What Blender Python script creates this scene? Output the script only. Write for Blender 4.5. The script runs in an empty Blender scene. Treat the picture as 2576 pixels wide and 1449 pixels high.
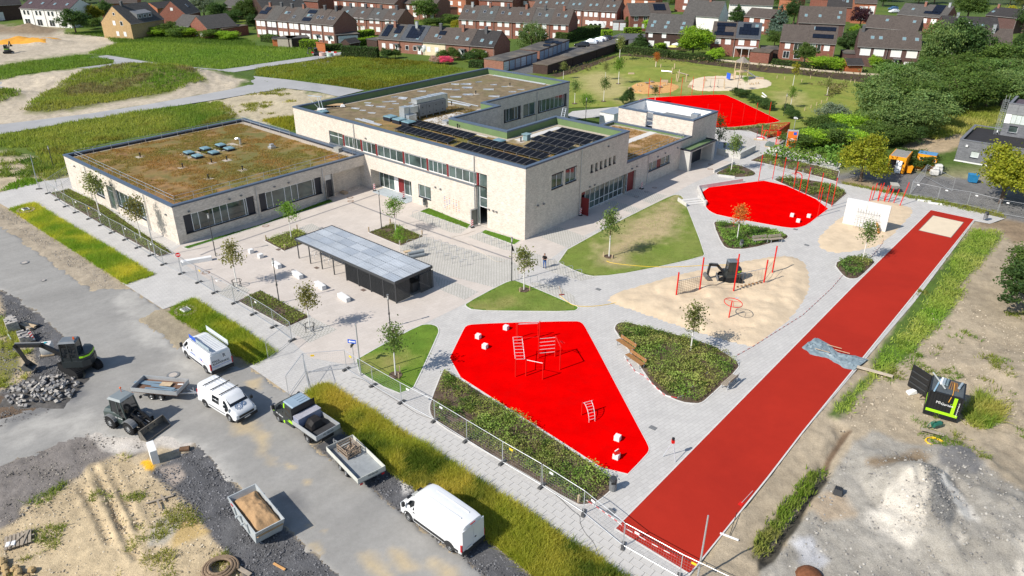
import bpy,math,random
import numpy as np
from mathutils import Vector,Matrix
from math import cos,sin,pi
V3=Vector;rg=range;en=enumerate;rnd=random.random;uni=random.uniform;BM=bpy.data.materials;DM=bpy.data.meshes;DO=bpy.data.objects
from mathutils.geometry import tessellate_polygon
random.seed(5);rng=np.random.default_rng(5)
S=bpy.context.scene;COL=S.collection
R=math.radians
HCAM=33.0;FPX=1840.15;PITCH=R(26.7988);ROLL=R(0.39337);CX,CY=1288.0,724.5
_f=np.array([0,cos(PITCH),-sin(PITCH)]);_r=np.array([1.,0,0]);_u=np.cross(_r,_f)
_r2=_r*cos(ROLL)+_u*sin(ROLL);_u2=_u*cos(ROLL)-_r*sin(ROLL)
CAM=np.array([_r2,_u2,_f])
cd=bpy.data.cameras.new('camera');cam=DO.new('camera',cd);COL.objects.link(cam)
cam.matrix_world=Matrix(((_r2[0],_u2[0],-_f[0],0),(_r2[1],_u2[1],-_f[1],0),(_r2[2],_u2[2],-_f[2],HCAM),(0,0,0,1)))
cd.sensor_width=36;cd.lens=36*FPX/2576;cd.clip_end=5000;cd.clip_start=.5
S.camera=cam
AZ,EL=R(32.5),R(41)
w=bpy.data.worlds.new('World');S.world=w;w.use_nodes=True
nt=w.node_tree;bg=nt.nodes['Background'];sky=nt.nodes.new('ShaderNodeTexSky')
sky.sky_type='NISHITA';sky.sun_disc=False;sky.sun_elevation=EL
sky.sun_rotation=math.atan2(-cos(AZ),-sin(AZ));sky.air_density=1;sky.dust_density=.6
nt.links.new(sky.outputs[0],bg.inputs[0]);bg.inputs[1].default_value=.105
sl=bpy.data.lights.new('sun','SUN');sl.energy=4.3;sl.angle=R(.5);sl.color=(1,.94,.85)
so=DO.new('sun',sl);COL.objects.link(so);so.location=(-60,-40,90)
so.rotation_euler=V3((cos(AZ)*cos(EL),sin(AZ)*cos(EL),-sin(EL))).to_track_quat('-Z','Y').to_euler()
S.view_settings.view_transform='Standard';S.view_settings.look='None';S.view_settings.exposure=.46;S.view_settings.gamma=1
S.view_settings.use_curve_mapping=False
def at(px,py,z=0.):
 d=CAM.T@np.array([(px-CX)/FPX,-(py-CY)/FPX,1.]);t=(z-HCAM)/d[2]
 return V3((d[0]*t,d[1]*t,z))
def C(i,j,x,y):return(644*i+x/4,362.25*j+y/4)
def ac(i,j,x,y,z=0.):return at(*C(i,j,x,y),z)
def proj(P):
 q=(P-np.array([0,0,HCAM]))@CAM.T
 return CX+FPX*q[:,0]/q[:,2],CY-FPX*q[:,1]/q[:,2]
C0=at(1320,604);YAW=R(-40.4616);CA,SA=cos(YAW),sin(YAW)
UA,UB=V3((CA,SA,0)),V3((-SA,CA,0))
def LW(x,y,z=0.):return C0+UA*x+UB*y+V3((0,0,z))
KIDS={}
def tag(o,lbl=None,cat=None,group=None,kind=None):
 if lbl:o['label']=lbl
 if cat:o['category']=cat
 if group:o['group']=group
 if kind:o['kind']=kind
 return o
def link(o,parent=None):
 COL.objects.link(o)
 if parent is not None:
  o.parent=parent;KIDS.setdefault(parent.name,[]).append(o)
 return o
def thg(name,lbl,cat,loc=(0,0,0),rz=0.,group=None):
 o=DO.new(name,None);o.empty_display_size=.3
 o.location=loc;o.rotation_euler=(0,0,rz);link(o)
 return tag(o,lbl,cat,group)
def dup(root,loc,rz=None,lbl=None,scale=None):
 def rec(o,p):
  c=o.copy();link(c,p)
  for k in KIDS.get(o.name,[]):rec(k,c)
  return c
 c=rec(root,None);c.location=loc
 if rz is not None:c.rotation_euler=(0,0,rz)
 if scale is not None:c.scale=scale
 if lbl:c['label']=lbl
 return c
def mo(name,me,parent=None,loc=None,rz=0,scale=None):
 o=DO.new(name,me)
 if loc is not None:o.location=loc
 if rz:o.rotation_euler=(0,0,rz)
 if scale is not None:o.scale=scale
 return link(o,parent)
class MB:
 def __init__(s):s.v,s.f,s.m=[],[],[]
 def poly(s,pts,m=0):
  n=len(s.v);s.v+=[tuple(p)for p in pts];s.f.append(tuple(rg(n,n+len(pts))));s.m.append(m)
  return s
 def faces(s,v,f,m=0):
  n=len(s.v);s.v+=[tuple(p)for p in v]
  for q in f:s.f.append(tuple(i+n for i in q));s.m.append(m)
  return s
 def box(s,x0,x1,y0,y1,z0,z1,m=0,M=None,tz=None):
  v=[(x,y,z)for z in(z0,z1)for x,y in((x0,y0),(x1,y0),(x1,y1),(x0,y1))]
  if M is not None:v=[M@Vector(p)for p in v]
  return s.faces(v,[(3,2,1,0),(4,5,6,7),(0,1,5,4),(1,2,6,5),(2,3,7,6),(3,0,4,7)],m)
 def hexa(s,b,t,m=0):
  n=len(b);v=list(b)+list(t)
  return s.faces(v,[tuple(rg(n-1,-1,-1)),tuple(rg(n,2*n))]+[(i,(i+1)%n,n+(i+1)%n,n+i)for i in rg(n)],m)
 def prism(s,pts,z0,z1,m=0):
  a=sum(pts[i][0]*pts[(i+1)%len(pts)][1]-pts[(i+1)%len(pts)][0]*pts[i][1]for i in rg(len(pts)))
  if a<0:pts=pts[::-1]
  return s.hexa([(p[0],p[1],z0)for p in pts],[(p[0],p[1],z1)for p in pts],m)
 def tube(s,a,b,r,n=6,m=0,r2=None):
  a,b=Vector(a),Vector(b);d=(b-a)
  if d.length<1e-6:return s
  d.normalize();u=d.orthogonal().normalized();v=d.cross(u);r2=r if r2 is None else r2
  A=[a+(u*cos(t)+v*sin(t))*r for t in(2*pi*i/n for i in rg(n))]
  B=[b+(u*cos(t)+v*sin(t))*r2 for t in(2*pi*i/n for i in rg(n))]
  return s.hexa(A,B,m)
 def path(s,pts,r,n=6,m=0):
  for a,b in zip(pts[:-1],pts[1:]):s.tube(a,b,r,n,m)
  return s
 def bar(s,a,b,w,h,m=0):
  a,b=Vector(a),Vector(b);d=(b-a).normalized();up=V3((0,0,1))
  if abs(d.z)>.95:up=V3((1,0,0))
  u=d.cross(up).normalized()*w/2;v=u.cross(d).normalized()*h/2
  return s.hexa([a-u-v,a+u-v,a+u+v,a-u+v][::-1],[b-u-v,b+u-v,b+u+v,b-u+v][::-1],m)
 def ring(s,c,R0,r,axis=(0,0,1),n=20,k=6,m=0,a0=0,a1=2*pi):
  ax=Vector(axis).normalized();u=ax.orthogonal().normalized();v=ax.cross(u);c=Vector(c)
  s.path([c+(u*cos(a0+(a1-a0)*i/n)+v*sin(a0+(a1-a0)*i/n))*R0 for i in rg(n+1)],r,k,m);return s
 def sphere(s,c,r,n=8,k=5,m=0,sz=1.):
  v=[];c=Vector(c)
  for j in rg(k+1):
   t=pi*j/k
   for i in rg(n):v.append(c+V3((r*sin(t)*cos(2*pi*i/n),r*sin(t)*sin(2*pi*i/n),r*cos(t)*sz)))
  return s.faces(v,[(j*n+i,(j+1)*n+i,(j+1)*n+(i+1)%n,j*n+(i+1)%n)for j in rg(k)for i in rg(n)],m)
 def loft(s,rings,m=0,cap=True):
  n=len(rings[0]);v=[p for r in rings for p in r]
  f=[(j*n+i,j*n+(i+1)%n,(j+1)*n+(i+1)%n,(j+1)*n+i)for j in rg(len(rings)-1)for i in rg(n)]
  if cap:f+=[tuple(rg(n-1,-1,-1)),tuple(rg((len(rings)-1)*n,len(rings)*n))]
  return s.faces(v,f,m)
 def mesh(s,name,mats,smooth=False):
  me=DM.new(name);me.from_pydata(s.v,[],s.f)
  for m in(mats if isinstance(mats,(list,tuple))else[mats]):me.materials.append(m)
  if any(s.m):me.polygons.foreach_set('material_index',s.m)
  if smooth:
   me.polygons.foreach_set('use_smooth',[True]*len(s.f))
   try:me.set_sharp_from_angle(angle=R(40))
   except Exception:pass
  return me
 def bd(s,name,mats,parent=None,loc=None,rz=0,smooth=False):
  return mo(name,s.mesh(name,mats,smooth),parent,loc,rz)
def bev(o,wd=.02,seg=2):
 b=o.modifiers.new('bevel','BEVEL');b.width=wd;b.segments=seg;b.limit_method='ANGLE';return o
def _nodes(name):
 m=bpy.data.materials.new(name);m.use_nodes=True;p=m.node_tree.nodes['Principled BSDF'];p.inputs['Specular IOR Level'].default_value=.18;return m,m.node_tree,p
def rgba(c):return(c[0],c[1],c[2],1)
def noise(nt,co,scale,detail=4,rough=.6,dist=0):
 n=nt.nodes.new('ShaderNodeTexNoise');n.inputs['Scale'].default_value=scale;n.inputs['Detail'].default_value=detail
 n.inputs['Roughness'].default_value=rough;n.inputs['Distortion'].default_value=dist;nt.links.new(co,n.inputs['Vector']);return n.outputs['Fac']
def ramp(nt,fac,stops):
 r=nt.nodes.new('ShaderNodeValToRGB');e=r.color_ramp.elements
 while len(e)<len(stops):e.new(.5)
 for k,(p,c)in en(stops):e[k].position=p;e[k].color=rgba(c)if not isinstance(c,float)else(c,c,c,1)
 nt.links.new(fac,r.inputs[0]);return r.outputs[0]
def mixc(nt,fac,a,b,mode='MIX'):
 x=nt.nodes.new('ShaderNodeMix');x.data_type='RGBA';x.blend_type=mode
 for s,val in((x.inputs[0],fac),(x.inputs[6],a),(x.inputs[7],b)):
  if isinstance(val,(int,float)):s.default_value=val
  elif isinstance(val,tuple):s.default_value=rgba(val)
  else:nt.links.new(val,s)
 return x.outputs[2]
def coords(nt,kind='Object'):return nt.nodes.new('ShaderNodeTexCoord').outputs[kind]
def bump(nt,p,h,strength=.3,dist=.05):
 b=nt.nodes.new('ShaderNodeBump');b.inputs['Strength'].default_value=strength;b.inputs['Distance'].default_value=dist
 nt.links.new(h,b.inputs['Height']);nt.links.new(b.outputs[0],p.inputs['Normal'])
def mat(name,col,rough=.75,var=.12,scale=3.,metal=0.,bmp=0.,bscale=20.,patch=None,emit=0,coat=0,spec=None):
 m,nt,p=_nodes(name);co=coords(nt)
 a=noise(nt,co,scale,5);b=noise(nt,co,scale*9,3)
 lo=tuple(c*(1-var)for c in col);hi=tuple(min(1,c*(1+var))for c in col)
 c1=ramp(nt,a,[(.3,lo),(.7,hi)])
 if patch:
  pc,ps,p0,p1=patch
  c1=mixc(nt,ramp(nt,noise(nt,co,ps,6,.65,.4),[(p0,0.),(p1,1.)]),c1,pc)
 c2=mixc(nt,1.,c1,ramp(nt,b,[(.25,1-var*.6),(.75,1.)]),'MULTIPLY')
 nt.links.new(c2,p.inputs['Base Color']);p.inputs['Roughness'].default_value=rough;p.inputs['Metallic'].default_value=metal
 if bmp:bump(nt,p,noise(nt,co,bscale,5,.65),bmp)
 if spec is not None or rough<.55:p.inputs['Specular IOR Level'].default_value=.5 if spec is None else spec
 if coat:p.inputs['Coat Weight'].default_value=coat
 return m
def leafmat(name,col,trans=.42):
 col=tuple(c*1.3 for c in col)if col!=(1,1,1)else col
 m,nt,p=_nodes(name);at_=nt.nodes.new('ShaderNodeAttribute');at_.attribute_name='Col'
 oi=nt.nodes.new('ShaderNodeObjectInfo')
 hs=nt.nodes.new('ShaderNodeHueSaturation');hs.inputs['Color'].default_value=rgba(col)
 mr=nt.nodes.new('ShaderNodeMapRange');mr.inputs['To Min'].default_value=.8;mr.inputs['To Max'].default_value=1.22
 nt.links.new(oi.outputs['Random'],mr.inputs['Value']);nt.links.new(mr.outputs[0],hs.inputs['Value'])
 c=mixc(nt,1.,hs.outputs[0],at_.outputs['Color'],'MULTIPLY')
 nt.links.new(c,p.inputs['Base Color']);p.inputs['Roughness'].default_value=.55
 t=nt.nodes.new('ShaderNodeBsdfTranslucent');ct=mixc(nt,1.,c,(1.15,1.2,.7),'MULTIPLY');nt.links.new(ct,t.inputs[0])
 mx=nt.nodes.new('ShaderNodeMixShader');mx.inputs[0].default_value=trans
 nt.links.new(p.outputs[0],mx.inputs[1]);nt.links.new(t.outputs[0],mx.inputs[2])
 nt.links.new(mx.outputs[0],nt.nodes['Material Output'].inputs[0]);return m
def attrmat(name,rough=.95,s1=1.2,bmp=.5,bs=6.,tone=.35):
 m,nt,p=_nodes(name);co=coords(nt);at_=nt.nodes.new('ShaderNodeAttribute');at_.attribute_name='Col'
 n1=noise(nt,co,s1,8,.7);n2=noise(nt,co,s1*14,4,.7)
 c=mixc(nt,1.,at_.outputs['Color'],ramp(nt,n1,[(.25,1-tone),(.55,1.),(.8,1+tone*.6)]),'MULTIPLY')
 c=mixc(nt,1.,c,ramp(nt,n2,[(.3,1-tone*.9),(.6,1.05)]),'MULTIPLY')
 nt.links.new(c,p.inputs['Base Color']);p.inputs['Roughness'].default_value=rough
 bump(nt,p,noise(nt,co,bs,8,.7),bmp,.12);return m
def brickmat(name,c1,c2,mortar,bw=.26,bh=.075,rough=.85,squash=1.,msize=.012,patch=None):
 m,nt,p=_nodes(name);co=coords(nt);sp=nt.nodes.new('ShaderNodeSeparateXYZ');nt.links.new(co,sp.inputs[0])
 ad=nt.nodes.new('ShaderNodeMath');nt.links.new(sp.outputs[0],ad.inputs[0]);nt.links.new(sp.outputs[1],ad.inputs[1])
 cb=nt.nodes.new('ShaderNodeCombineXYZ');nt.links.new(ad.outputs[0],cb.inputs[0]);nt.links.new(sp.outputs[2],cb.inputs[1])
 b=nt.nodes.new('ShaderNodeTexBrick');nt.links.new(cb.outputs[0],b.inputs['Vector']);b.inputs['Scale'].default_value=1
 b.inputs['Brick Width'].default_value=bw;b.inputs['Row Height'].default_value=bh;b.inputs['Mortar Size'].default_value=msize
 b.inputs['Color1'].default_value=rgba(c1);b.inputs['Color2'].default_value=rgba(c2);b.inputs['Mortar'].default_value=rgba(mortar)
 c=mixc(nt,1.,b.outputs['Color'],ramp(nt,noise(nt,co,1.3,5),[(.3,.86),(.7,1.06)]),'MULTIPLY')
 mp=nt.nodes.new('ShaderNodeMapping');mp.inputs['Scale'].default_value=(1,1,3.2);nt.links.new(co,mp.inputs[0])
 c=mixc(nt,1.,c,ramp(nt,noise(nt,mp.outputs[0],2.6,3,.8),[(.35,.80),(.5,.98),(.65,1.08)]),'MULTIPLY')
 nt.links.new(c,p.inputs['Base Color']);p.inputs['Roughness'].default_value=rough
 bump(nt,p,b.outputs['Fac'],-.4,.01);return m
def pavemat(name,c1,c2,joint,bw,bh,rot=0.,msize=.012,var=.12,stain=None,offset=.5,rough=.85):
 m,nt,p=_nodes(name);co=coords(nt);mp=nt.nodes.new('ShaderNodeMapping');mp.inputs['Rotation'].default_value=(0,0,rot);nt.links.new(co,mp.inputs[0])
 b=nt.nodes.new('ShaderNodeTexBrick');nt.links.new(mp.outputs[0],b.inputs['Vector']);b.inputs['Scale'].default_value=1;b.offset=offset
 b.inputs['Brick Width'].default_value=bw;b.inputs['Row Height'].default_value=bh;b.inputs['Mortar Size'].default_value=msize
 b.inputs['Color1'].default_value=rgba(c1);b.inputs['Color2'].default_value=rgba(c2);b.inputs['Mortar'].default_value=rgba(joint)
 c=mixc(nt,1.,b.outputs['Color'],ramp(nt,noise(nt,co,.5,7,.65),[(.28,1-var),(.6,1.),(.75,1.04)]),'MULTIPLY')
 c=mixc(nt,1.,c,ramp(nt,noise(nt,co,7,4,.7),[(.3,.93),(.7,1.03)]),'MULTIPLY')
 if stain:c=mixc(nt,ramp(nt,noise(nt,co,stain[1],6,.6,.5),[(stain[2],0.),(stain[3],.8)]),c,stain[0])
 nt.links.new(c,p.inputs['Base Color']);p.inputs['Roughness'].default_value=rough
 bump(nt,p,b.outputs['Fac'],-.3,.01);return m
def glassmat(name,col=(.02,.03,.03),rough=.04):
 m,nt,p=_nodes(name);co=coords(nt)
 nt.links.new(ramp(nt,noise(nt,co,.45,2),[(.35,tuple(c*.5 for c in col)),(.65,tuple(c*1.6 for c in col))]),p.inputs['Base Color'])
 p.inputs['Roughness'].default_value=rough;p.inputs['IOR'].default_value=1.5;p.inputs['Specular IOR Level'].default_value=.8;return m
_T=rng.random((256,256))
def vn(x,y):
 xi=np.floor(x).astype(int);yi=np.floor(y).astype(int);fx=x-xi;fy=y-yi
 fx=fx*fx*(3-2*fx);fy=fy*fy*(3-2*fy);a,b,c,d=xi&255,(xi+1)&255,yi&255,(yi+1)&255
 return(_T[a,c]*(1-fx)+_T[b,c]*fx)*(1-fy)+(_T[a,d]*(1-fx)+_T[b,d]*fx)*fy
def fbm(x,y,o=4):
 s=0;a=.5;t=0
 for k in rg(o):s=s+a*vn(x+17.3*k,y+5.1*k);t+=a;a*=.55;x=x*2.03;y=y*2.03
 return s/t*2-1
def inpoly(x,y,P):
 r=np.zeros(x.shape,bool);n=len(P)
 for i in rg(n):
  x0,y0=P[i];x1,y1=P[(i+1)%n]
  if y0==y1:continue
  r^=((y0>y)!=(y1>y))&(x<(x1-x0)*(y-y0)/(y1-y0)+x0)
 return r
def sdist(x,y,P):
 d=np.full(x.shape,1e9);n=len(P)
 for i in rg(n):
  x0,y0=P[i];dx,dy=P[(i+1)%n][0]-x0,P[(i+1)%n][1]-y0;L=dx*dx+dy*dy or 1
  t=np.clip(((x-x0)*dx+(y-y0)*dy)/L,0,1);d=np.minimum(d,np.hypot(x-x0-t*dx,y-y0-t*dy))
 return np.where(inpoly(x,y,P),d,-d)
def gpoly(D,smooth=0,closed=True):
 P=[at(*p).to_2d()for p in D];return chaikin(P,smooth,closed)
def chaikin(P,k,closed=True):
 for _ in rg(k):
  Q=[];n=len(P)
  for i in rg(n if closed else n-1):
   a,b=P[i],P[(i+1)%n];Q+=[a*.75+b*.25,a*.25+b*.75]
  P=Q if closed else[P[0]]+Q+[P[-1]]
 return P
def ragged(P,step=.5,amp=.25,sc=.6):
 Q=[];n=len(P)
 for i in rg(n):
  a,b=P[i],P[(i+1)%n];k=max(1,int((b-a).length/step))
  for j in rg(k):Q.append(a.lerp(b,j/k))
 q=np.array([tuple(p)for p in Q]);dx=fbm(q[:,0]*sc,q[:,1]*sc,4)*amp;dy=fbm(q[:,0]*sc+40,q[:,1]*sc+9,4)*amp
 return[V3((x,y))for x,y in zip(q[:,0]+dx,q[:,1]+dy)]
def sht(name,P,z,m,kind='structure',thick=0.,parent=None):
 P=list(P)
 if sum(P[i].x*P[(i+1)%len(P)].y-P[(i+1)%len(P)].x*P[i].y for i in rg(len(P)))<0:P=P[::-1]
 tri=tessellate_polygon([[V3((p.x,p.y,0))for p in P]]);mb=MB();n=len(P)
 mb.v=[(p.x,p.y,z)for p in P]
 for t in tri:
  a,b,c=(P[i]for i in t)
  if(b-a).cross(c-a)<0:t=t[::-1]
  mb.f.append(tuple(t));mb.m.append(0)
 if thick:
  mb.v+=[(p.x,p.y,z-thick)for p in P]
  for i in rg(n):mb.f.append((n+i,n+(i+1)%n,(i+1)%n,i));mb.m.append(0)
 o=mb.bd(name,m,parent);return tag(o,kind=kind)
def kerb(P,wd,z0,z1,mb,closed=True):
 n=len(P);N=[]
 for i in rg(n):
  a,b,c=P[i-1]if(closed or i)else P[i],P[i],P[(i+1)%n]if(closed or i<n-1)else P[i]
  d=((b-a).normalized()if(b-a).length>1e-6 else V3((0,0)))+((c-b).normalized()if(c-b).length>1e-6 else V3((0,0)))
  d=d.normalized()if d.length>1e-6 else V3((1,0));N.append(V3((-d.y,d.x))*wd/2)
 for i in rg(n if closed else n-1):
  j=(i+1)%n
  q=[P[i]-N[i],P[j]-N[j],P[j]+N[j],P[i]+N[i]]
  mb.hexa([(p.x,p.y,z0)for p in q],[(p.x,p.y,z1)for p in q])
def npmesh(name,V,quads,cols,m):
 me=DM.new(name);n=len(V);k=quads.shape[1];nf=len(quads)
 me.vertices.add(n);me.vertices.foreach_set('co',V.astype(np.float32).ravel())
 me.loops.add(nf*k);me.loops.foreach_set('vertex_index',quads.astype(np.int32).ravel())
 me.polygons.add(nf);me.polygons.foreach_set('loop_start',np.arange(0,nf*k,k,dtype=np.int32))
 try:me.polygons.foreach_set('loop_total',np.full(nf,k,np.int32))
 except Exception:pass
 ca=me.color_attributes.new('Col','FLOAT_COLOR','POINT')
 ca.data.foreach_set('color',np.concatenate([cols,np.ones((n,1))],1).astype(np.float32).ravel())
 me.update(calc_edges=True);me.materials.append(m);return me
def unit(n):
 v=rng.normal(size=(n,3));return v/np.linalg.norm(v,axis=1,keepdims=True)
def leaves(name,P,size,cols,m,out=None,asp=.6):
 n=len(P);d=unit(n)
 if out is not None:d=d+out*.8;d/=np.linalg.norm(d,axis=1,keepdims=True)+1e-9
 t=np.cross(d,unit(n));t/=np.linalg.norm(t,axis=1,keepdims=True)+1e-9;b=np.cross(d,t)
 s=size[:,None];V=np.stack([P-t*s,P-b*s*asp+d*s*.15,P+t*s,P+b*s*asp+d*s*.15],1).reshape(-1,3)
 return npmesh(name,V,np.arange(4*n).reshape(n,4),np.repeat(cols,4,0),m)
def crown_pts(blobs,ncl,nl,spread=.2,shell=.45):
 out,nrm,tone=[],[],[]
 wts=np.array([b[3]*b[4]+b[3]*b[5]for b in blobs]);wts=wts/wts.sum()
 for b,wt in zip(blobs,wts):
  k=max(2,int(ncl*wt));d=unit(k);d[:,2]=np.where(d[:,2]<-.5,-d[:,2],d[:,2])
  r=1-shell*rng.random((k,1))**1.6;cs=d*r
  for q in rg(k):
   m_=max(3,int(nl*(.5+rng.random())));sg=spread*(.6+.8*rng.random())
   p=cs[q]+rng.normal(size=(m_,3))*sg*np.array([1,1,.75])
   out.append(p*np.array(b[3:6])+np.array(b[:3]));nn=p/(np.linalg.norm(p,axis=1,keepdims=True)+1e-9);nrm.append(nn)
   tone.append(np.full(m_,.72+.5*rng.random())*(.85+.3*rng.random(m_)))
 return np.concatenate(out),np.concatenate(nrm),np.concatenate(tone)
def tint(t,n=None,yel=.12):
 j=(rng.random(len(t))-.5)*yel;return np.stack([t*(1+j*1.2),t,t*(1-j)],1)
def tufts(name,X,Y,Z,h,wd,cols,m,blades=5,lean=.35,spread=.12):
 n=len(X)*blades;X,Y,Z,h,wd=(np.repeat(a,blades)for a in(X,Y,Z,h,wd));cols=np.repeat(cols,blades,0)
 a=rng.random(n)*2*np.pi;X=X+rng.normal(size=n)*spread;Y=Y+rng.normal(size=n)*spread;h=h*(.6+.6*rng.random(n))
 lx,ly=rng.normal(size=n)*lean*h,rng.normal(size=n)*lean*h;dx,dy=np.cos(a)*wd,np.sin(a)*wd
 V=np.stack([np.stack([X-dx,Y-dy,Z],1),np.stack([X+dx,Y+dy,Z],1),np.stack([X+lx,Y+ly,Z+h],1)],1).reshape(-1,3)
 t=.8+.4*rng.random(n);cc=cols*t[:,None]
 return npmesh(name,V,np.arange(3*n).reshape(n,3),np.repeat(cc,3,0),m)
def sct(P,dens,edge=0.,cap=200000):
 x0,x1=min(p[0]for p in P),max(p[0]for p in P);y0,y1=min(p[1]for p in P),max(p[1]for p in P)
 n=int(min(cap,dens*(x1-x0)*(y1-y0)));x=x0+rng.random(n)*(x1-x0);y=y0+rng.random(n)*(y1-y0)
 k=inpoly(x,y,[tuple(p)for p in P])
 if edge:k&=sdist(x,y,[tuple(p)for p in P])>edge
 return x[k],y[k]
ORD=['first','second','third','fourth','fifth','sixth','seventh','eighth','ninth','tenth','eleventh','twelfth','thirteenth','fourteenth','fifteenth','sixteenth','seventeenth','eighteenth','nineteenth','twentieth']
ORD+=['twenty-'+o for o in ORD[:9]]+['thirtieth']
def text(s,size,m,parent,M,name='lettering',ext=.004):
 cu=bpy.data.curves.new('t','FONT');cu.body=s;cu.size=size;cu.extrude=ext;cu.align_x='CENTER';cu.align_y='CENTER';cu.resolution_u=2
 o=DO.new('t',cu);me=DM.new_from_object(o);DO.remove(o);bpy.data.curves.remove(cu)
 me.transform(M);me.materials.clear();me.materials.append(m);me.name=name;return mo(name,me,parent)
def frame3(o,u,v):
 u,v=Vector(u).normalized(),Vector(v).normalized();n=u.cross(v);o=Vector(o)
 return Matrix(((u.x,v.x,n.x,o.x),(u.y,v.y,n.y,o.y),(u.z,v.z,n.z,o.z),(0,0,0,1)))
def q(i,j,*pts):return[C(i,j,*p)for p in pts]
SAND=(.46,.375,.255);SANDL=(.50,.43,.33);GRAVEL=(.115,.115,.12);DUST=(.25,.24,.225);GRN=(.085,.14,.025);GRNY=(.20,.20,.035)
SOIL=(.085,.06,.04);GREY=(.35,.325,.28);CHALK=(.54,.50,.43);BROWN=(.25,.19,.125)
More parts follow.
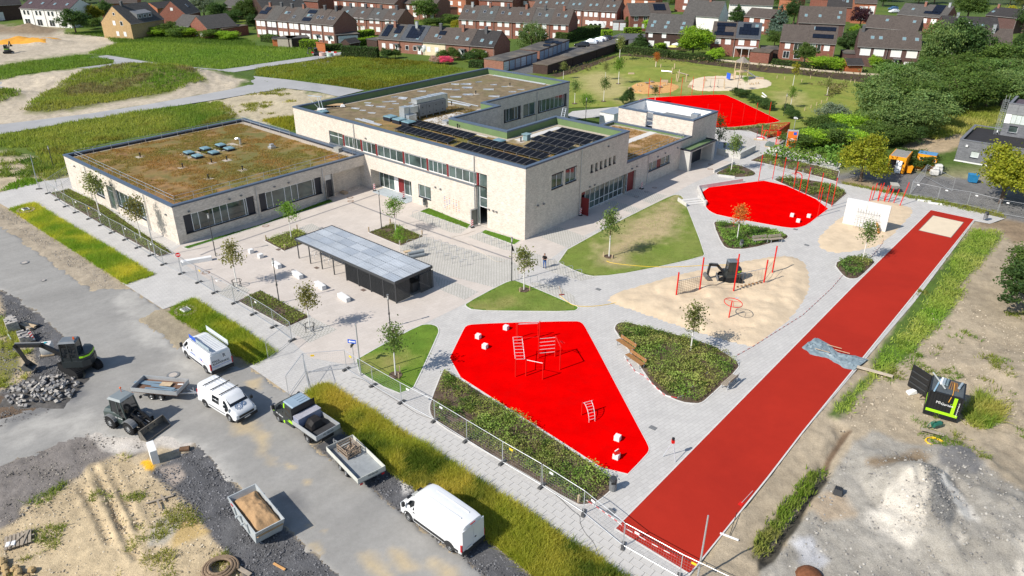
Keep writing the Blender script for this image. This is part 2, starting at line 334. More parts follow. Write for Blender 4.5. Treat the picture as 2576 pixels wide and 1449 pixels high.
REG=[(q(0,0,(-200,255),(640,290),(660,340),(1080,365),(1180,440),(900,530),(280,600),(-200,690)),SANDL,6,5),(q(0,0,(-100,250),(640,290),(500,350),(-100,340)),BROWN,6,5),(q(0,0,(-200,830),(900,680),(2050,760),(2500,830),(2300,930),(-200,1320)),SANDL,4,6),(q(0,0,(250,1130),(420,980),(640,870),(1000,740),(1500,690),(1850,730),(2090,850),(1800,920),(1300,1000),(520,1140)),(.14,.15,.045),5,7),(q(0,0,(-200,920),(130,940),(260,1000),(-200,1100)),(.14,.15,.045),5,5),(q(1,0,(-500,1010),(0,900),(300,880),(830,975),(500,1060),(400,1220),(100,1240),(-250,1180)),(.50,.43,.30),5,8),(q(1,0,(60,1200),(400,1160),(400,1300),(330,1320)),GRNY,3,4),(q(0,1,(-300,60),(300,110),(520,230),(400,330),(330,390),(-300,460)),(.47,.39,.27),6,10),(q(1,0,(440,620),(700,570),(900,560),(700,640),(500,670)),DUST,3,5),(q(2,0,(0,640),(600,470),(900,390),(1300,330),(1230,420),(700,640),(500,700),(0,760)),(.13,.13,.13),2,1),([(-300,-200),(2900,-200),(2900,20),(2300,8),(1500,8),(-300,8)],(.06,.085,.03),6,4),([(1380,190),(1410,178),(1500,150),(1570,135),(1650,138),(1800,152),(1932,164),(2100,178),(2246,192),(2215,209),(2100,200),(2007,187),(1932,184),(1788,171),(1600,154),(1538,162),(1450,190),(1413,196)],SOIL,2,3),([(2020,211),(2105,215),(2140,207),(2120,235),(2085,250),(2075,222)],(.12,.10,.05),3,5),([(2451,545),(2700,560),(2700,1500),(1740,1470),(1932,1200),(2020,1087),(2314,724)],(.40,.33,.235),4,3),(q(3,1,(2040,850),(2330,860),(2340,930),(2250,1100),(1900,1460),(1560,1460),(1760,1180)),GRN,8,14),(q(3,2,(1560,-10),(2000,-10),(1640,440),(1420,640),(1150,870),(1000,960),(800,1270),(640,1260),(700,1120),(1000,880),(1080,690),(1300,400)),GRN,8,16),(q(3,1,(2160,750),(2700,740),(2700,960),(2480,1000),(2330,860),(2100,830)),(.27,.2,.13),6,8),(q(3,3,(830,170),(1050,-10),(1440,130),(1900,210),(2110,350),(2400,560),(2700,800),(2700,1500),(-100,1500),(-60,1330),(150,1170),(280,960),(560,560),(680,400)),GREY,7,12),(q(3,3,(1000,330),(1500,200),(1620,300),(1500,420),(1100,400)),BROWN,8,10),(q(3,3,(380,700),(700,560),(860,820),(560,900)),(.40,.32,.23),8,12),(q(3,3,(1700,230),(2000,220),(2120,400),(2060,520),(1880,500),(1700,380)),(.19,.185,.18),7,12),(q(3,3,(1560,540),(1700,580),(1880,950),(1800,1080),(1640,950),(1540,700)),(.17,.17,.165),7,12),(q(3,3,(1000,890),(1200,640),(1400,530),(1530,540),(1580,720),(1570,1000),(1420,1140),(1150,990)),CHALK,9,16),(q(3,3,(1670,420),(1790,405),(1880,520),(1760,560),(1900,640),(2110,1010),(1880,950),(1800,760),(1620,540),(1700,520)),(.62,.59,.53),6,12),(q(3,3,(1900,1060),(1990,1160),(1930,1260),(1790,1220)),CHALK,6,10),(q(3,3,(2300,1160),(2700,1050),(2700,1500),(2500,1500),(2480,1280)),CHALK,8,14),(q(3,3,(230,1090),(420,1080),(620,1280),(540,1400),(320,1320)),(.46,.46,.47),9,14),(q(3,3,(-100,1220),(0,1150),(180,930),(300,760),(420,560),(560,400),(600,480),(420,680),(330,900),(200,1060),(60,1290),(-100,1400)),(.06,.055,.045),4,9),(q(3,3,(-150,1080),(0,930),(160,720),(330,520),(400,400),(560,360),(400,600),(200,860),(0,1160),(-150,1250)),(.13,.14,.04),5,8),(q(3,3,(560,330),(680,130),(760,-10),(830,-10),(640,260),(590,400)),(.16,.11,.07),4,5),([(2095,440),(2180,428),(2300,432),(2420,448),(2700,470),(2700,580),(2500,545),(2300,500),(2110,462)],(.19,.185,.18),4,4),(q(3,1,(720,360),(940,330),(1240,420),(1380,480),(1300,520),(900,430)),(.34,.26,.17),4,6),(q(3,0,(1650,1120),(2340,1080),(2340,1230),(1950,1340),(1700,1400),(1400,1440),(1500,1250)),(.22,.20,.06),6,8),(q(3,0,(1420,1440),(1560,1370),(1930,1370),(1940,1470),(1300,1600)),(.40,.31,.2),5,8),([(-60,500),(27,527),(100,565),(307,713),(330,724),(250,730),(220,724),(0,570),(-60,540)],(.38,.32,.24),4,5),([(348,800),(410,778),(440,775),(590,890),(630,918),(560,935),(475,890)],(.33,.28,.2),4,6),([(-60,690),(25,737),(100,785),(150,842),(205,930),(195,965),(120,1020),(40,1040),(-60,1060)],GRAVEL,5,8),([(-60,730),(0,745),(20,800),(70,850),(90,920),(60,960),(-60,1000)],SAND,6,10),([(-60,870),(0,865),(40,875),(50,915),(20,960),(-60,980)],(.20,.19,.06),6,8),([(-60,985),(40,1000),(90,990),(100,1030),(60,1060),(-60,1080)],(.14,.10,.07),6,8),([(-60,1190),(0,1170),(132,1120),(225,1085),(330,1080),(375,1130),(312,1150),(225,1180),(130,1240),(52,1280),(50,1310),(-60,1350)],(.20,.18,.165),5,9),([(225,1090),(250,1075),(300,1090),(420,1085),(480,1110),(460,1130),(400,1120),(380,1130),(300,1140),(250,1120)],(.52,.48,.43),5,10),(q(0,3,(900,340),(1250,230),(1500,400),(1640,520),(1930,760),(2000,900),(2400,1380),(2400,1560),(-240,1560),(-240,1040),(0,1000),(200,860),(210,750),(520,600),(830,450)),(.53,.42,.265),5,10),(q(0,3,(1500,400),(2000,130),(2400,540),(2700,830),(3430,1449),(3500,1600),(2500,1600),(2400,1380),(2000,900),(1930,760),(1640,520)),GRAVEL,5,9),(q(0,3,(1600,360),(1800,330),(1870,450),(1740,560),(1640,430)),(.38,.32,.27),4,6),(q(0,3,(1780,900),(1950,860),(2110,1000),(1900,1090),(1740,1160)),(.50,.36,.16),6,8),(q(0,3,(1400,300),(1490,270),(1560,340),(1540,390),(1470,380)),(.75,.42,.03),2,3),(q(0,3,(1560,870),(1800,800),(1900,760),(1800,940),(1640,1120),(1500,1140)),(.42,.38,.31),6,10),([(784,1118),(870,1085),(981,1180),(1044,1225),(1244,1368),(1350,1455),(1400,1500),(1240,1500),(1219,1452),(1019,1298),(906,1212)],GRAVEL,4,6),([(1000,1208),(1030,1212),(1040,1236),(1015,1240)],(.55,.53,.5),4,7),]  # heap ridge: shade of its right slope painted in as dark grey
SCHOOLYARD=[(-40,515),(-40,492),(0,484),(100,457),(176,446),(300,480),(800,420),(1250,480),(1560,430),(1715,395),(1790,330),(1803,322),(1880,330),(1960,345),(2112,411),(2107,461),(2300,494),(2527,550),(2490,563),(2452,556),(2300,760),(2019,1090),(1735,1450),(1690,1520),(1640,1500),(1570,1451),(1288,1265),(1014,1087),(819,963),(769,988),(736,997),(627,921),(698,886),(485,752),(410,778),(327,724),(307,713),(386,692),(85,512),(27,527),(0,512)]
MOUNDS=[(C(3,3,1900,300),3.4,.9,1.4),(C(3,3,2420,780),4.5,1.0,1.3),(C(3,3,2380,1180),4,.9,1.2),(C(3,3,1850,1180),2.6,.6,1.2),(C(3,2,2300,880),4.5,.9,1.5),(C(0,0,1250,800),16,2.6,1.9),(C(0,0,1750,800),11,1.6,1.8),(C(0,0,60,980),8,1.5,1.6),(C(0,0,470,1060),7,.9,1.6),(C(0,0,440,430),5,1.6,2),(C(0,0,290,300),5,2.2,2),(C(2,0,1500,720),9,.9,2.2),(C(0,3,1500,340),.8,.25,1.4)]
RIDGES=[(C(3,3,1490,560),C(3,3,1830,1010),3.3,1.9),(C(3,3,1690,450),C(3,3,2060,960),1.7,.7),(C(3,3,1950,600),C(3,3,2230,760),2.6,.9),(C(3,3,2050,640),C(3,3,2400,1000),2.2,.8),(C(3,3,1180,360),C(3,3,1560,300),2.2,.5),(C(3,3,1950,240),C(3,3,2100,420),1.8,.7),(C(3,3,2330,1120),C(3,3,2560,1000),2,.8)]
def gz(x,y):
 z=np.zeros(len(x));e=fbm(x*.22,y*.22,5);e2=fbm(x*.8+3,y*.8,4)
 for(mx,my),r,h,sx in MOUNDS:
  p=at(mx,my);d=np.hypot((x-p.x)/sx,y-p.y)/r;z+=h*np.clip(1-d*(1+.25*e),0,1)**1.25*(1+.25*e2)
 for a,b,w_,h in RIDGES:
  A,B=at(*a).to_2d(),at(*b).to_2d();dx,dy=B-A;L2=dx*dx+dy*dy;t=np.clip(((x-A.x)*dx+(y-A.y)*dy)/L2,0,1);d=np.hypot(x-A.x-t*dx+e*.5,y-A.y-t*dy+e2*.3)/w_
  z=np.maximum(z,h*(1-.45*t)*np.clip(1-d,0,1)*(1+.3*e2))
 return z
def build_ground():
 ys=[22.]
 while ys[-1]<760:ys.append(ys[-1]*1.0062+.02)
 ys=np.array(ys);ts=np.linspace(-1,1,680);X=np.outer(.76*np.sqrt(ys**2+33**2)+3+.08*ys,ts);Y=np.repeat(ys[:,None],len(ts),1);sh=X.shape
 X=X.ravel();Y=Y.ravel();n=len(X);px,py=proj(np.stack([X,Y,np.zeros(n)],1))
 nz=fbm(X*.22,Y*.22,5);nz2=fbm(X*.9+50,Y*.9,4);n3=fbm(X*.05,Y*.05,3)
 far=np.clip((470-py)/60,0,1)[:,None]
 g=np.array(GRN)*(1+.25*n3[:,None])+np.clip(n3,0,1)[:,None]*np.array([.08,.05,.0]);col=far*g+(1-far)*np.array(SAND)
 pix=np.clip(40/Y,.25,1)
 for P,c,soft,amp in REG:
  xs=[p[0]for p in P];yy=[p[1]for p in P];mg=soft+amp+12
  k=np.where((px>min(xs)-mg)&(px<max(xs)+mg)&(py>min(yy)-mg)&(py<max(yy)+mg))[0]
  if not len(k):continue
  d=sdist(px[k],py[k],P)+(nz[k]*amp*1.3+nz2[k]*amp*.8);wgt=np.clip(d/soft*.5+.5,0,1)[:,None]
  c_=np.array(c)*(1+.22*nz[k][:,None]+.16*nz2[k][:,None]);col[k]=col[k]*(1-wgt)+c_*wgt
 Z=gz(X,Y)
 yard=sdist(px,py,SCHOOLYARD)>-1
 rough=np.where(py<200,.02,.10);rough=np.where(px>2000,rough*1.5,rough)
 Z=Z+nz2*rough+nz*.05-.06
 for a,b in(((935,350),(1370,1270)),((1090,370),(1400,960)),((830,560),(1110,1110)),((1010,390),(1240,930))):
  A,B=ac(0,3,*a).to_2d(),ac(0,3,*b).to_2d();dx,dy=B-A;L2=dx*dx+dy*dy
  t=np.clip(((X-A.x)*dx+(Y-A.y)*dy)/L2,0,1);d=np.hypot(X-A.x-t*dx,Y-A.y-t*dy)+nz2*.12
  Z-=.13*np.exp(-(d/.2)**2)-.06*np.exp(-((d-.42)/.16)**2)
 for a,b in((C(3,3,580,400),C(3,3,-40,1230)),(C(3,3,760,-10),C(3,3,560,330))):
  A,B=at(*a).to_2d(),at(*b).to_2d();dx,dy=B-A;L2=dx*dx+dy*dy
  t=np.clip(((X-A.x)*dx+(Y-A.y)*dy)/L2,0,1);d=np.hypot(X-A.x-t*dx,Y-A.y-t*dy)+nz*.5
  Z-=.35*np.exp(-(d/.5)**2)
 Z=np.where(yard|(sdist(px,py,ROAD)>6),np.minimum(Z,-.06),Z)
 V=np.stack([X,Y,Z],1);r,c=sh;i=np.arange(r*c).reshape(r,c)
 Q=np.stack([i[:-1,:-1].ravel(),i[:-1,1:].ravel(),i[1:,1:].ravel(),i[1:,:-1].ravel()],1)
 me=npmesh('ground',V,Q,np.clip(col,.01,.9),attrmat('soil'));me.polygons.foreach_set('use_smooth',[True]*len(Q))
 tag(mo('ground',me),kind='structure')
 m=MB();m.poly([(-1800,-600,-1.2),(1800,-600,-1.2),(1800,2600,-1.2),(-1800,2600,-1.2)])
 tag(m.bd('terrain',mat('far_land',(.07,.1,.03),.95,.3,.01)),kind='structure')
ROAD=[(-60,530),(0,566),(130,658),(225,728),(327,724),(410,778),(352,803),(400,838),(475,890),(560,925),(627,921),(736,997),(769,1090),(784,1120),(906,1212),(1019,1296),(1219,1451),(1330,1540),(930,1540),(851,1449),(731,1344),(600,1222),(487,1122),(420,1100),(362,1108),(250,1092),(132,1124),(0,1174),(-60,1195),(-60,1070),(0,1055),(60,1035),(130,1015),(200,962),(215,930),(190,900),(145,840),(100,790),(25,742),(-60,690)]
build_ground()
asphalt_far=mat('asphalt_far',(.36,.36,.36),.9,.1,.1,patch=((.27,.27,.28),.08,.5,.7))
sht('road',gpoly(q(0,0,(-200,870),(0,825),(700,695),(1140,640),(1150,600),(870,578),(1080,557),(1350,600),(1500,625),(1780,665),(2230,702),(2576,655),(2600,690),(2290,738))+q(1,0,(0,770),(300,800),(750,860),(1090,910),(830,975),(620,925),(300,890),(0,935))+q(0,0,(2300,985),(1500,1110),(800,1220),(0,1355),(-200,1390),(-200,1290),(0,1255),(900,1145),(1500,1050),(2300,905),(2490,860),(2470,815),(2000,765),(1450,682),(1000,728),(300,830),(0,885),(-200,920))),.05,asphalt_far)
sht('path',gpoly(q(1,0,(-60,660),(0,650),(560,572),(700,545),(860,525),(960,540),(860,565),(700,585),(440,625),(0,690),(-60,700))),.056,asphalt_far)
PR=YAW
pav_grey=pavemat('concrete_pavers',(.52,.505,.48),(.48,.465,.445),(.37,.355,.33),.6,.3,PR,.012,.12)
pav_beige=pavemat('beige_pavers',(.56,.505,.455),(.53,.475,.425),(.44,.40,.35),.8,.4,PR,.008,.10)
pav_slab=mat('paving_slab',(.49,.475,.45),.85,.07,1.5,bmp=.05)
cobble=pavemat('cobbles',(.57,.545,.51),(.52,.50,.47),(.30,.29,.24),.36,.22,PR,.032,.1)
sht('schoolyard_pavement',gpoly(SCHOOLYARD),0,pav_grey)
PLAZA=[(425,640),(455,617),(640,560),(835,490),(930,465),(1226,565),(1320,596),(1700,420),(1800,400),(1850,410),(1800,436),(1740,462),(1690,490),(1455,600),(1387,650),(1300,692),(1170,764),(1062,817),(1000,838),(880,918),(780,900),(735,860),(780,797),(655,730),(597,757),(520,700)]
sht('plaza_pavement',gpoly(PLAZA),.006,pav_beige)
def slab_walk():
 a0,a1=at(819,963),at(1640,1497);d=(a1-a0).to_2d();Lw=d.length;d.normalize();nrm=V3((-d.y,d.x))
 if nrm.y<0:nrm=-nrm
 root=thg('paved_walk','walk of large pale slabs between the long grass swale and the fence','walkway',(0,0,0));root['kind']='structure'
 sw,sl=.5,.72;wd=2.3;nr=int(wd/sw);nc=int(Lw/sl);me=None;big=MB();cells=[]
 for i in rg(nc):
  for j in rg(nr):cells.append((i,j))
 cells.sort(key=lambda c:-c[0]);b=MB();g=.012
 b.box(g,sl-g,g,sw-g,0,.02);me=b.mesh('paving_slab',pav_slab)
 Mx=Matrix(((d.x,nrm.x,0),(d.y,nrm.y,0),(0,0,1))).to_4x4();rz=math.atan2(d.y,d.x)
 for k,(i,j)in en(cells):
  p=a0.to_2d()+d*(i*sl+(sl*.5 if j%2 else 0))+nrm*(j*sw+.05)
  z=.008+rnd()*.006
  if k<300:mo('paving_slab',me,root,(p.x,p.y,z),rz)
  else:
   M=Matrix.Translation((p.x,p.y,z))@Mx;big.box(g,sl-g,g,sw-g,0,.02,M=M)
 tag(big.bd('paving_slabs',pav_slab,root),kind='stuff')
slab_walk()
def cob(name,D,sm=0):return sht(name,gpoly(D,sm),.012,cobble)
cob('cobbles',q(1,1,(1535,725),(1640,680),(2125,850),(2060,900),(1960,890)))
cob('cobbles',q(1,1,(1440,1040),(1690,930),(2300,1110),(2576,1170),(2640,1230),(2640,1395),(2420,1449),(1990,1340),(1780,1310)))
cob('cobbles',q(1,1,(2130,935),(2260,890),(2576,1005),(2600,1080),(2480,1060)))
cob('cobbles',q(1,2,(1780,-130),(2000,-60),(2240,40),(2100,120),(1860,20)))
cob('cobbles',q(1,2,(280,390),(540,285),(815,420),(530,555)))
cob('cobbles',q(0,2,(2170,60),(2350,-60),(2520,20),(2400,130)))
cob('cobbles',q(1,1,(430,845),(560,800),(660,850),(500,890)))
cob('cobbles',q(2,1,(270,930),(460,830),(760,940),(560,1045)))
cob('cobbles',q(2,1,(920,600),(1030,570),(1310,660),(1220,700)))
cob('cobbles',q(2,1,(1110,500),(1250,450),(1560,520),(1400,600)))
cob('cobbles',q(2,1,(0,1020),(400,1160),(860,1340),(700,1375),(400,1290),(0,1090)))
cob('cobbles',q(2,2,(180,-60),(470,-20),(620,80),(668,188),(560,150),(250,20)))
cob('cobbles',q(2,0,(1980,1280),(2130,1290),(2500,1430),(2480,1580),(2200,1449)))
cob('cobbles',q(3,1,(0,200),(300,270),(530,330),(520,355),(200,290),(0,240)))
dark_line=mat('dark_paver_band',(.27,.255,.25),.9,.08,2)
def band(D,wd=.28):
 P=gpoly(D,0,False);m=MB()
 for a,b in zip(P[:-1],P[1:]):
  n=V3((-(b-a).y,(b-a).x)).normalized()*wd/2;m.poly([(*(a-n),.011),(*(b-n),.011),(*(b+n),.011),(*(a+n),.011)])
 return tag(m.bd('drain_channel',dark_line),kind='structure')
band(q(1,1,(-560,1120),(-470,1080),(0,920),(970,590),(1230,500)));band(q(1,1,(970,590),(1500,790),(2576,1160)))
epdm=mat('red_rubber',(.66,.0006,.0008),.95,.12,.5,patch=((.58,.002,.002),.9,.5,.8),bmp=.05,bscale=60,spec=0.)
trackm=mat('red_track',(.37,.026,.015),.92,.08,.12,bmp=.1,bscale=40,patch=((.31,.022,.014),.09,.45,.75),spec=.05)
conc=mat('pale_concrete',(.58,.565,.54),.85,.08,2)
CT1=gpoly([(1120,924.5),(1164,834),(1172,820),(1190,816),(1288,812),(1446,808),(1463,811),(1474,826),(1612,1087),(1629,1118),(1633,1132),(1625,1145),(1563,1209),(1375,1087),(1288,1033)],1)
CT2=gpoly([(1760.5,475),(1850,463),(1944.5,452),(2092,519),(2056,546),(2032,565),(2010,573),(1985,574),(1932,565),(1808,542),(1785,532),(1774,519)],1)
CT3=gpoly([(1600,258),(1613,247.5),(1700,242),(1815,237.3),(1833,241),(1932,289),(1963,304),(1960,306),(1932,311),(1810,323),(1780,312)],1)
ct_names=[]
for k,P in en((CT1,CT2,CT3)):
 sht('rubber_court',P,.03,epdm);m=MB();kerb(P,.14,-.02,.024,m);tag(m.bd('court_kerb',conc),kind='structure')
TRACK=gpoly([(2341,528.5),(2451,552),(2314,724),(2019.5,1087),(1932,1201),(1735.5,1445),(1547,1330.5),(1785.5,1087),(1932,938),(2142,724.5),(2287,582)])
sht('running_track',TRACK,.03,trackm);m=MB();kerb(TRACK,.1,-.02,.04,m);tag(m.bd('track_kerb',conc),kind='structure')
sandm=mat('play_sand',(.60,.48,.335),.95,.12,.8,bmp=1.,bscale=1.6)
sandw=mat('pit_sand',(.64,.54,.40),.95,.05,1,bmp=.4,bscale=2)
PIT=gpoly([(2347,543),(2424,560),(2392,598.5),(2311,580)]);sht('long_jump_sand',PIT,.045,sandw);m=MB();kerb(PIT,.08,0,.055,m);tag(m.bd('pit_kerb',mat('pit_edge',(.15,.15,.15))),kind='structure')
def lumpy(name,D,sm,z,amp,m_,edge=1.2,res=.35):
 P=gpoly(D,sm);T=[tuple(p)for p in P];x0,x1=min(p.x for p in P),max(p.x for p in P);y0,y1=min(p.y for p in P),max(p.y for p in P)
 nx,ny=int((x1-x0)/res)+2,int((y1-y0)/res)+2;gx,gy=np.meshgrid(np.linspace(x0-res,x1+res,nx),np.linspace(y0-res,y1+res,ny))
 d=sdist(gx.ravel(),gy.ravel(),T).reshape(gx.shape);h=z+np.clip(d/edge,-1,1)*.05+np.clip(d/edge,0,1)*amp*(.5+fbm(gx*.5,gy*.5,5)+.5*fbm(gx*1.7,gy*1.7,3));h=np.where(d<-.05,-.05,h)
 i=np.arange(nx*ny).reshape(ny,nx);Q=np.stack([i[:-1,:-1].ravel(),i[:-1,1:].ravel(),i[1:,1:].ravel(),i[1:,:-1].ravel()],1)
 V=np.stack([gx.ravel(),gy.ravel(),h.ravel()],1);ok=(d.ravel()[Q]>-.4).any(1)
 me=npmesh(name,V,Q[ok],np.ones((len(V),3)),m_);me.polygons.foreach_set('use_smooth',[True]*int(ok.sum()));return tag(mo(name,me),kind='structure')
SANDPIT=[(1525,752),(1560,733),(1620,717),(1690,695),(1763,680),(1870,658),(1964,643),(2005,648),(2027,668),(2036,700),(2031,740),(1990,800),(1932,842),(1913,861),(1893,870),(1863,867),(1713,822),(1600,782),(1550,767)]
lumpy('play_sand',SANDPIT,1,.03,.3,sandm)
lumpy('play_sand',[(2054,604),(2085,572),(2119,545),(2160,515),(2200,500),(2257,512),(2302,526),(2277,557),(2224,612),(2182,626),(2112,637),(2072,631)],1,.03,.06,sandm)
lumpy('play_sand',[(1733,212),(1745,198),(1790,190),(1860,188),(1932,200),(1944,212),(1925,222),(1850,228),(1760,230),(1735,222)],1,.05,.08,sandw)
lumpy('bark_chip',[(1586,226),(1592,212),(1620,206),(1680,207),(1710,216),(1700,228),(1670,236),(1600,237)],1,.05,.06,mat('bark_chips',(.60,.34,.13),.95,.2,2,bmp=.6,bscale=3))
lawn=mat('lawn',(.135,.185,.035),.95,.35,.35,bmp=.3,bscale=14,patch=((.36,.30,.15),.22,.56,.70))
lawn_g=mat('lush_lawn',(.10,.19,.02),.95,.3,.5,bmp=.3,bscale=14,patch=((.20,.22,.05),.3,.55,.75))
turf=mat('deep_green_turf',(.06,.14,.02),.95,.2,1)  # darker green than the other grass strips
mulch=mat('bark_mulch',(.115,.08,.058),.95,.35,2.5,bmp=.8,bscale=9,patch=((.20,.15,.11),1.5,.5,.7))
L1=[(1385,651),(1540,565),(1640,515),(1690,491),(1706,490),(1716,494),(1722,504),(1774,637),(1768,647),(1600,684),(1503,697),(1463,690)]
L2=[(1170,770),(1172,763),(1244,724),(1282,706),(1300,705),(1452,770),(1456,776),(1443,784),(1288,783),(1190,781)]
L3=[(874,918),(960,868),(1055,818),(1080,815),(1100,820),(1105,832),(1102,842),(1044,971),(1034,980),(996,993)]
G1=[(460,622),(644,568),(829,501),(840,507),(644,572),(472,626)]
G2=[(1055,532),(1079,523),(1184,565),(1176,575)];G3=[(1209,585),(1221,578),(1310,605),(1293,616)]
LB=[(1425,272),(1383,200),(1450,182),(1560,140),(1650,146),(1932,183),(2010,188),(2205,212),(2190,250),(2150,282),(2080,312),(2010,322),(1975,330),(1900,330),(1700,300),(1560,268),(1480,270)]
for nm,D,mt,sm in(('lawn_edge',L1,lawn,1),('lawn_edge',L2,lawn_g,1),('lawn_edge',L3,lawn_g,1),('grass_strip',G1,turf,0),('grass_strip',G2,lawn_g,0),('grass_strip',G3,lawn_g,0)):
 P=gpoly(D,sm);sht(nm,P,.02,mt);m=MB();kerb(P,.1,-.02,.028,m);tag(m.bd('lawn_kerb',conc),kind='structure')
sht('far_lawn',ragged(gpoly(LB),1,.4,.3),.008,mat('far_lawn',(.175,.215,.035),.95,.3,.12,bmp=.2,bscale=8,patch=((.33,.30,.12),.1,.54,.7)))
sht('path',gpoly([(1425,290),(1440,280),(1560,268),(1570,285),(1500,295),(1440,300)]),.022,pav_grey)
B1=[(1114,929.5),(1081.5,1012),(1080,1037),(1092,1058),(1139,1090),(1288,1174),(1450,1270),(1470,1271),(1490,1267),(1505,1262),(1538,1234),(1556,1212),(1375,1090),(1288,1036),(1120,930)]
B2=[(1545,824),(1552,813),(1566,810),(1588,812),(1788,864.5),(1838,897),(1858,912),(1859,928),(1775.5,1007),(1762,1015),(1748,1016),(1713,1012),(1663,989.5),(1635,960),(1620,937),(1547,832)]
B3=[(1794,563),(1800,556),(1870,565),(1932,575),(1980,590),(1984,597),(1972,604),(1883,627),(1833,627),(1816,616)]
B4=[(2097,663),(2125,650),(2157,642),(2204,656),(2195,668),(2162,699),(2150,702),(2132,701),(2117,690)]
B5=[(1946,452),(1990,446),(2064,457),(2122,479),(2131,487),(2094,518)]
B6=[(1887,404),(1925,386),(2112,431),(2105,457),(2064,446),(1935,414)]
B7=[(1800,436),(1815,428),(1848,412),(1880,422),(1905,436),(1893,444),(1845,447),(1808,442)]
B8=[(1812,328),(1940,312),(1985,325),(1990,338),(1935,348),(1880,328)]
S1=[(664,605),(748,577),(800,600),(715,632)];S2=[(926.5,585),(988,562),(1066.5,595),(1006.5,618.5)]
S3=[(597,757),(655,730),(781,797),(722,824)];S4=[(125,487),(175,475),(265,519),(330,566),(435,636),(402,646),(250,562)]
BEDS=[(B1,1),(B2,1),(B3,1),(B4,1),(B5,0),(B6,0),(B7,1),(B8,0),(S1,0),(S2,0),(S3,0),(S4,0)]
for D,sm in BEDS:
 P=gpoly(D,sm);sht('mulch_bed',P,.022,mulch);m=MB();kerb(P,.1,-.02,.03,m);tag(m.bd('bed_kerb',conc),kind='structure')
def turf_grid(name,D,sm,a,b,dryD,dry,z,res=.4,soft=3.,kind='structure'):
 P=gpoly(D,sm);T=[tuple(p)for p in P];x0,x1=min(p.x for p in P),max(p.x for p in P);y0,y1=min(p.y for p in P),max(p.y for p in P);nx,ny=int((x1-x0)/res)+2,int((y1-y0)/res)+2
 gx,gy=[g.ravel()for g in np.meshgrid(np.linspace(x0,x1,nx),np.linspace(y0,y1,ny))];d=sdist(gx,gy,T);e=fbm(gx*.35,gy*.35,5);e2=fbm(gx*1.2,gy*1.2,4);t=np.clip(.5+e,0,1)[:,None];col=np.array(a)*(1-t)+np.array(b)*t;k=np.full(len(gx),-9.)
 for Q in dryD:k=np.maximum(k,sdist(gx,gy,[tuple(p)for p in gpoly(Q)]))
 wgt=np.clip(.5+(k+2.2*e+1.1*e2)/soft,0,1)[:,None];col=(col*(1-wgt)+np.array(dry)*wgt)*(1+.22*e2[:,None]);i=np.arange(nx*ny).reshape(ny,nx);Qd=np.stack([i[:-1,:-1].ravel(),i[:-1,1:].ravel(),i[1:,1:].ravel(),i[1:,:-1].ravel()],1);ok=(d[Qd]>-res*.2).all(1)
 me=npmesh(name,np.stack([gx,gy,z+gz(gx,gy)*1.05],1),Qd[ok],np.clip(col,.01,.8),BM['turf_ground']);return tag(mo(name,me),kind=kind)
attrmat('turf_ground',.95,2.2,.4,9.,.22)
turf_grid('lawn',L1,1,(.15,.21,.035),(.20,.235,.055),[q(2,1,(900,1080),(1000,900),(1300,720),(1560,600),(1720,720),(1640,860),(1480,960),(1250,1080),(1050,1120)),q(2,1,(1560,540),(1680,530),(1700,640),(1500,620)),q(2,1,(900,1130),(1100,1120),(1100,1190),(900,1190))],(.42,.335,.19),.026)
turf_grid('lawn',L2,1,(.13,.20,.03),(.19,.23,.05),[q(1,2,(2180,190),(2350,120),(2500,170),(2400,215))],(.28,.25,.09),.026);turf_grid('lawn',L3,1,(.11,.20,.022),(.17,.235,.03),[q(1,2,(930,770),(1060,720),(1120,760),(1000,800)),q(1,2,(1300,720),(1500,640),(1480,760),(1350,800))],(.30,.27,.09),.026)
turf_grid('lawn',LB,0,(.19,.24,.04),(.25,.26,.055),[q(2,0,(650,780),(900,720),(1150,800),(1180,960),(900,1000),(700,860)),q(2,0,(1700,850),(1800,800),(1800,900),(1740,930)),q(3,0,(120,940),(330,930),(300,1060),(130,1040)),q(2,0,(1000,990),(1500,960),(1600,1000),(1100,1040))],(.38,.335,.14),.014,.8,5.)
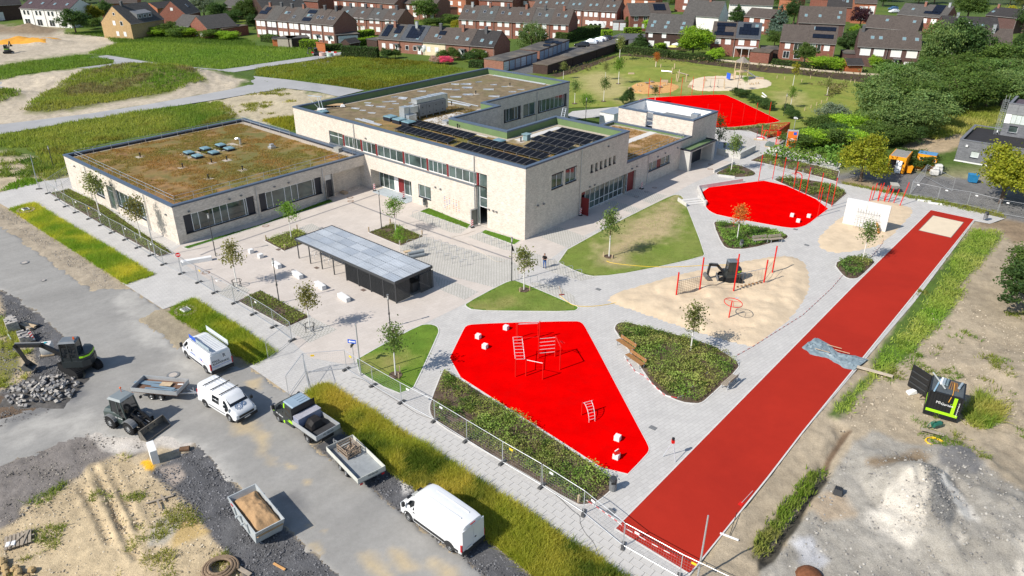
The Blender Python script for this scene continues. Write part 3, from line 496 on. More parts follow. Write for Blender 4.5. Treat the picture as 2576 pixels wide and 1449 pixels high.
def road_grid():
 P=[tuple(p)for p in gpoly(ROAD)];x0,x1=min(p[0]for p in P),max(p[0]for p in P);y0,y1=29.,max(p[1]for p in P);r=.22;nx,ny=int((x1-x0)/r),int((y1-y0)/r);gx,gy=[g.ravel()for g in np.meshgrid(np.linspace(x0,x1,nx),np.linspace(y0,y1,ny))]
 e=fbm(gx*.3,gy*.3,5);e2=fbm(gx*1.5,gy*1.5,4);d=sdist(gx,gy,P)+e2*.45;u=(gx*.75-gy*.66);st=fbm(u*1.3,(gx*.66+gy*.75)*.09,4);col=np.array((.285,.277,.26))*(1+.16*e[:,None]+.10*st[:,None]+.07*e2[:,None])
 sand,dark_band,dust=(.47,.375,.235),(.15,.15,.152),(.40,.385,.355)  # the darkest tone is laid in bands and patches on the asphalt
 for Q,c_,s_,am in((q(0,2,(1310,40),(1700,500),(2050,820),(1900,860),(1500,560),(1100,100)),dust,1.6,1.),(q(0,2,(0,1300),(900,1250),(1000,1449),(0,1500)),dust,2,1.2),(q(0,3,(900,0),(1900,130),(2300,500),(2000,120),(1500,-60)),dust,1.5,1.),(q(0,2,(20,1330),(500,1130),(900,1000),(920,1040),(500,1220),(60,1440)),dark_band,.9,.8),(q(0,2,(700,600),(900,1000),(760,1180),(560,1100)),dark_band,1.,.9),(q(1,3,(200,640),(420,600),(500,800),(300,740)),dark_band,.8,.6),(q(1,3,(-30,-20),(95,20),(100,160),(185,320),(130,330),(40,200)),sand,.8,.5),(q(1,3,(300,310),(390,360),(340,355)),sand,.35,.2),(q(1,3,(480,480),(545,480),(550,520),(490,525)),sand,.25,.1),(q(1,3,(500,915),(555,920),(560,950),(510,950)),sand,.25,.15),(q(1,3,(540,1120),(620,1110),(700,1200),(690,1255),(560,1180)),sand,.4,.3),(q(1,3,(660,990),(715,985),(705,1010)),sand,.2,.1),(q(1,3,(1060,1220),(1150,1250),(1340,1449),(1290,1460),(1110,1330)),sand,.7,.4),(q(1,3,(1390,1190),(1480,1220),(1600,1360),(1500,1380),(1400,1290)),sand,.7,.4),(q(1,3,(1780,1300),(1900,1350),(2000,1449),(1900,1449)),sand,.8,.5),(q(0,2,(2480,940),(2620,900),(2600,1010),(2500,1000)),sand,.6,.4),(q(0,2,(2300,1340),(2560,1300),(2620,1449),(2350,1480)),sand,.8,.5)):
  k=sdist(gx,gy,[tuple(p)for p in gpoly(Q)]);wg=np.clip(.5+(k+am*(e+.8*e2))/s_,0,1)[:,None]*.85;col=col*(1-wg)+np.array(c_)*(1+.15*e2[:,None])*wg
 z=-.035-np.clip(-d,0,1)*.6;i=np.arange(nx*ny).reshape(ny,nx);Qd=np.stack([i[:-1,:-1].ravel(),i[:-1,1:].ravel(),i[1:,1:].ravel(),i[1:,:-1].ravel()],1);ok=(d[Qd]>-.5).any(1)
 attrmat('road_surface',.92,3,.25,25,.12);tag(mo('road',npmesh('road',np.stack([gx,gy,z],1),Qd[ok],np.clip(col,.02,.8),BM['road_surface'])),kind='structure')
road_grid()
grassm=leafmat('grass_blades',(1,1,1),.5)
def gcol(x,y,a,b,sc=.15,amp=.25,dry=None):
 t=np.clip(.5+1.1*fbm(x*sc,y*sc,4),0,1)[:,None];c=1.75*(np.array(a)*(1-t)+np.array(b)*t)
 if dry is not None:
  k=np.clip((fbm(x*sc*1.7+31,y*sc*1.7,4)-.12)*4,0,1)[:,None];c=c*(1-k)+np.array(dry)*k
 return c*(1-amp/2+amp*rng.random((len(x),1)))
def grass(name,D,dens,h,wd,a,b,lbl=None,blades=5,sm=0,sc=.15,spread=.12,dry=None,hv=.5,zz=0,edge=0,centre=None,lean=.35):
 P=gpoly(D,sm);x,y=sct(P,dens,edge);hh=h*(1-hv/2+hv*np.clip(.5+fbm(x*.4,y*.4,3),0,1.2));cc=gcol(x,y,a,b,sc,dry=dry)
 z=zz+gz(x,y)
 return tag(mo(name,tufts(name,x,y,z-.03,hh,np.full(len(x),wd),cc,grassm,blades,lean,spread)),kind='stuff')
YG,DG,OG=(.31,.285,.04),(.12,.185,.02),(.24,.19,.03)
SW1=[(27,527),(85,512),(386,692),(318,714)];SW2=[(430,788),(440,772),(485,752),(695,886),(640,916),(585,886)]
SW3=[(771,987),(819,963),(1014,1087),(1288,1265),(1570,1449),(1650,1510),(1430,1510),(1345,1449),(1244,1369),(1044,1227),(981,1184),(870,1085),(790,1010)]
grass('swale_grass',SW1,95,.36,.034,YG,DG,blades=6,sc=.35,lean=.6);grass('swale_grass',SW2,95,.36,.032,YG,DG,blades=6,sc=.35,lean=.6)
grass('swale_grass',SW3,105,.4,.026,(.37,.30,.06),(.23,.25,.03),blades=7,sc=.3,dry=(.14,.2,.025),lean=.6)
for D in(SW1,SW2,SW3):sht('swale',ragged(gpoly(D),.4,.15,1),-.01,mat('swale_soil',(.15,.15,.03),.95,.3,1.5))
for D,sm in((L1,1),(L2,1),(L3,1)):
 grass('lawn_grass',D,20,.07,.025,(.13,.20,.03),(.17,.19,.05),blades=4,sm=sm,sc=.25,dry=(.30,.27,.10)if D is L1 else(.2,.21,.06),zz=.03,edge=.12,lean=.8)
for D in(G1,G2,G3):grass('lawn_grass',D,60,.1,.03,(.08,.17,.02),(.12,.2,.03),blades=4,zz=.03,edge=.1)
FG,FY=(.095,.155,.025),(.19,.2,.045)
grass('tall_grass',q(0,0,(-200,690),(0,665),(300,620),(880,550),(1100,600),(1140,640),(700,690),(0,818),(-200,860)),3.6,.55,.09,FG,(.11,.15,.03),spread=.35,sc=.08,blades=6)
grass('tall_grass',q(0,0,(870,540),(1170,440),(1500,420),(2576,470))+q(1,0,(560,500),(560,570),(0,650))+q(0,0,(2230,690),(1780,655),(1400,592),(1150,550)),2.6,.5,.1,FG,(.13,.17,.03),spread=.4,sc=.05,blades=7)
grass('tall_grass',q(0,0,(650,335),(1100,320),(1900,330),(2500,400))+q(1,0,(0,460),(300,480),(560,500),(0,480))+q(0,0,(1500,430),(1170,440),(1080,375)),2.4,.55,.1,(.12,.18,.03),(.085,.14,.025),spread=.4,sc=.05,blades=7)
grass('tall_grass',q(1,0,(0,690),(440,630),(850,560),(1200,590),(1700,620),(2100,700),(1500,860),(1100,905),(750,850),(300,795),(0,762)),3.2,.45,.085,(.11,.16,.025),(.22,.22,.03),spread=.35,sc=.06,dry=(.24,.235,.03),blades=7)
grass('tall_grass',[(-60,350),(0,340),(200,305),(375,277),(550,256),(600,292),(500,318),(280,355),(165,388),(170,440),(110,452),(85,430),(95,385),(60,372),(-60,365)],6,.5,.075,(.08,.14,.02),FY,spread=.3,sc=.09,dry=(.24,.23,.05),blades=6)
grass('tall_grass',q(0,0,(250,1120),(420,980),(640,870),(1000,735),(1500,685),(1850,730),(2080,850),(1800,910),(1300,990),(520,1130)),4.2,.5,.085,(.09,.15,.02),(.17,.17,.04),spread=.35,sc=.08,dry=(.22,.18,.09),blades=6)
grass('tall_grass',q(0,0,(-200,920),(130,940),(250,1000),(-200,1090)),3.,.6,.1,(.09,.15,.02),(.17,.17,.04),spread=.35,blades=6)
grass('tall_grass',q(1,0,(60,1210),(395,1165),(400,1300),(330,1315)),6,.6,.08,(.12,.16,.02),(.30,.26,.03),spread=.3,sc=.2)
grass('tall_grass',q(3,0,(1650,1120),(2340,1080),(2340,1230),(1950,1340),(1700,1400),(1450,1380),(1560,1230)),5,.6,.08,(.16,.19,.03),(.30,.27,.09),spread=.3,sc=.15)
grass('verge_grass',q(3,1,(2060,860),(2330,870),(2340,930),(2200,1120),(1900,1449),(1700,1449),(1850,1180)),18,.26,.05,(.13,.20,.025),(.24,.25,.07),spread=.25,sc=.3,lean=.7)
grass('verge_grass',q(3,2,(1720,0),(1990,0),(1640,440),(1420,640),(1180,850),(1000,960),(830,1230),(700,1250),(760,1120),(1040,880),(1130,690),(1400,400)),22,.26,.05,(.12,.2,.025),(.23,.25,.06),spread=.25,sc=.3,lean=.7)
grass('verge_grass',q(3,3,(-120,1080),(0,930),(160,720),(330,520),(400,400),(560,380),(420,620),(220,860),(0,1180),(-120,1290)),26,.4,.05,(.11,.17,.02),(.2,.19,.06),spread=.18,sc=.5)
grass('verge_grass',q(0,1,(0,480),(160,370),(330,350),(420,370),(340,410)),14,.4,.07,(.10,.19,.02),(.15,.2,.03),spread=.2)
grass('verge_grass',q(3,1,(700,375),(940,420),(1420,520),(1700,560),(2340,690),(2380,740),(2100,690),(1300,520),(760,400)),20,.3,.05,(.10,.17,.02),(.2,.2,.05),spread=.2)
def weeds(name,D,dens,thr,h,wd,a,b,sc=.5,blades=7,lean=.7,spread=.14):
 P=gpoly(D);x,y=sct(P,dens);k=fbm(x*sc,y*sc,4)>thr;x,y=x[k],y[k]
 z=gz(x,y)
 tag(mo(name,tufts(name,x,y,z-.05,h*(.5+rng.random(len(x))),np.full(len(x),wd),gcol(x,y,a,b,.4),grassm,blades,lean,spread)),kind='stuff')
weeds('weeds',q(0,3,(900,340),(1250,230),(1640,520),(1930,760),(2400,1380),(2400,1500),(-200,1500),(-200,1040),(210,750)),26,.22,.22,.03,(.13,.17,.03),(.22,.21,.06))
weeds('weeds',[(-60,750),(40,830),(90,900),(60,960),(-60,990)],30,.0,.3,.04,(.13,.18,.03),(.22,.21,.06))
weeds('weeds',q(3,2,(1500,0),(2576,0),(2576,1449),(1300,1449),(900,1300),(1200,860)),10,.28,.28,.04,(.10,.18,.02),(.2,.2,.05))
weeds('weeds',q(3,3,(1500,0),(2576,0),(2576,560),(1900,210),(1600,200)),12,.25,.25,.035,(.10,.18,.02),(.2,.2,.05))
weeds('weeds',q(3,2,(1640,1290),(1700,1240),(1960,1320),(2100,1060),(2340,1180),(2360,1340),(2150,1420),(1900,1360)),34,-.25,.55,.035,(.10,.16,.02),(.24,.22,.06))
weeds('weeds',q(0,1,(0,60),(330,120),(540,240),(640,330),(380,390),(180,330),(0,330)),5,.1,.6,.08,(.07,.12,.02),(.15,.17,.04),.25,spread=.3)
weeds('weeds',q(1,0,(-500,1010),(300,890),(800,975),(400,1150),(0,1200)),3,.15,.4,.08,(.14,.16,.03),(.26,.24,.06),.2,spread=.3)
coverm=leafmat('cover_leaves',(1,1,1),.42)
def cover(D,sm,dens,h,ls,a,b,name='ground_cover',thr=-.3,edge=.25):
 P=gpoly(D,sm);x,y=sct(P,dens,edge);nn=fbm(x*.55,y*.55,4);k=nn>thr+.25*(rng.random(len(x))-.5);x,y,nn=x[k],y[k],nn[k]
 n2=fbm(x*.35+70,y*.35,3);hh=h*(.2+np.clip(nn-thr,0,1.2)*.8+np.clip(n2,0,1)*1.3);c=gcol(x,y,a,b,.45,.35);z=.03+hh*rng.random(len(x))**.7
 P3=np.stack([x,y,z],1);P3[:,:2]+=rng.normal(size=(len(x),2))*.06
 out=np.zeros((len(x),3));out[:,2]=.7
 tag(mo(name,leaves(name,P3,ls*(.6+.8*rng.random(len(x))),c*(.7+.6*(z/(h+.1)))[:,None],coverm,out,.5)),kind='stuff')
PG,PB=(.135,.21,.04),(.215,.22,.065)
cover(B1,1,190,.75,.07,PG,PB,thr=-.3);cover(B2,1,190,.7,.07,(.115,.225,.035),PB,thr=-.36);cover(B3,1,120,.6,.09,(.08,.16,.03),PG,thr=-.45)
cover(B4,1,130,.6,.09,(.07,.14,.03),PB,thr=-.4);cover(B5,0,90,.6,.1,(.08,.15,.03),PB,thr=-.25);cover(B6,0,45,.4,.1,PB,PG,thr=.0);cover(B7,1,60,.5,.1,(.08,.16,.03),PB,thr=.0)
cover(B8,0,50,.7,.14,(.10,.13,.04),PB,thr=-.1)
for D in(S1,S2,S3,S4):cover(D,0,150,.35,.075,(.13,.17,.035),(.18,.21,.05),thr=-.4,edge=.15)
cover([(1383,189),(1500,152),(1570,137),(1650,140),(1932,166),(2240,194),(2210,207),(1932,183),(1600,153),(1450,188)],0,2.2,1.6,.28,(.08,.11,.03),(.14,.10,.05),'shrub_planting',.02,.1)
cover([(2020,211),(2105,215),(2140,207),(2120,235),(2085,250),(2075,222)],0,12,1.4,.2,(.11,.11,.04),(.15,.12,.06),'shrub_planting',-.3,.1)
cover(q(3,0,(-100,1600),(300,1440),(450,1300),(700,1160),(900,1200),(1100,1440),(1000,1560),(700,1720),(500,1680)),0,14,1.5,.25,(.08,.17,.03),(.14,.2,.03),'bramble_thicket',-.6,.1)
def rubble(name,D,n,s0,s1,c0,c1,thr=-1.):
 P=gpoly(D);x,y=sct(P,n);k=fbm(x*.4+7,y*.4,4)>thr;x,y=x[k],y[k];N=len(x);s_=s0+(s1-s0)*rng.random(N)**3;z=gz(x,y)-.05;a=rng.random(N)*6.28;V=[]
 for i in rg(5):
  r=s_*(.7+.5*rng.random(N));V.append(np.stack([x+r*np.cos(a+i*1.257),y+r*np.sin(a+i*1.257),z],1))
 V.append(np.stack([x+s_*.2*rng.normal(size=N),y+s_*.2*rng.normal(size=N),z+s_*(.6+.7*rng.random(N))],1));V=np.stack(V,1).reshape(-1,3);b=np.arange(N)*6;F=np.concatenate([np.stack([b+i,b+(i+1)%5,b+5],1)for i in rg(5)]);t=rng.random((N,1));cc=(np.array(c0)*(1-t)+np.array(c1)*t)*(.7+.5*rng.random((N,1)))
 tag(mo(name,npmesh(name,V,F,np.repeat(cc,6,0),BM['stone_bits'])),kind='stuff')
attrmat('stone_bits',.9,3,.2,8,.2)
rubble('gravel',q(3,3,(830,170),(1900,210),(2400,560),(2700,900),(2700,1500),(0,1500),(150,1170),(300,960),(600,500)),14,.02,.12,(.2,.19,.18),(.42,.4,.36))
rubble('gravel',q(3,3,(1500,520),(1700,560),(1920,1000),(1700,1060),(1560,800)),40,.03,.1,(.13,.13,.13),(.26,.25,.24));rubble('gravel',q(3,3,(1030,880),(1480,520),(1580,700),(1570,1000),(1400,1130)),22,.03,.13,(.46,.42,.36),(.62,.58,.51))  # first gravel is dark to match the shade painted on the ridge slope
rubble('gravel',q(0,3,(1500,400),(2000,130),(2400,540),(3430,1449),(2500,1500),(2000,900)),60,.025,.09,(.07,.07,.075),(.22,.22,.23));rubble('gravel',[(784,1118),(981,1180),(1244,1368),(1350,1455),(1219,1452),(1019,1298),(906,1212)],60,.025,.09,(.07,.07,.075),(.24,.24,.25))
rubble('gravel',q(0,3,(0,340),(900,0),(1500,100),(1250,230),(500,600),(200,860),(0,900)),30,.025,.1,(.12,.11,.1),(.34,.31,.27));rubble('gravel',q(0,2,(0,0),(100,60),(600,470),(760,900),(500,1250),(0,1400)),40,.025,.1,(.07,.07,.07),(.25,.24,.23));rubble('gravel',q(0,3,(900,340),(1250,230),(1640,520),(1930,760),(2400,1380),(2400,1500),(-200,1500),(0,1000),(210,750)),30,.02,.09,(.3,.24,.16),(.62,.53,.39))
rubble('gravel',q(3,2,(1700,0),(2576,400),(2576,1449),(700,1449),(1000,1000)),14,.02,.1,(.3,.25,.18),(.58,.5,.38));rubble('gravel',q(0,1,(0,640),(110,660),(1230,1405),(1000,1449),(0,740)),40,.02,.08,(.2,.19,.18),(.5,.44,.35))
def bushes(D,sm,n,r0,r1,cs,name='shrub_planting'):
 P=gpoly(D,sm);x,y=sct(P,n,.35);V,K=[],[]
 for a,b in zip(x,y):
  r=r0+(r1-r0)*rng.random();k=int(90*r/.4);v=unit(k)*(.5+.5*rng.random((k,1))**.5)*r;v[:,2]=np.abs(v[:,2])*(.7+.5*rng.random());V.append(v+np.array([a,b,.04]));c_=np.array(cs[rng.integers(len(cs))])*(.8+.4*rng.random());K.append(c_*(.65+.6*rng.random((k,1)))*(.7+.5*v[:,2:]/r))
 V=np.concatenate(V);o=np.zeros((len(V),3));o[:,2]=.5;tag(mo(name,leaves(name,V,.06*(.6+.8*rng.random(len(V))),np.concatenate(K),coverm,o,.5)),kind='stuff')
GS=((.10,.20,.03),(.15,.21,.04),(.20,.23,.06),(.08,.15,.03),(.22,.19,.07))
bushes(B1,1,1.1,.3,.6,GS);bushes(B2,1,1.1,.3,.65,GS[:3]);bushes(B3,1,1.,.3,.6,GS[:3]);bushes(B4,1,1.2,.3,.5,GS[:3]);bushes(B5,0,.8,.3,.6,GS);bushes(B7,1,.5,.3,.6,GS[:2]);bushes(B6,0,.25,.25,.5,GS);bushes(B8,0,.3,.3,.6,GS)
brick_l=brickmat('pale_brick',(.72,.645,.56),(.585,.515,.44),(.56,.515,.46),.26,.085)
coping_m=mat('coping_sheet',(.075,.105,.155),.45,.06,1);green_m=mat('green_lining',(.135,.20,.09),.7,.1,.8);navy=mat('navy_sheet',(.012,.016,.028),.5,.1,2)
gravel_m=mat('roof_gravel',(.46,.40,.33),.95,.25,5,bmp=.4,bscale=25);frame_w=mat('white_frame',(.72,.74,.76),.4,.03,1);frame_d=mat('dark_frame',(.05,.055,.06),.45,.05,1)
sedum_o=mat('sedum_orange',(.30,.19,.08),.95,.4,.6,bmp=.9,bscale=3,patch=((.17,.165,.055),.22,.42,.6))
sedum_w=mat('wing_sedum',(.30,.175,.075),.95,.4,.7,bmp=1.,bscale=3,patch=((.165,.155,.05),.13,.40,.58))
sedum_b=mat('roof_substrate',(.215,.165,.10),.95,.3,1.0,bmp=.7,bscale=5,patch=((.17,.16,.06),.3,.5,.75))
sedum_p=mat('pale_sedum',(.43,.28,.16),.95,.35,.9,bmp=.9,bscale=3,patch=((.28,.2,.07),.3,.5,.7))
glass=glassmat('window_glass',(.055,.08,.075));redpan=mat('dark_red_panel',(.17,.012,.014),.5,.05,1);stl=mat('galvanised_steel',(.52,.54,.56),.4,.1,3,metal=.6)
whitep=mat('white_lining',(.80,.80,.79),.6,.03,1);silver=mat('duct_sheet',(.55,.57,.58),.35,.12,1.5,metal=.7);dgrey=mat('dark_grey_paint',(.045,.048,.052),.5,.08,2);mgrey=mat('mid_grey_paint',(.17,.175,.18),.5,.08,2)
conc_raw=mat('raw_concrete',(.50,.49,.46),.85,.1,1.2);black=mat('black_plastic',(.014,.014,.015),.5,.1,2)
school=thg('school_building','pale brick school with flat planted roofs, long window bands and blue grey copings','school',C0,YAW)
def W2L(p):d=p-C0;return V3((d.dot(UA),d.dot(UB),p.z))
class Fac:
 def __init__(s,o,u,n):s.o,s.u,s.n=Vector(o),Vector(u),Vector(n)
 def P(s,x,z,d=0.):return s.o+s.u*x+s.n*d+V3((0,0,z))
 def box(s,mb,x0,x1,z0,z1,d0,d1,m=0):
  mb.hexa([s.P(x0,z0,d0),s.P(x1,z0,d0),s.P(x1,z0,d1),s.P(x0,z0,d1)],[s.P(x0,z1,d0),s.P(x1,z1,d0),s.P(x1,z1,d1),s.P(x0,z1,d1)],m)
 def wall(s,mb,x0,x1,z0,z1,ops,dep=.22,m=0):
  xs=sorted({x0,x1,*[v for o in ops for v in o[:2]]});zs=sorted({z0,z1,*[v for o in ops for v in o[2:4]]})
  for a,b in zip(xs[:-1],xs[1:]):
   for c,d in zip(zs[:-1],zs[1:]):
    if not any(o[0]<=a and b<=o[1]and o[2]<=c and d<=o[3]for o in ops):
     mb.poly([s.P(a,c),s.P(b,c),s.P(b,d),s.P(a,d)],m)
  for o in ops:
   a,b,c,d=o[:4];e=-(o[4]if len(o)>4 else dep)
   mb.poly([s.P(a,c),s.P(a,c,e),s.P(a,d,e),s.P(a,d)],m);mb.poly([s.P(b,c),s.P(b,d),s.P(b,d,e),s.P(b,c,e)],m)
   mb.poly([s.P(a,d),s.P(a,d,e),s.P(b,d,e),s.P(b,d)],m);mb.poly([s.P(a,c),s.P(b,c),s.P(b,c,e),s.P(a,c,e)],m)
def wnd(par,f,x0,x1,z0,z1,splits=(),trans=(),dep=.16,fm=None,gm=None,sill=True,ends=0.,fw=.06,endm=None,name='window',blind=0.):
 fm=fm or frame_w;gm=gm or glass;mb=MB();e=-dep;xs=[x0,*splits,x1]
 if ends:xs=[x0+ends,*splits,x1-ends]
 for x in xs:f.box(mb,x-fw/2,x+fw/2,z0,z1,e-.05,e+.03)
 for z in(z0,*trans,z1):f.box(mb,xs[0],xs[-1],z-fw/2,z+fw/2,e-.045,e+.025)
 o=mb.bd(name,fm,par);zz=[z0,*trans,z1]
 for a,b in zip(xs[:-1],xs[1:]):
  for c,d in zip(zz[:-1],zz[1:]):
   m=MB();f.box(m,a+fw/2,b-fw/2,c+fw/2,d-fw/2,e-.03,e-.015);m.bd('pane',gm,o)
 if ends:
  for a,b in((x0,x0+ends),(x1-ends,x1)):
   m=MB();f.box(m,a,b-.03,z0,z1,e-.04,e+.02);m.bd('shutter_panel',endm or navy,o)
 if sill:m=MB();f.box(m,x0-.03,x1+.03,z0-.1,z0,-.02-dep,.06);m.bd('sill',navy,o)
 if blind:m=MB();f.box(m,x0+.02,x1-.02,z1-blind,z1,e+.03,e+.1);m.bd('blind_box',stl,o)
 return o
def inset(P,d):
 n=len(P);Q=[]
 for i in rg(n):
  a,b,c=Vector(P[i-1]),Vector(P[i]),Vector(P[(i+1)%n]);e1,e2=(b-a).normalized(),(c-b).normalized()
  n1,n2=V3((-e1.y,e1.x)),V3((-e2.y,e2.x));Q.append(b+(n1+n2)*d if abs(e1.dot(e2))<.5 else b+n1*d)
 return Q
def roofset(par,P,ztop,zroof,lining,cop=.42,name='roof',fill=gravel_m,cz=.18):
 m=MB();o,i=inset(P,-.05),inset(P,cop);n=len(P)
 for k in rg(n):
  j=(k+1)%n;q4=[o[k],o[j],i[j],i[k]];m.hexa([(p.x,p.y,ztop-cz)for p in q4],[(p.x,p.y,ztop+.02)for p in q4])
 m.bd('coping',coping_m,par);m=MB();i=inset(P,cop-.03)
 for k in rg(n):
  j=(k+1)%n;m.poly([(*i[k],zroof),(*i[j],zroof),(*i[j],ztop-.17),(*i[k],ztop-.17)])
 m.bd('parapet_lining',lining,par)
 r=sht(name,inset(P,cop-.04),zroof,fill,kind=None,parent=par);return r
def V2(*p):return[Vector(a)for a in p]
MAIN=V2((-43.7,0),(0,0),(0,21),(-12,21),(-12,10.6),(-21.8,10.6),(-21.8,20.5),(-25,20.5),(-25,41.7),(-43.7,41.7))
WING=V2((-57.7,-26.75),(-28.2,-26.75),(-28.2,0),(-57.7,0));LOWR=V2((-13.9,21),(0,21),(0,38.6),(-13.9,38.6));TECH=V2((-13,38.6),(0,38.6),(0,46.4),(-13,46.4))
F1=Fac((0,0,0),(1,0,0),(0,-1,0));F2=Fac((0,0,0),(0,1,0),(1,0,0));F3=Fac((0,-26.75,0),(1,0,0),(0,-1,0));F4=Fac((-28.2,0,0),(0,1,0),(1,0,0));F5=Fac((-25,0,0),(0,1,0),(1,0,0));F6=Fac((0,38.6,0),(1,0,0),(0,-1,0))
wb=MB()
op1=[(-35.6,-32.6,4.62,6.55),(-32.6,-5.8,4.9,6.5),(-7.6,-5.8,.02,4.9,.3),(-27.1,-19.0,.02,2.77,1.5),(-17.7,-15.4,1.1,2.8)]
F1.wall(wb,-43.7,0,0,8.5,op1)
slots=[(12.6+k*1.0,13.15+k*1.0,5.0,6.0,.3)for k in rg(6)]
op2=[(4.75,7.0,4.75,6.62),(7.4,9.65,4.75,6.66),(10.9,23.5,.04,2.85,.35)]+slots
F2.wall(wb,0,21,0,8.5,[o for o in op2 if o[1]<21]+[(10.9,21,.04,2.85,.35)])
F2.wall(wb,21,38.6,0,4.3,[(21,23.5,.04,2.85,.35),(26.7,32.7,1.65,2.95)]);F2.wall(wb,38.6,46.4,0,6.65,[])
op3=[(-49.3,-46.8,1.0,3.2),(-45.6,-43.9,.04,3.2,.3),(-43.2,-35.5,.95,3.15)]
F3.wall(wb,-57.7,-28.2,0,4.5,op3)
op4=[(-25.75,-16.9,.95,3.2),(-16.25,-7.2,.95,3.2),(-6.6,-5.4,.03,3.2,.3),(-5.3,-.05,.03,3.1,1.1)]
F4.wall(wb,-26.75,0,0,4.5,op4);wb.poly([F4.P(-5.3,.03,-1.1),F4.P(-.05,.03,-1.1),F4.P(-.05,3.1,-1.1),F4.P(-5.3,3.1,-1.1)])
op5=[(24.9,29.0,4.65,6.75),(29.6,32.65,4.65,6.75),(33.3,41.1,4.65,6.75)]
F5.wall(wb,20.5,41.7,0,8.5,op5)
def plain(a,b,z0,z1):wb.poly([(*a,z0),(*b,z0),(*b,z1),(*a,z1)])
for a,b in(((0,21),(-12,21)),((-12,21),(-12,10.6)),((-12,10.6),(-21.8,10.6)),((-21.8,10.6),(-21.8,20.5)),((-21.8,20.5),(-25,20.5)),((-25,41.7),(-43.7,41.7)),((-43.7,41.7),(-43.7,0))):plain(a,b,0,8.5)
for a,b in(((-57.7,-26.75),(-57.7,0)),((-57.7,0),(-43.7,0))):plain(a,b,0,4.5)
plain((-13.9,21),(-13.9,38.6),0,4.3)
for a,b in(((-13,38.6),(-13,46.4)),((-13,46.4),(0,46.4))):plain(a,b,0,6.65)
F6.wall(wb,-13,0,3.9,6.65,[(-7.95,-6.8,3.91,6.65,.3)])
wb.bd('wall',brick_l,school)
def notched_tech():
 m=MB();o=-.05
 for x0,x1,y0,y1 in((-13.05,-7.95,38.55,38.97),(-6.8,.05,38.55,38.97),(-13.05,-12.6,38.98,46.45),(-.4,.05,38.98,46.45),(-12.59,-.41,46.0,46.45)):m.box(x0,x1,y0,y1,6.56,6.77)
 m.bd('coping',coping_m,school);m=MB()
 for p4 in(((-12.6,38.95),(-7.95,38.95)),((-6.8,38.95),(-.4,38.95)),((-.4,38.95),(-.4,46.0)),((-.4,46.0),(-12.6,46.0)),((-12.6,46.0),(-12.6,38.95))):m.poly([(*p4[0],4.6),(*p4[1],4.6),(*p4[1],6.58),(*p4[0],6.58)])
 m.box(-8.05,-7.96,38.6,38.95,4,6.6);m.box(-6.79,-6.7,38.6,38.95,4,6.6);m.bd('parapet_lining',whitep,school)
 sht('roof',V2((-12.6,38.95),(-.4,38.95),(-.4,46),(-12.6,46)),4.6,mat('plant_roof',(.45,.46,.47),.8),kind=None,parent=school)
notched_tech()
roofset(school,MAIN,8.62,7.6,green_m);roofset(school,WING,4.62,4.2,navy);roofset(school,LOWR,4.42,3.95,green_m)
for nm,P,z,mt in(('planted_roof',V2((-42.6,10.5),(-25.8,10.5),(-25.8,40.6),(-42.6,40.6)),7.612,sedum_b),('planted_roof',V2((-42.6,1.1),(-31.5,1.1),(-31.5,10.5),(-42.6,10.5)),7.612,sedum_b),('planted_roof',V2((-31.4,1.1),(-1.1,1.1),(-1.1,9.4),(-22.8,9.4),(-22.8,12),(-25.8,19.8),(-25.8,10.4),(-31.4,10.4)),7.618,sedum_o),('planted_roof',V2((-10.9,9.5),(-1.1,9.5),(-1.1,19.8),(-10.9,19.8)),7.624,mat('sparse_sedum',(.30,.24,.13),.95,.3,1,bmp=.6,bscale=6)),('planted_roof',V2((-56.9,-25.9),(-29.3,-25.9),(-29.3,-1.4),(-56.9,-1.4)),4.212,sedum_w),('planted_roof',V2((-12.9,22),(-1.0,22),(-1.0,37.6),(-5.6,37.6),(-5.6,22.1),(-6.9,22.1),(-6.9,37.6),(-12.9,37.6)),3.96,sedum_p)):
 sht(nm,P,z,mt,kind=None,parent=school)
MB().box(-6.85,-5.65,22,38.6,3.95,3.99).bd('roof_walkway',conc,school)
m=MB();m.box(-26.6,-22.6,9.6,16.5,7.6,7.65);m.box(-10.6,-9.6,10.5,19.5,7.6,7.66);m.box(-30,-14,9.0,9.2,7.6,7.68);m.bd('roof_walkway',conc,school)
for f_,a_ in((F1,(-43.6,-28.3,4.25,4.55)),(F6,(-12.9,-8,3.97,4.25)),(F6,(-6.7,-.1,3.97,4.25))):m=MB();f_.box(m,*a_,0,.06);m.bd('wall_base',green_m,school)
for f_,a_ in((F1,(-43.6,-28.3,4.552,4.64)),(F6,(-12.9,-8,4.255,4.4)),(F6,(-6.7,-.1,4.255,4.4))):m=MB();f_.box(m,*a_,0,.08);m.bd('base_flashing',navy,school)
wnd(school,F1,-35.6,-32.75,4.66,6.5,(-33.7,),(5.9,),sill=False)
reds=[-32.6,-28.8,-25.7,-20.4,-16.0,-12.45,-7.5]
for k,(a,b)in en(zip(reds[:-1],reds[1:])):
 nsp=3 if b-a<3.2 else 4
 if k==1:nsp=3
 wnd(school,F1,a+.3,b-.06,4.94,6.32,[a+.3+(b-a-.36)*t/nsp for t in rg(1,nsp)]if k!=3 else[a+1.1,b-1.1],sill=False,blind=0.)
for a in reds:m=MB();F1.box(m,a,a+.27,4.92,6.48,-.2,-.05);m.bd('red_panel',redpan,school)
m=MB();[F1.box(m,a+.3,b-.05,6.34,6.49,-.2,-.04)for a,b in zip(reds[:-1],reds[1:])];m.bd('blind_box',stl,school)
m=MB();F1.box(m,-35.7,-7.6,4.66,4.88,-.02,.07);m.bd('sill_band',mat('sill_band',(.14,.155,.175),.5),school)
wnd(school,F1,-7.15,-5.85,2.35,6.45,(),(3.5,4.85),dep=.24,sill=False)
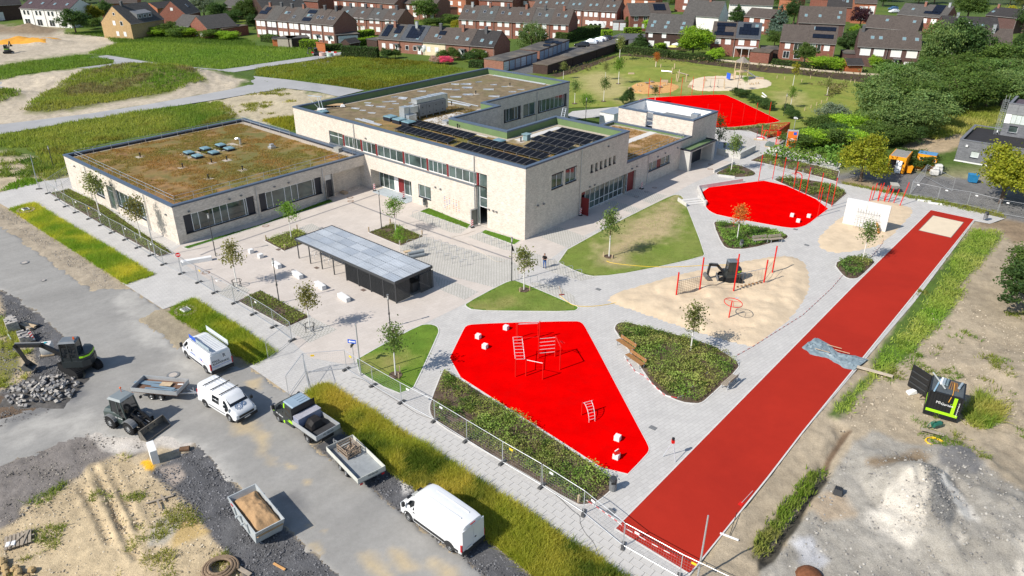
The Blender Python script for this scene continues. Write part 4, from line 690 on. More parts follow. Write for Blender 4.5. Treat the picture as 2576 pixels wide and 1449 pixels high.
dr=wnd(school,F1,-7.5,-7.2,.05,4.8,(),(),dep=.24,sill=False,fm=stl,name='door_frame')
d_=MB().hexa([(-7.15,-.2,.05),(-7.1,-.2,.05),(-7.3,-1.25,.05),(-7.36,-1.25,.05)],[(-7.15,-.2,2.25),(-7.1,-.2,2.25),(-7.3,-1.25,2.25),(-7.36,-1.25,2.25)]).bd('door',stl,school)
MB().hexa([(-7.13,-.32,.2),(-7.08,-.32,.2),(-7.26,-1.12,.2),(-7.33,-1.12,.2)],[(-7.13,-.32,2.1),(-7.08,-.32,2.1),(-7.26,-1.12,2.1),(-7.33,-1.12,2.1)]).bd('pane',glass,d_)
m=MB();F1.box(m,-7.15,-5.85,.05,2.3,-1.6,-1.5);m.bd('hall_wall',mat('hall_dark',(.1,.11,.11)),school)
ent=wnd(school,F1,-27.05,-19.05,.05,2.7,(-26.2,-25.1,-24.0,-23.1,-22.0,-21.0,-20.0),(),dep=1.45,sill=False,name='entrance_front')
m=MB();F1.box(m,-23.06,-22.05,.1,2.1,-1.42,-1.36);m.bd('red_curtain',redpan,ent)
m=MB();F1.box(m,-23.95,-23.15,.1,2.6,-1.42,-1.36);m.bd('cover_sheet',whitep,ent)
MB().box(-26,-19.2,-.9,1.3,.012,.04).bd('doorstep',mat('steel_grate',(.42,.47,.50),.6),school)
wnd(school,F1,-17.65,-15.45,1.15,2.75,(-16.6,),())
tm=[mat('tile_ochre',(.55,.33,.12),.6),mat('tile_blue',(.16,.14,.4),.6),mat('tile_red',(.5,.14,.08),.6)]
mbs=[MB(),MB(),MB()]
for cx_ in(-12.95,-12.55,-12.1,-11.4,-10.95,-10.5):
 for r_ in rg(7):F1.box(mbs[random.randrange(3)],cx_-.08,cx_+.08,.75+r_*.23,.83+r_*.23,-.01,.012)
for b_,t_ in zip(mbs,tm):b_.bd('wall_tiles',t_,school)
for a,b,z0,z1 in((4.8,6.95,4.85,6.45),(7.45,9.6,4.85,6.5)):
 w_=wnd(school,F2,a,b,z0,z1,(a+1.05,));m=MB();F2.box(m,a,b,z1+.02,z1+.15,-.2,.02);m.bd('blind_box',navy,w_)
for o in slots:wnd(school,F2,o[0]+.02,o[1]-.02,5.02,5.98,(),(),dep=.26,fw=.04,fm=frame_d)
wnd(school,F2,12.1,21.8,.1,2.78,[12.1+9.7*k/9 for k in rg(1,9)],(.95,),dep=.3,sill=False,name='glazed_front')
def fbx(f,name,mt,x0,x1,z0,z1,d0,d1,par=school):m=MB();f.box(m,x0,x1,z0,z1,d0,d1);return m.bd(name,mt,par)
fbx(F2,'door',redpan,21.9,23.4,.06,2.3,-.32,-.26);fbx(F2,'door_top',redpan,21.9,23.4,2.34,2.8,-.32,-.26);fbx(F2,'door',redpan,10.95,11.02,.06,2.3,-.28,1.1)
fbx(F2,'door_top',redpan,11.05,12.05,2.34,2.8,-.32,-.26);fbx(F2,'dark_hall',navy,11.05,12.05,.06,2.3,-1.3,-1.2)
w_=wnd(school,F2,26.75,32.65,1.72,2.9,(27.9,29.1,30.2,31.5),());fbx(F2,'red_panel',redpan,29.13,30.17,1.75,2.87,-.16,-.1,w_)
wnd(school,F3,-49.25,-46.85,1.08,3.15,(-48.0,));wnd(school,F3,-43.15,-35.55,1.03,3.1,(-42.3,-40.9,-40.0,-38.6,-37.7,-36.4));wnd(school,F3,-45.55,-43.95,.06,3.1,(),(2.5,),sill=False,name='door',fm=stl)
for a,b in((-25.7,-16.95),(-16.2,-7.25)):
 L=b-a;wnd(school,F4,a,b,1.05,3.12,[a+L*t for t in(.2,.40,.505,.61,.86)],(),ends=.95)
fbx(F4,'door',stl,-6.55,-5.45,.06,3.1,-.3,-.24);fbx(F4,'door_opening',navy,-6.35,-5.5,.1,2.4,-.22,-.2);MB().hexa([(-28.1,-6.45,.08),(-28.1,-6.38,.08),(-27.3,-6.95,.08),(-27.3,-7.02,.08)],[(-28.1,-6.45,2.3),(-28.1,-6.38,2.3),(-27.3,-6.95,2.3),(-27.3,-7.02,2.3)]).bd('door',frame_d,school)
for a,b in((24.9,29.0),(29.6,32.65),(33.3,41.1)):
 k=max(2,int((b-a)/1.1));wnd(school,F5,a+.05,b-.05,4.75,6.7,[a+(b-a)*t/k for t in rg(1,k)],fm=frame_w,ends=.6 if b-a>3.5 else 0)
for f,x,zt in((F1,-29.9,8.4),(F1,-7.75,8.4),(F2,10.45,8.4),(F2,26.5,4.2),(F3,-51.0,4.4),(F3,-34.9,4.4),(F4,-6.95,4.3),(F4,-16.55,4.3),(F5,32.95,8.3)):
 MB().tube(f.P(x,.02 if not(f is F1 and x<-28.2)else 4.7,.1),f.P(x,zt,.1),.05,8).bd('downpipe',stl,school)
for f,pts in((F1,((-27.5,6.9),(-14.5,3.1),(-13.6,3.05),(-5.5,2.4),(-4.8,2.4),(-4.3,2.4))),(F2,((2.2,3.6),(3.3,3.5),(12.6,3.2),(13.6,3.2),(22.3,3.25),(23.5,3.3),(29.0,3.4),(31,3.5),(34.5,3.5),(16.2,7.6))),(F3,((-46.6,3.55),(-45.3,3.5),(-43.8,3.5),(-36.9,3.6),(-30,3.2),(-54.5,3.7))),(F4,((-25,3.5),(-20,3.6),(-18.5,3.65),(-14,3.6),(-12,3.6)))):
 for x,z in pts:fbx(f,'wall_lamp',mgrey,x-.11,x+.11,z-.07,z+.07,0,.18)
m=MB();m.box(0,1.6,35.6,36.2,0,2.78);m.box(0,1.6,42.7,43.5,0,2.78);m.box(0,1.62,35.55,43.55,2.79,3.0);pc_=m.bd('porch',conc_raw,school)
m=MB();[m.box(*b)for b in((-.0,1.7,35.5,35.7,3.0,3.2),(0,1.7,43.4,43.6,3.0,3.2),(1.5,1.7,35.71,43.39,3.0,3.2))];m.bd('porch_edge',navy,pc_)
MB().box(.05,1.49,35.72,43.38,3.0,3.05).bd('porch_roof',green_m,pc_)
fbx(F2,'porch_door',navy,37.0,42.2,.05,2.6,-.02,.03)
m=MB();m.box(.6,4.6,46.5,47.0,0,1.0);m.box(4.2,4.6,47,52,0,1.0);m.bd('garden_wall',conc_raw,school)
def rail(pts,z0,h=.95,name='guard_rail'):
 m=MB()
 for a,b in zip(pts[:-1],pts[1:]):
  a,b=V3((*a,z0)),V3((*b,z0));k=max(1,int((b-a).length/2.2))
  for t in rg(k+1):p=a.lerp(b,t/k);m.tube(p,p+V3((0,0,h)),.025,5)
  for hh in(h,h*.55):m.tube(a+V3((0,0,hh)),b+V3((0,0,hh)),.022,5)
 m.bd(name,stl,school)
rail([(-56.6,-2),(-56.6,-25.7),(-29.6,-25.7),(-29.6,-.8)],4.21);rail([(-57.2,-.8),(-44.2,-.8)],4.21);rail([(-56.5,-1),(-56.5,-.8)],4.21)
rail([(-.9,21.6),(-.9,37.8),(-1.6,38.2)],3.95);rail([(-13.3,34),(-13.3,38.3)],3.95)
def rooflight(x,y,z,wx,wy,h=.35,mt=None):
 o=MB().box(x-wx/2,x+wx/2,y-wy/2,y+wy/2,z,z+h).bd('roof_light',navy,school);m=MB();m.hexa([(x-wx/2-.04,y-wy/2-.04,z+h),(x+wx/2+.04,y-wy/2-.04,z+h),(x+wx/2+.04,y+wy/2+.04,z+h),(x-wx/2-.04,y+wy/2+.04,z+h)],[(x-wx/2+.1,y-wy/2+.1,z+h+.12),(x+wx/2-.1,y-wy/2+.1,z+h+.12),(x+wx/2-.1,y+wy/2-.1,z+h+.12),(x-wx/2+.1,y+wy/2-.1,z+h+.12)])
 m.bd('roof_light_glass',mt or mat_rl,o)
mat_rl=mat('roof_light_glass',(.16,.27,.30),.12,.1,.5)
for x,y in((-30.2,6.7),(-28.1,6.5),(-26.1,6.4)):rooflight(x,y,7.6,1.5,1.4,.55)
rooflight(-11.2,8.2,7.62,1.3,1.2,.3);rooflight(-40.8,3.0,7.62,1.4,1.2,.2)
for c_ in((1900,85),(1985,120),(2065,45),(2150,85),(2220,10),(2305,45)):
 p=W2L(ac(0,1,*c_,4.45));rooflight(p.x,p.y,4.21,1.25,1.05,.3)
m=MB()
for p4 in((1960,100),(2130,60),(2290,30)):
 p=W2L(ac(0,1,*p4,4.21));m.box(p.x-1.4,p.x+1.4,p.y-1.6,p.y+1.6,4.212,4.222)
m.bd('gravel_patch',gravel_m,school)
vents=[W2L(ac(0,1,*c_,4.2))for c_ in((1413,130),(2130,190),(2285,165),(1840,240),(2443,265),(2097,350))]+[W2L(at(1069.1+x/4,157.2+y/4,7.6))for x,y in((855,240),(512,320),(268,430),(328,660),(965,800))]
for p in vents:
 m=MB();m.tube((p.x,p.y,p.z),(p.x,p.y,p.z+.5),.08,8);m.tube((p.x,p.y,p.z+.5),(p.x,p.y,p.z+.58),.12,8);o=m.bd('roof_vent',black,school);MB().box(p.x-.5,p.x+.5,p.y-.5,p.y+.5,p.z+.015,p.z+.03).bd('gravel_patch',gravel_m,o)
p=W2L(at(605,362,4.3));MB().path([(p.x,p.y,4.2),(p.x,p.y,4.95),(p.x-.15,p.y-.15,5.1),(p.x-.45,p.y-.4,5.0)],.16,8).bd('chimney_pipe',silver,school)
p=W2L(at(684,371,4.3));m=MB();m.box(p.x-.4,p.x+.4,p.y-.4,p.y+.4,4.2,4.5);m.box(p.x-.25,p.x+.25,p.y-.25,p.y+.25,4.5,4.8);m.bd('roof_fan',stl,school)
p=W2L(at(852,377,4.4));MB().box(p.x-.6,p.x+.5,p.y-.4,p.y+.3,4.2,4.75).bd('roof_cowl',mat('cowl_grey',(.3,.3,.28)),school)
MB().box(-23.7,-22.7,10.3,11.2,7.62,8.0).bd('roof_fan',stl,school)
p=W2L(at(1325,347,7.9));m=MB();m.box(p.x-.35,p.x+.35,p.y-.35,p.y+.35,7.62,8.35);m.box(p.x-.5,p.x+.5,p.y-.5,p.y+.5,8.36,8.45);m.bd('roof_fan',mat('fan_teal',(.2,.3,.32),.5),school)
def ahu(name,lbl,org,rz,L,W_,Hh,duct):
 t=thg(name,lbl,'ventilation unit',org,rz);o=MB().box(0,W_,0,L,.35,.35+Hh).bd('housing',mat('unit_grey',(.20,.205,.205),.5,.08,1),t)
 k=int(L/1.1)
 for i in rg(k):
  for hh in(0,1):MB().box(W_,W_+.03,L*i/k+.04,L*(i+1)/k-.04,.4+hh*Hh/2,.33+Hh/2+hh*Hh/2).bd('access_panel',mgrey,o);MB().box(W_+.03,W_+.07,L*i/k+.5,L*i/k+.62,.62+hh*Hh/2,.8+hh*Hh/2).bd('handle',black,o)
 m=MB();[m.box(x,x+.1,L*i/k,L*i/k+.1,0,.35)for i in rg(k+1)for x in(.05,W_-.15)];m.bd('stand',stl,t)
 for d in duct:
  o=MB().box(*d).bd('duct',silver,t);n=max(1,int((d[3]-d[2])/.9));m=MB()
  for i in rg(n+1):y=d[2]+(d[3]-d[2])*i/n;m.box(d[0]-.03,d[1]+.03,y-.025,y+.025,d[4]-.03,d[5]+.03)
  m.bd('flange',stl,o)
 return t
ahu('ventilation_unit','long grey ventilation unit with silver ducts on the brown roof',LW(-29.1,9.9,7.6),YAW,5.2,1.5,1.7,((.1,1.2,-.2,5.6,2.1,2.7),(.2,1.3,-1.6,-.1,1.0,1.9),(.2,1.2,-2.6,-1.6,.1,2.0),(.9,1.9,-2.4,-1.0,.1,.95),(.3,1.1,5.3,5.9,.6,2.6)))
ahu('ventilation_unit','grey ventilation unit behind the white lined parapet of the plant roof',LW(-1.7,41.2,4.6)+UA*-0.1,YAW+R(90),5.0,1.6,1.2,((.1,1.3,5.0,9.4,.6,1.4),(.2,1.3,-.9,.1,.2,2.3)))
pvm=mat('solar_cells',(.006,.0065,.009),.55,.15,1,spec=.1);
def pv_mesh(wd,dp):
 m=MB();g=.04;m.box(0,wd,0,dp,0,.035,1)
 m.box(g,wd-g,g,dp-g,.036,.04,0);return m.mesh('solar_panel',[pvm,mat('solar_frame',(.10,.10,.105),.6,.05,1)])
PVM=pv_mesh(.98,1.65)
def pv_row(lbl,x,y,n,grp='solar rows on the school roof'):
 t=thg('solar_array',lbl,'solar panels',LW(x,y,7.62),YAW,grp)
 for k in rg(n):
  for j in rg(1):o=mo('solar_panel',PVM,t,(k*1.0,0,.3));o.rotation_euler=(R(9),0,0)
 m=MB()
 for k in rg(0,n+1,2):m.box(k*1.0-.02,k*1.0+.02,.05,.09,0,.29);m.box(k*1.0-.02,k*1.0+.02,1.55,1.59,0,.53);m.box(k*1.0-.02,k*1.0+.02,.05,1.6,-.0,.04)
 m.bd('support',stl,t)
pv_row('back solar row in front of the three roof lights',-25.6,6.2,11);pv_row('front solar row beside the roof edge, farther from the corner',-25.2,3.0,10)
pv_row('back solar row near the building corner',-14.0,5.4,12);pv_row('front solar row along the parapet near the building corner',-13.4,2.3,12)
pv_row('rearmost short solar row beside the green parapet',-8.6,16.3,7);pv_row('second short solar row from the back green parapet',-8.7,13.7,7);pv_row('third short solar row from the back green parapet',-8.4,11.0,6);pv_row('short solar row closest to the small teal roof fan',-7.2,8.2,6)
alu=mat('aluminium',(.68,.72,.78),.35,.08,2,metal=.5)
rb_spots=[(2270,85),(2130,105),(2210,150),(2400,155),(1430,40),(1350,60),(1240,75),(1340,95)]
zz2=lambda x,y:((1150+x*.29814)*.62891,(250+y*.29814)*.62891)
spots=[zz2(*s)for s in((910,620),(1010,645),(1130,680),(1075,545),(1100,580),(1250,598),(1320,530),(1380,625),(1410,525),(1450,555),(1440,465),(1550,475),(1540,490),(1800,390),(1940,435),(2140,365),(2260,370),(2250,295),(2390,295),(2410,345),(2420,435),(2260,465),(1690,545))]+[(1069.1+x/4,157.2+y/4)for x,y in((425,220),(540,198),(690,226),(425,256),(640,275),(435,325),(695,345),(880,298),(310,350),(965,275),(800,245))]
m=MB()
for k in rg(5):a=uni(-.35,.35);c_=cos(a);s_=sin(a);y=k*.13-.3;m.bar((-1.1*c_,y-1.1*s_,.04+.03*k),(1.1*c_,y+1.1*s_,.04+.03*k),.07,.05)
RB=m.mesh('rail_bundle',alu)
for k,(px,py)in en(spots):
 o=mo('rail_bundle',RB,None,at(px,py,7.62),uni(-.5,.5)+.1);o.scale=(.42+.4*rnd(),)*3;tag(o,'loose bundle of silver mounting rails lying on the brown roof','metal rails','loose rail bundles on the brown roof')
def longrail(lbl,a,b,n=2):
 a,b=at(*a,7.66),at(*b,7.66);d=(b-a).normalized();s_=V3((-d.y,d.x,0));t=thg('long_rail',lbl,'metal rails',a,0)
 for k in rg(n):MB().bar(s_*k*.3+V3((0,0,.05)),b-a+s_*k*.3+V3((0,0,.05+.04*k)),.12,.1).bd('rail',alu,t)
longrail('pair of long white rails beside the right end of the ventilation unit',zz2(2140,530),zz2(2440,590));longrail('long perforated white rail reaching towards the courtyard',zz2(2150,495),zz2(2560,590),1);longrail('pair of long pale rails beside the front parapet',zz2(910,760),zz2(1240,850));longrail('pale rail in front of the roof lights',zz2(1010,760),zz2(1160,800),1);longrail('long white rail along the back parapet of the roof',(1240,190),(1370,213),2)
p=at(*zz2(620,590),7.62);t=thg('roof_material','wooden sheet stack lying on blocks beside the dark parapet','board stack',p,R(8));MB().box(-1.4,1.4,-.6,.6,.25,.32).bd('board',mat('plywood',(.50,.34,.19),.8,.15,1),t);m=MB();[m.box(x,x+.2,-.55,.55,0,.25)for x in(-1.2,0,1)];m.bd('block',mat('block_dark',(.12,.1,.09)),t)
p=at(*zz2(745,600),7.62);t=thg('wheelbarrow','upturned wheelbarrow with black wheel on the brown roof','wheelbarrow',p,R(20));MB().hexa([(-.4,-.3,.1),(.3,-.3,.1),(.3,.3,.1),(-.4,.3,.1)],[(-.25,-.2,.4),(.2,-.2,.4),(.2,.2,.4),(-.25,.2,.4)]).bd('tray',whitep,t);MB().ring((.25,0,.62),.17,.06,(0,1,0),12,5).bd('wheel',black,t);m=MB();m.bar((-.9,-.25,.15),(.3,-.1,.45),.04,.04);m.bar((-.9,.25,.15),(.3,.1,.45),.04,.04);m.bd('handle',stl,t)
p=at(*zz2(440,640),7.62);t=thg('roof_hoist','light steel roof hoist with counterweight frame at the roof corner','hoist',p,R(-20));m=MB();m.bar((0,0,0),(-.3,.1,1.9),.07,.07);m.bar((.5,.1,0),(.1,.1,1.9),.07,.07);m.bar((-1.9,.1,1.95),(.5,.1,2.0),.25,.08);m.bar((0,0,.1),(-1.8,0,1.6),.05,.05);m.bd('frame',alu,t);MB().box(-.3,.9,-.3,.3,0,.28).bd('counterweight',whitep,t)
p=at(1069.1+1375/4,157.2+595/4,7.62);t=thg('access_ladder','silver roof access ladder standing over the green parapet','ladder',p,YAW);m=MB();[m.bar((x,-.4,0),(x,.2,1.9),.05,.05)for x in(0,.55)];[m.bar((0,-.4+.6*k/7,1.9*k/7),(.55,-.4+.6*k/7,1.9*k/7),.03,.03)for k in rg(1,8)];m.bd('ladder_frame',alu,t)
def roofgrass(x0,x1,y0,y1,n,z,h=.3,c0=(.15,.15,.035),c1=(.2,.14,.05),par=None):
 x=x0+rng.random(n)*(x1-x0);y=y0+rng.random(n)*(y1-y0);k=fbm(x*.5,y*.5,3)>-.1;x,y=x[k],y[k]
 P=[LW(a,b)for a,b in zip(x,y)];o=mo('sedum',tufts('sedum',np.array([p.x for p in P]),np.array([p.y for p in P]),np.full(len(P),z),np.full(len(P),h)*(.4+rng.random(len(P))),np.full(len(P),.04),gcol(x,y,c0,c1,.3),grassm,5,.6,.15));tag(o,kind='stuff')
roofgrass(-26,-1.2,1.0,2.6,1500,7.61,.28,(.16,.2,.03));roofgrass(-25.5,-2,3.3,8.8,700,7.61,.2,(.2,.2,.05));roofgrass(-56.8,-29.4,-25.8,-1.5,15000,4.2,.18,(.13,.125,.035),(.21,.12,.045));roofgrass(-12.8,-7,22.2,37.5,2500,3.95,.16,(.28,.18,.09),(.2,.14,.05));roofgrass(-5.5,-1.1,22.2,37.5,2200,3.95,.16,(.28,.18,.1),(.2,.14,.05));roofgrass(-30,-22.9,9,19,1200,7.6,.18,(.22,.14,.05),(.17,.12,.04))
shelter=thg('bicycle_shelter','long dark steel bicycle shelter with corrugated pale roof on the plaza','shelter',C0,YAW)
sx0,sx1,sy0,sy1,sz=-15.25,.85,-20.2,-15.3,2.28
rp_m=[mat('corrugated_roof',(.44,.475,.51),.6,.14,.5),mat('roof_pale',(.48,.515,.55),.6,.14,.5),mat('roof_blue',(.40,.44,.485),.5,.14,.5)]
ns,nst=8,4;pw,ph=(sx1-sx0-.12)/ns,(sy1-sy0-.12)/nst
for i_ in rg(ns):
 for j_ in rg(nst):
  m=MB();nr=7;dx=(pw-.04)/nr;ya,yb=sy0+.06+ph*j_,sy0+.06+ph*(j_+1)-.05;za,zb_=sz+.06*(ya-sy0)/4.9,sz+.06*(yb-sy0)/4.9
  for k in rg(nr):
   x=sx0+.06+pw*i_+dx*k
   for a,b,z1,z2 in((0,.25,0,.05),(.25,.55,.05,.05),(.55,.8,.05,0),(.8,1,0,0)):m.poly([(x+dx*a,ya,za+z1),(x+dx*b,ya,za+z2),(x+dx*b,yb,zb_+z2),(x+dx*a,yb,zb_+z1)])
  m.bd('roof_panel',rp_m[random.choice((0,0,1,2))],shelter)
MB().box(sx0+.05,sx1-.05,sy0+.05,sy1-.05,sz-.08,sz-.03).bd('roof_deck',mat('seam_grey',(.24,.30,.37),.5),shelter)
for b_ in((sx0,sx1,sy0,sy0+.05,sz-.17,sz+.06),(sx0,sx1,sy1-.05,sy1,sz-.17,sz+.12),(sx0,sx0+.05,sy0+.052,sy1-.052,sz-.17,sz+.12),(sx1-.05,sx1,sy0+.052,sy1-.052,sz-.17,sz+.12)):MB().box(*b_).bd('fascia',dgrey,shelter)
for x in(-15.1,-13.0,-10.95,-8.9,-6.85,-4.9,-3.0,-1.1,.7):
 for y in(sy0+.15,sy1-.15):
  if x>-7 or y<-18 or x in(-15.1,-10.95):MB().box(x-.045,x+.045,y-.045,y+.045,0,sz-.02).bd('post',dgrey,shelter)
def meshpanel(x0,x1,y0,y1):
 m=MB();L=math.hypot(x1-x0,y1-y0);n=max(2,int(L/.09));a,b=V3((x0,y0,0)),V3((x1,y1,0))
 m.bar(a+V3((0,0,.14)),b+V3((0,0,.14)),.03,.05);m.bar(a+V3((0,0,1.98)),b+V3((0,0,1.98)),.03,.05)
 for k in rg(n+1):p=a.lerp(b,k/n);m.bar(p+V3((0,0,.15)),p+V3((0,0,1.97)),.055,.02)
 for k in rg(1,12):m.bar(a+V3((0,0,.15+k*.155)),b+V3((0,0,.15+k*.155)),.02,.03)
 m.bd('mesh_panel',dgrey,shelter)
xs=[-6.85,-4.9,-3.0,-1.1,.7]
for a,b in zip(xs[:-1],xs[1:]):meshpanel(a+.05,b-.05,sy0+.15,sy0+.15);meshpanel(a+.05,b-.05,sy1-.15,sy1-.15)
meshpanel(.7,.7,sy0+.2,sy0+1.9);meshpanel(.95,.95,sy0+3.1,sy1-.1);meshpanel(-6.85,-6.85,sy0+.2,sy1-.2)
fl_=MB();fl_.box(-6.8,.65,sy0+.3,sy1-.3,.012,.03);fl_.bd('floor',mat('shelter_floor',(.2,.2,.19)),shelter)
for k,x in en((-5.6,-4.2,-2.8,-1.3,-.1)):
 t=thg('bin_container','dark waste bin inside the mesh enclosure of the shelter','waste bin',LW(x,-17.2,0),YAW,'waste bins inside the shelter');MB().hexa([(-.4,-.35,.1),(.4,-.35,.1),(.4,.35,.1),(-.4,.35,.1)],[(-.5,-.42,1.1),(.5,-.42,1.1),(.5,.42,1.1),(-.5,.42,1.1)]).bd('bin_body',dgrey,t);MB().box(-.53,.53,-.46,.46,1.1,1.18).bd('lid',black,t)
def hgt(b,t):
 g=at(*b);z=np.linspace(.05,12,1200);P=np.stack([np.full(1200,g.x),np.full(1200,g.y),z],1);return float(z[np.argmin(abs(proj(P)[1]-t[1]))])
redp=mat('red_paint',(.62,.012,.008),.4,.05,2,spec=.3);white_c=mat('white_concrete',(.70,.70,.69),.8,.07,2.5);wood_b=mat('bench_wood',(.30,.155,.06),.6,.2,6);wood_p=mat('pale_wood',(.52,.40,.26),.8,.15,4);wood_g=mat('grey_wood',(.33,.28,.22),.85,.2,4)
galv=mat('galvanised_tube',(.50,.52,.54),.4,.1,4,metal=.5);yellowp=mat('yellow_plate',(.85,.55,.02),.5,.03,3);footm=mat('foot_conc',(.10,.10,.10),.9,.15,3);wpl=mat('white_plate',(.8,.8,.8),.5,.02,3);rope=mat('rope',(.30,.22,.15),.9,.1,9);bluep=mat('blue_sign',(.02,.10,.55),.4,.03,3)
barkw=mat('lime_bark',(.72,.70,.66),.85,.1,8);barkb=mat('bark',(.14,.10,.075),.9,.25,8)
LM=dict(green=leafmat('leaves_green',(.11,.16,.045)),light=leafmat('leaves_fresh',(.13,.23,.03)),bronze=leafmat('leaves_bronze',(.185,.175,.055)),orange=leafmat('leaves_orange',(.42,.14,.03)),olive=leafmat('leaves_olive',(.17,.19,.06)),dark=leafmat('leaves_dark',(.055,.10,.028)),mid=leafmat('leaves_mid',(.085,.135,.03)),willow=leafmat('leaves_willow',(.13,.19,.06)),yellow=leafmat('leaves_yellow',(.27,.25,.025)),lime=leafmat('leaves_lime',(.23,.36,.03)),blue=leafmat('needles_blue',(.10,.145,.115)),copper=leafmat('leaves_copper',(.055,.022,.03)),dk2=leafmat('hedge_leaves',(.06,.10,.025)),grey=leafmat('leaves_grey',(.17,.21,.14)))
def sap_mesh(seed,wide,lowz,n=62):
 r=np.random.default_rng(seed);mb=MB();mb.tube((0,0,0),(.004,.002,.47),.0135,7,0,.011);mb.tube((.004,.002,.47),(.0,.01,.93),.0105,6,1,.003);tips=[]
 for k in rg(9):
  z=lowz+.05+(.85-lowz)*k/9;a=k*2.4+r.random();L=wide*(1-.55*k/9)*(.75+.5*r.random());e=V3((cos(a)*L,sin(a)*L,z+.06+L*.35));mb.tube((0,.005,z),e,.005,4,1,.002);tips+=[e*.55+V3((0,0,z))*.45,e]
 tips+=[V3((0,0,.95)),V3((0,0,.85))];P,T=[],[]
 while len(P)<n*13:
  c=tips[r.integers(len(tips))];s_=.045*(1+r.random());k=int(8+r.random()*10);P+=list(np.array(c)+r.normal(size=(k,3))*np.array([s_,s_,s_*.9]));T+=[.75+.5*r.random()]*k
 P=np.array(P);T=np.array(T)*(.85+.3*r.random(len(T)));return mb,P,T
SAP={}
def sap(lbl,base,top,leaf='green',var=0,guard=False,stakes=0,ring=False,wide=.17,lowz=.46,h=None,lab_cat='tree',grp='young trees with limewashed trunks'):
 h=h or hgt(base,top);key=(var,leaf,wide,lowz)
 if key not in SAP:
  mb,P,T=sap_mesh(100+var,wide,lowz);SAP[key]=(mb.mesh('trunk',[barkw,barkb]),leaves('crown',P,.0225*(.7+.6*rng.random(len(P))),tint(T),LM[leaf]))
 t=thg('young_tree',lbl,lab_cat,at(*base),rnd()*6.28,grp);tr,cr=SAP[key];a=mo('trunk',tr,t);b=mo('crown',cr,t)
 for o in(a,b):o.scale=(h,)*3
 if ring:
  MB().prism([(.55*cos(k*.628),.55*sin(k*.628))for k in rg(10)],.0,.07).bd('mulch_ring',mulch,t)
 for k in rg(stakes):m=MB();an=k*2.1+.4;m.box(-.045+.6*cos(an),.045+.6*cos(an),-.045+.6*sin(an),.045+.6*sin(an),0,.55);m.bd('stake',wood_p,t)
 if guard:
  MB().ring((0,0,.62),.48,.028,n=18).bd('guard_ring',dgrey,t)
  for k in rg(4):MB().tube((.48*cos(k*1.571),.48*sin(k*1.571),0),(.48*cos(k*1.571),.48*sin(k*1.571),.62),.028,6).bd('guard_leg',dgrey,t)
 return t
sap('young tree with thin dark crown before the low wing, nearest the road corner',(252,543),(218,435),'olive',0);sap('young tree in the long bed in front of the wing window band',(356,605),(332,497),'bronze',1)
sap('bronze young tree in a ring guard beside the plaza fence',(597,720),(590,609),'bronze',2,True,wide=.15);sap('bronze young tree in a ring guard on cobbles near the driveway',(780,832),(764,720),'bronze',0,True,wide=.16)
sap('bright green feathery tree in the planting square left of the shelter',(733,601),(727,510),'light',3,wide=.24,lowz=.5);sap('bright green feathery tree in the planting square below the entrance',(996,587),(986,502),'light',4,wide=.26,lowz=.5)
sap('small green tree behind the bicycle shelter beside the rolled pipes',(1006,632),(1004,570),'light',5,wide=.2,lowz=.3)
sap('young green tree on the rounded lawn with orange stakes',(995,944.5),(991,817),'green',6,False,2,True,wide=.18);sap('young tree with white trunk on the big triangular lawn',(1532,646),(1534,530),'green',7,False,2,True,wide=.16)
sap('pale young tree at the tip of the small triangular lawn',(1318,730),(1315,625),'olive',8,False,2,True,wide=.2);sap('young tree in the triangular shrub bed by the sand pit',(1737,883),(1745.5,766),'olive',2,wide=.16)
sap('young tree in the small round bed beside the track',(2169.5,655),(2184.5,556),'green',6,wide=.19);sap('orange leaved young tree in the bed below the ball court',(1854,603.5),(1868,516),'orange',3,wide=.15)
sap('young tree in the raised bed near the porch',(1839,430),(1848,340),'green',7,wide=.16);sap('dark thin conifer beside the plant block',(1806,372),(1808,290),'dark',8,wide=.17,lowz=.15)
for base,top,lf,v,lb in(((1445.5,261),(1445,203),'green',1,'round crowned young tree on the far lawn nearest the tall wing'),((1518,255),(1518,196),'mid',0,'wide young tree on the far lawn with dark mulch ring'),((1473,302),(1478,238),'light',4,'flat crowned dark young tree beside the lamp behind the school'),((1555.5,211),(1560,145),'light',5,'light green young tree in the middle of the far lawn'),((1522.5,201),(1524,158),'olive',2,'thin young tree near the garage walls on the far lawn'),((1417,199),(1418,156),'olive',3,'young tree at the corner of the far lawn by the roof edge'),((1558,152),(1560,90),'olive',6,'tall thin tree in the mulch belt by the garages'),((1649,175),(1652,132),'orange',8,'thin young tree behind the log balance beam'),((1647,262),(1647,216),'dark',1,'dark thin tree at the edge of the far red court'),((1988,272),(1992,220),'light',2,'young tree on the far lawn near the willow thicket'),((1994.5,215),(1999,160),'yellow',7,'yellowish young tree before the red brick gardens'),((1872,226),(1876,192),'light',4,'small tree in the play sand by the tower'),((2080,240),(2082,196),'olive',5,'sparse young tree in the shrub bed of the far lawn')):
 sap(lb,base,top,lf,v,wide=.24 if v in(0,1,4)else .16,ring=v in(0,1,5))
def lamp(lbl,base,top,h=None):
 h=h or hgt(base,top);t=thg('street_lamp',lbl,'lamp post',at(*base),0,'lamp posts of the school grounds')
 m=MB();m.tube((0,0,0),(0,0,h*.55),.055,8,0,.05);m.tube((0,0,h*.55),(0,0,h-.55),.045,8,0,.04);m.box(-.07,.07,-.05,.07,h*.4,h*.4+.18);m.bd('post',dgrey,t)
 MB().tube((0,0,h-.45),(0,0,h-.08),.075,10).bd('lamp_glass',mat('lamp_glass',(.5,.5,.48),.3),t);m=MB();m.tube((0,0,h-.55),(0,0,h-.45),.09,10);m.tube((0,0,h-.08),(0,0,h),.1,10);m.bd('lamp_cap',mgrey,t)
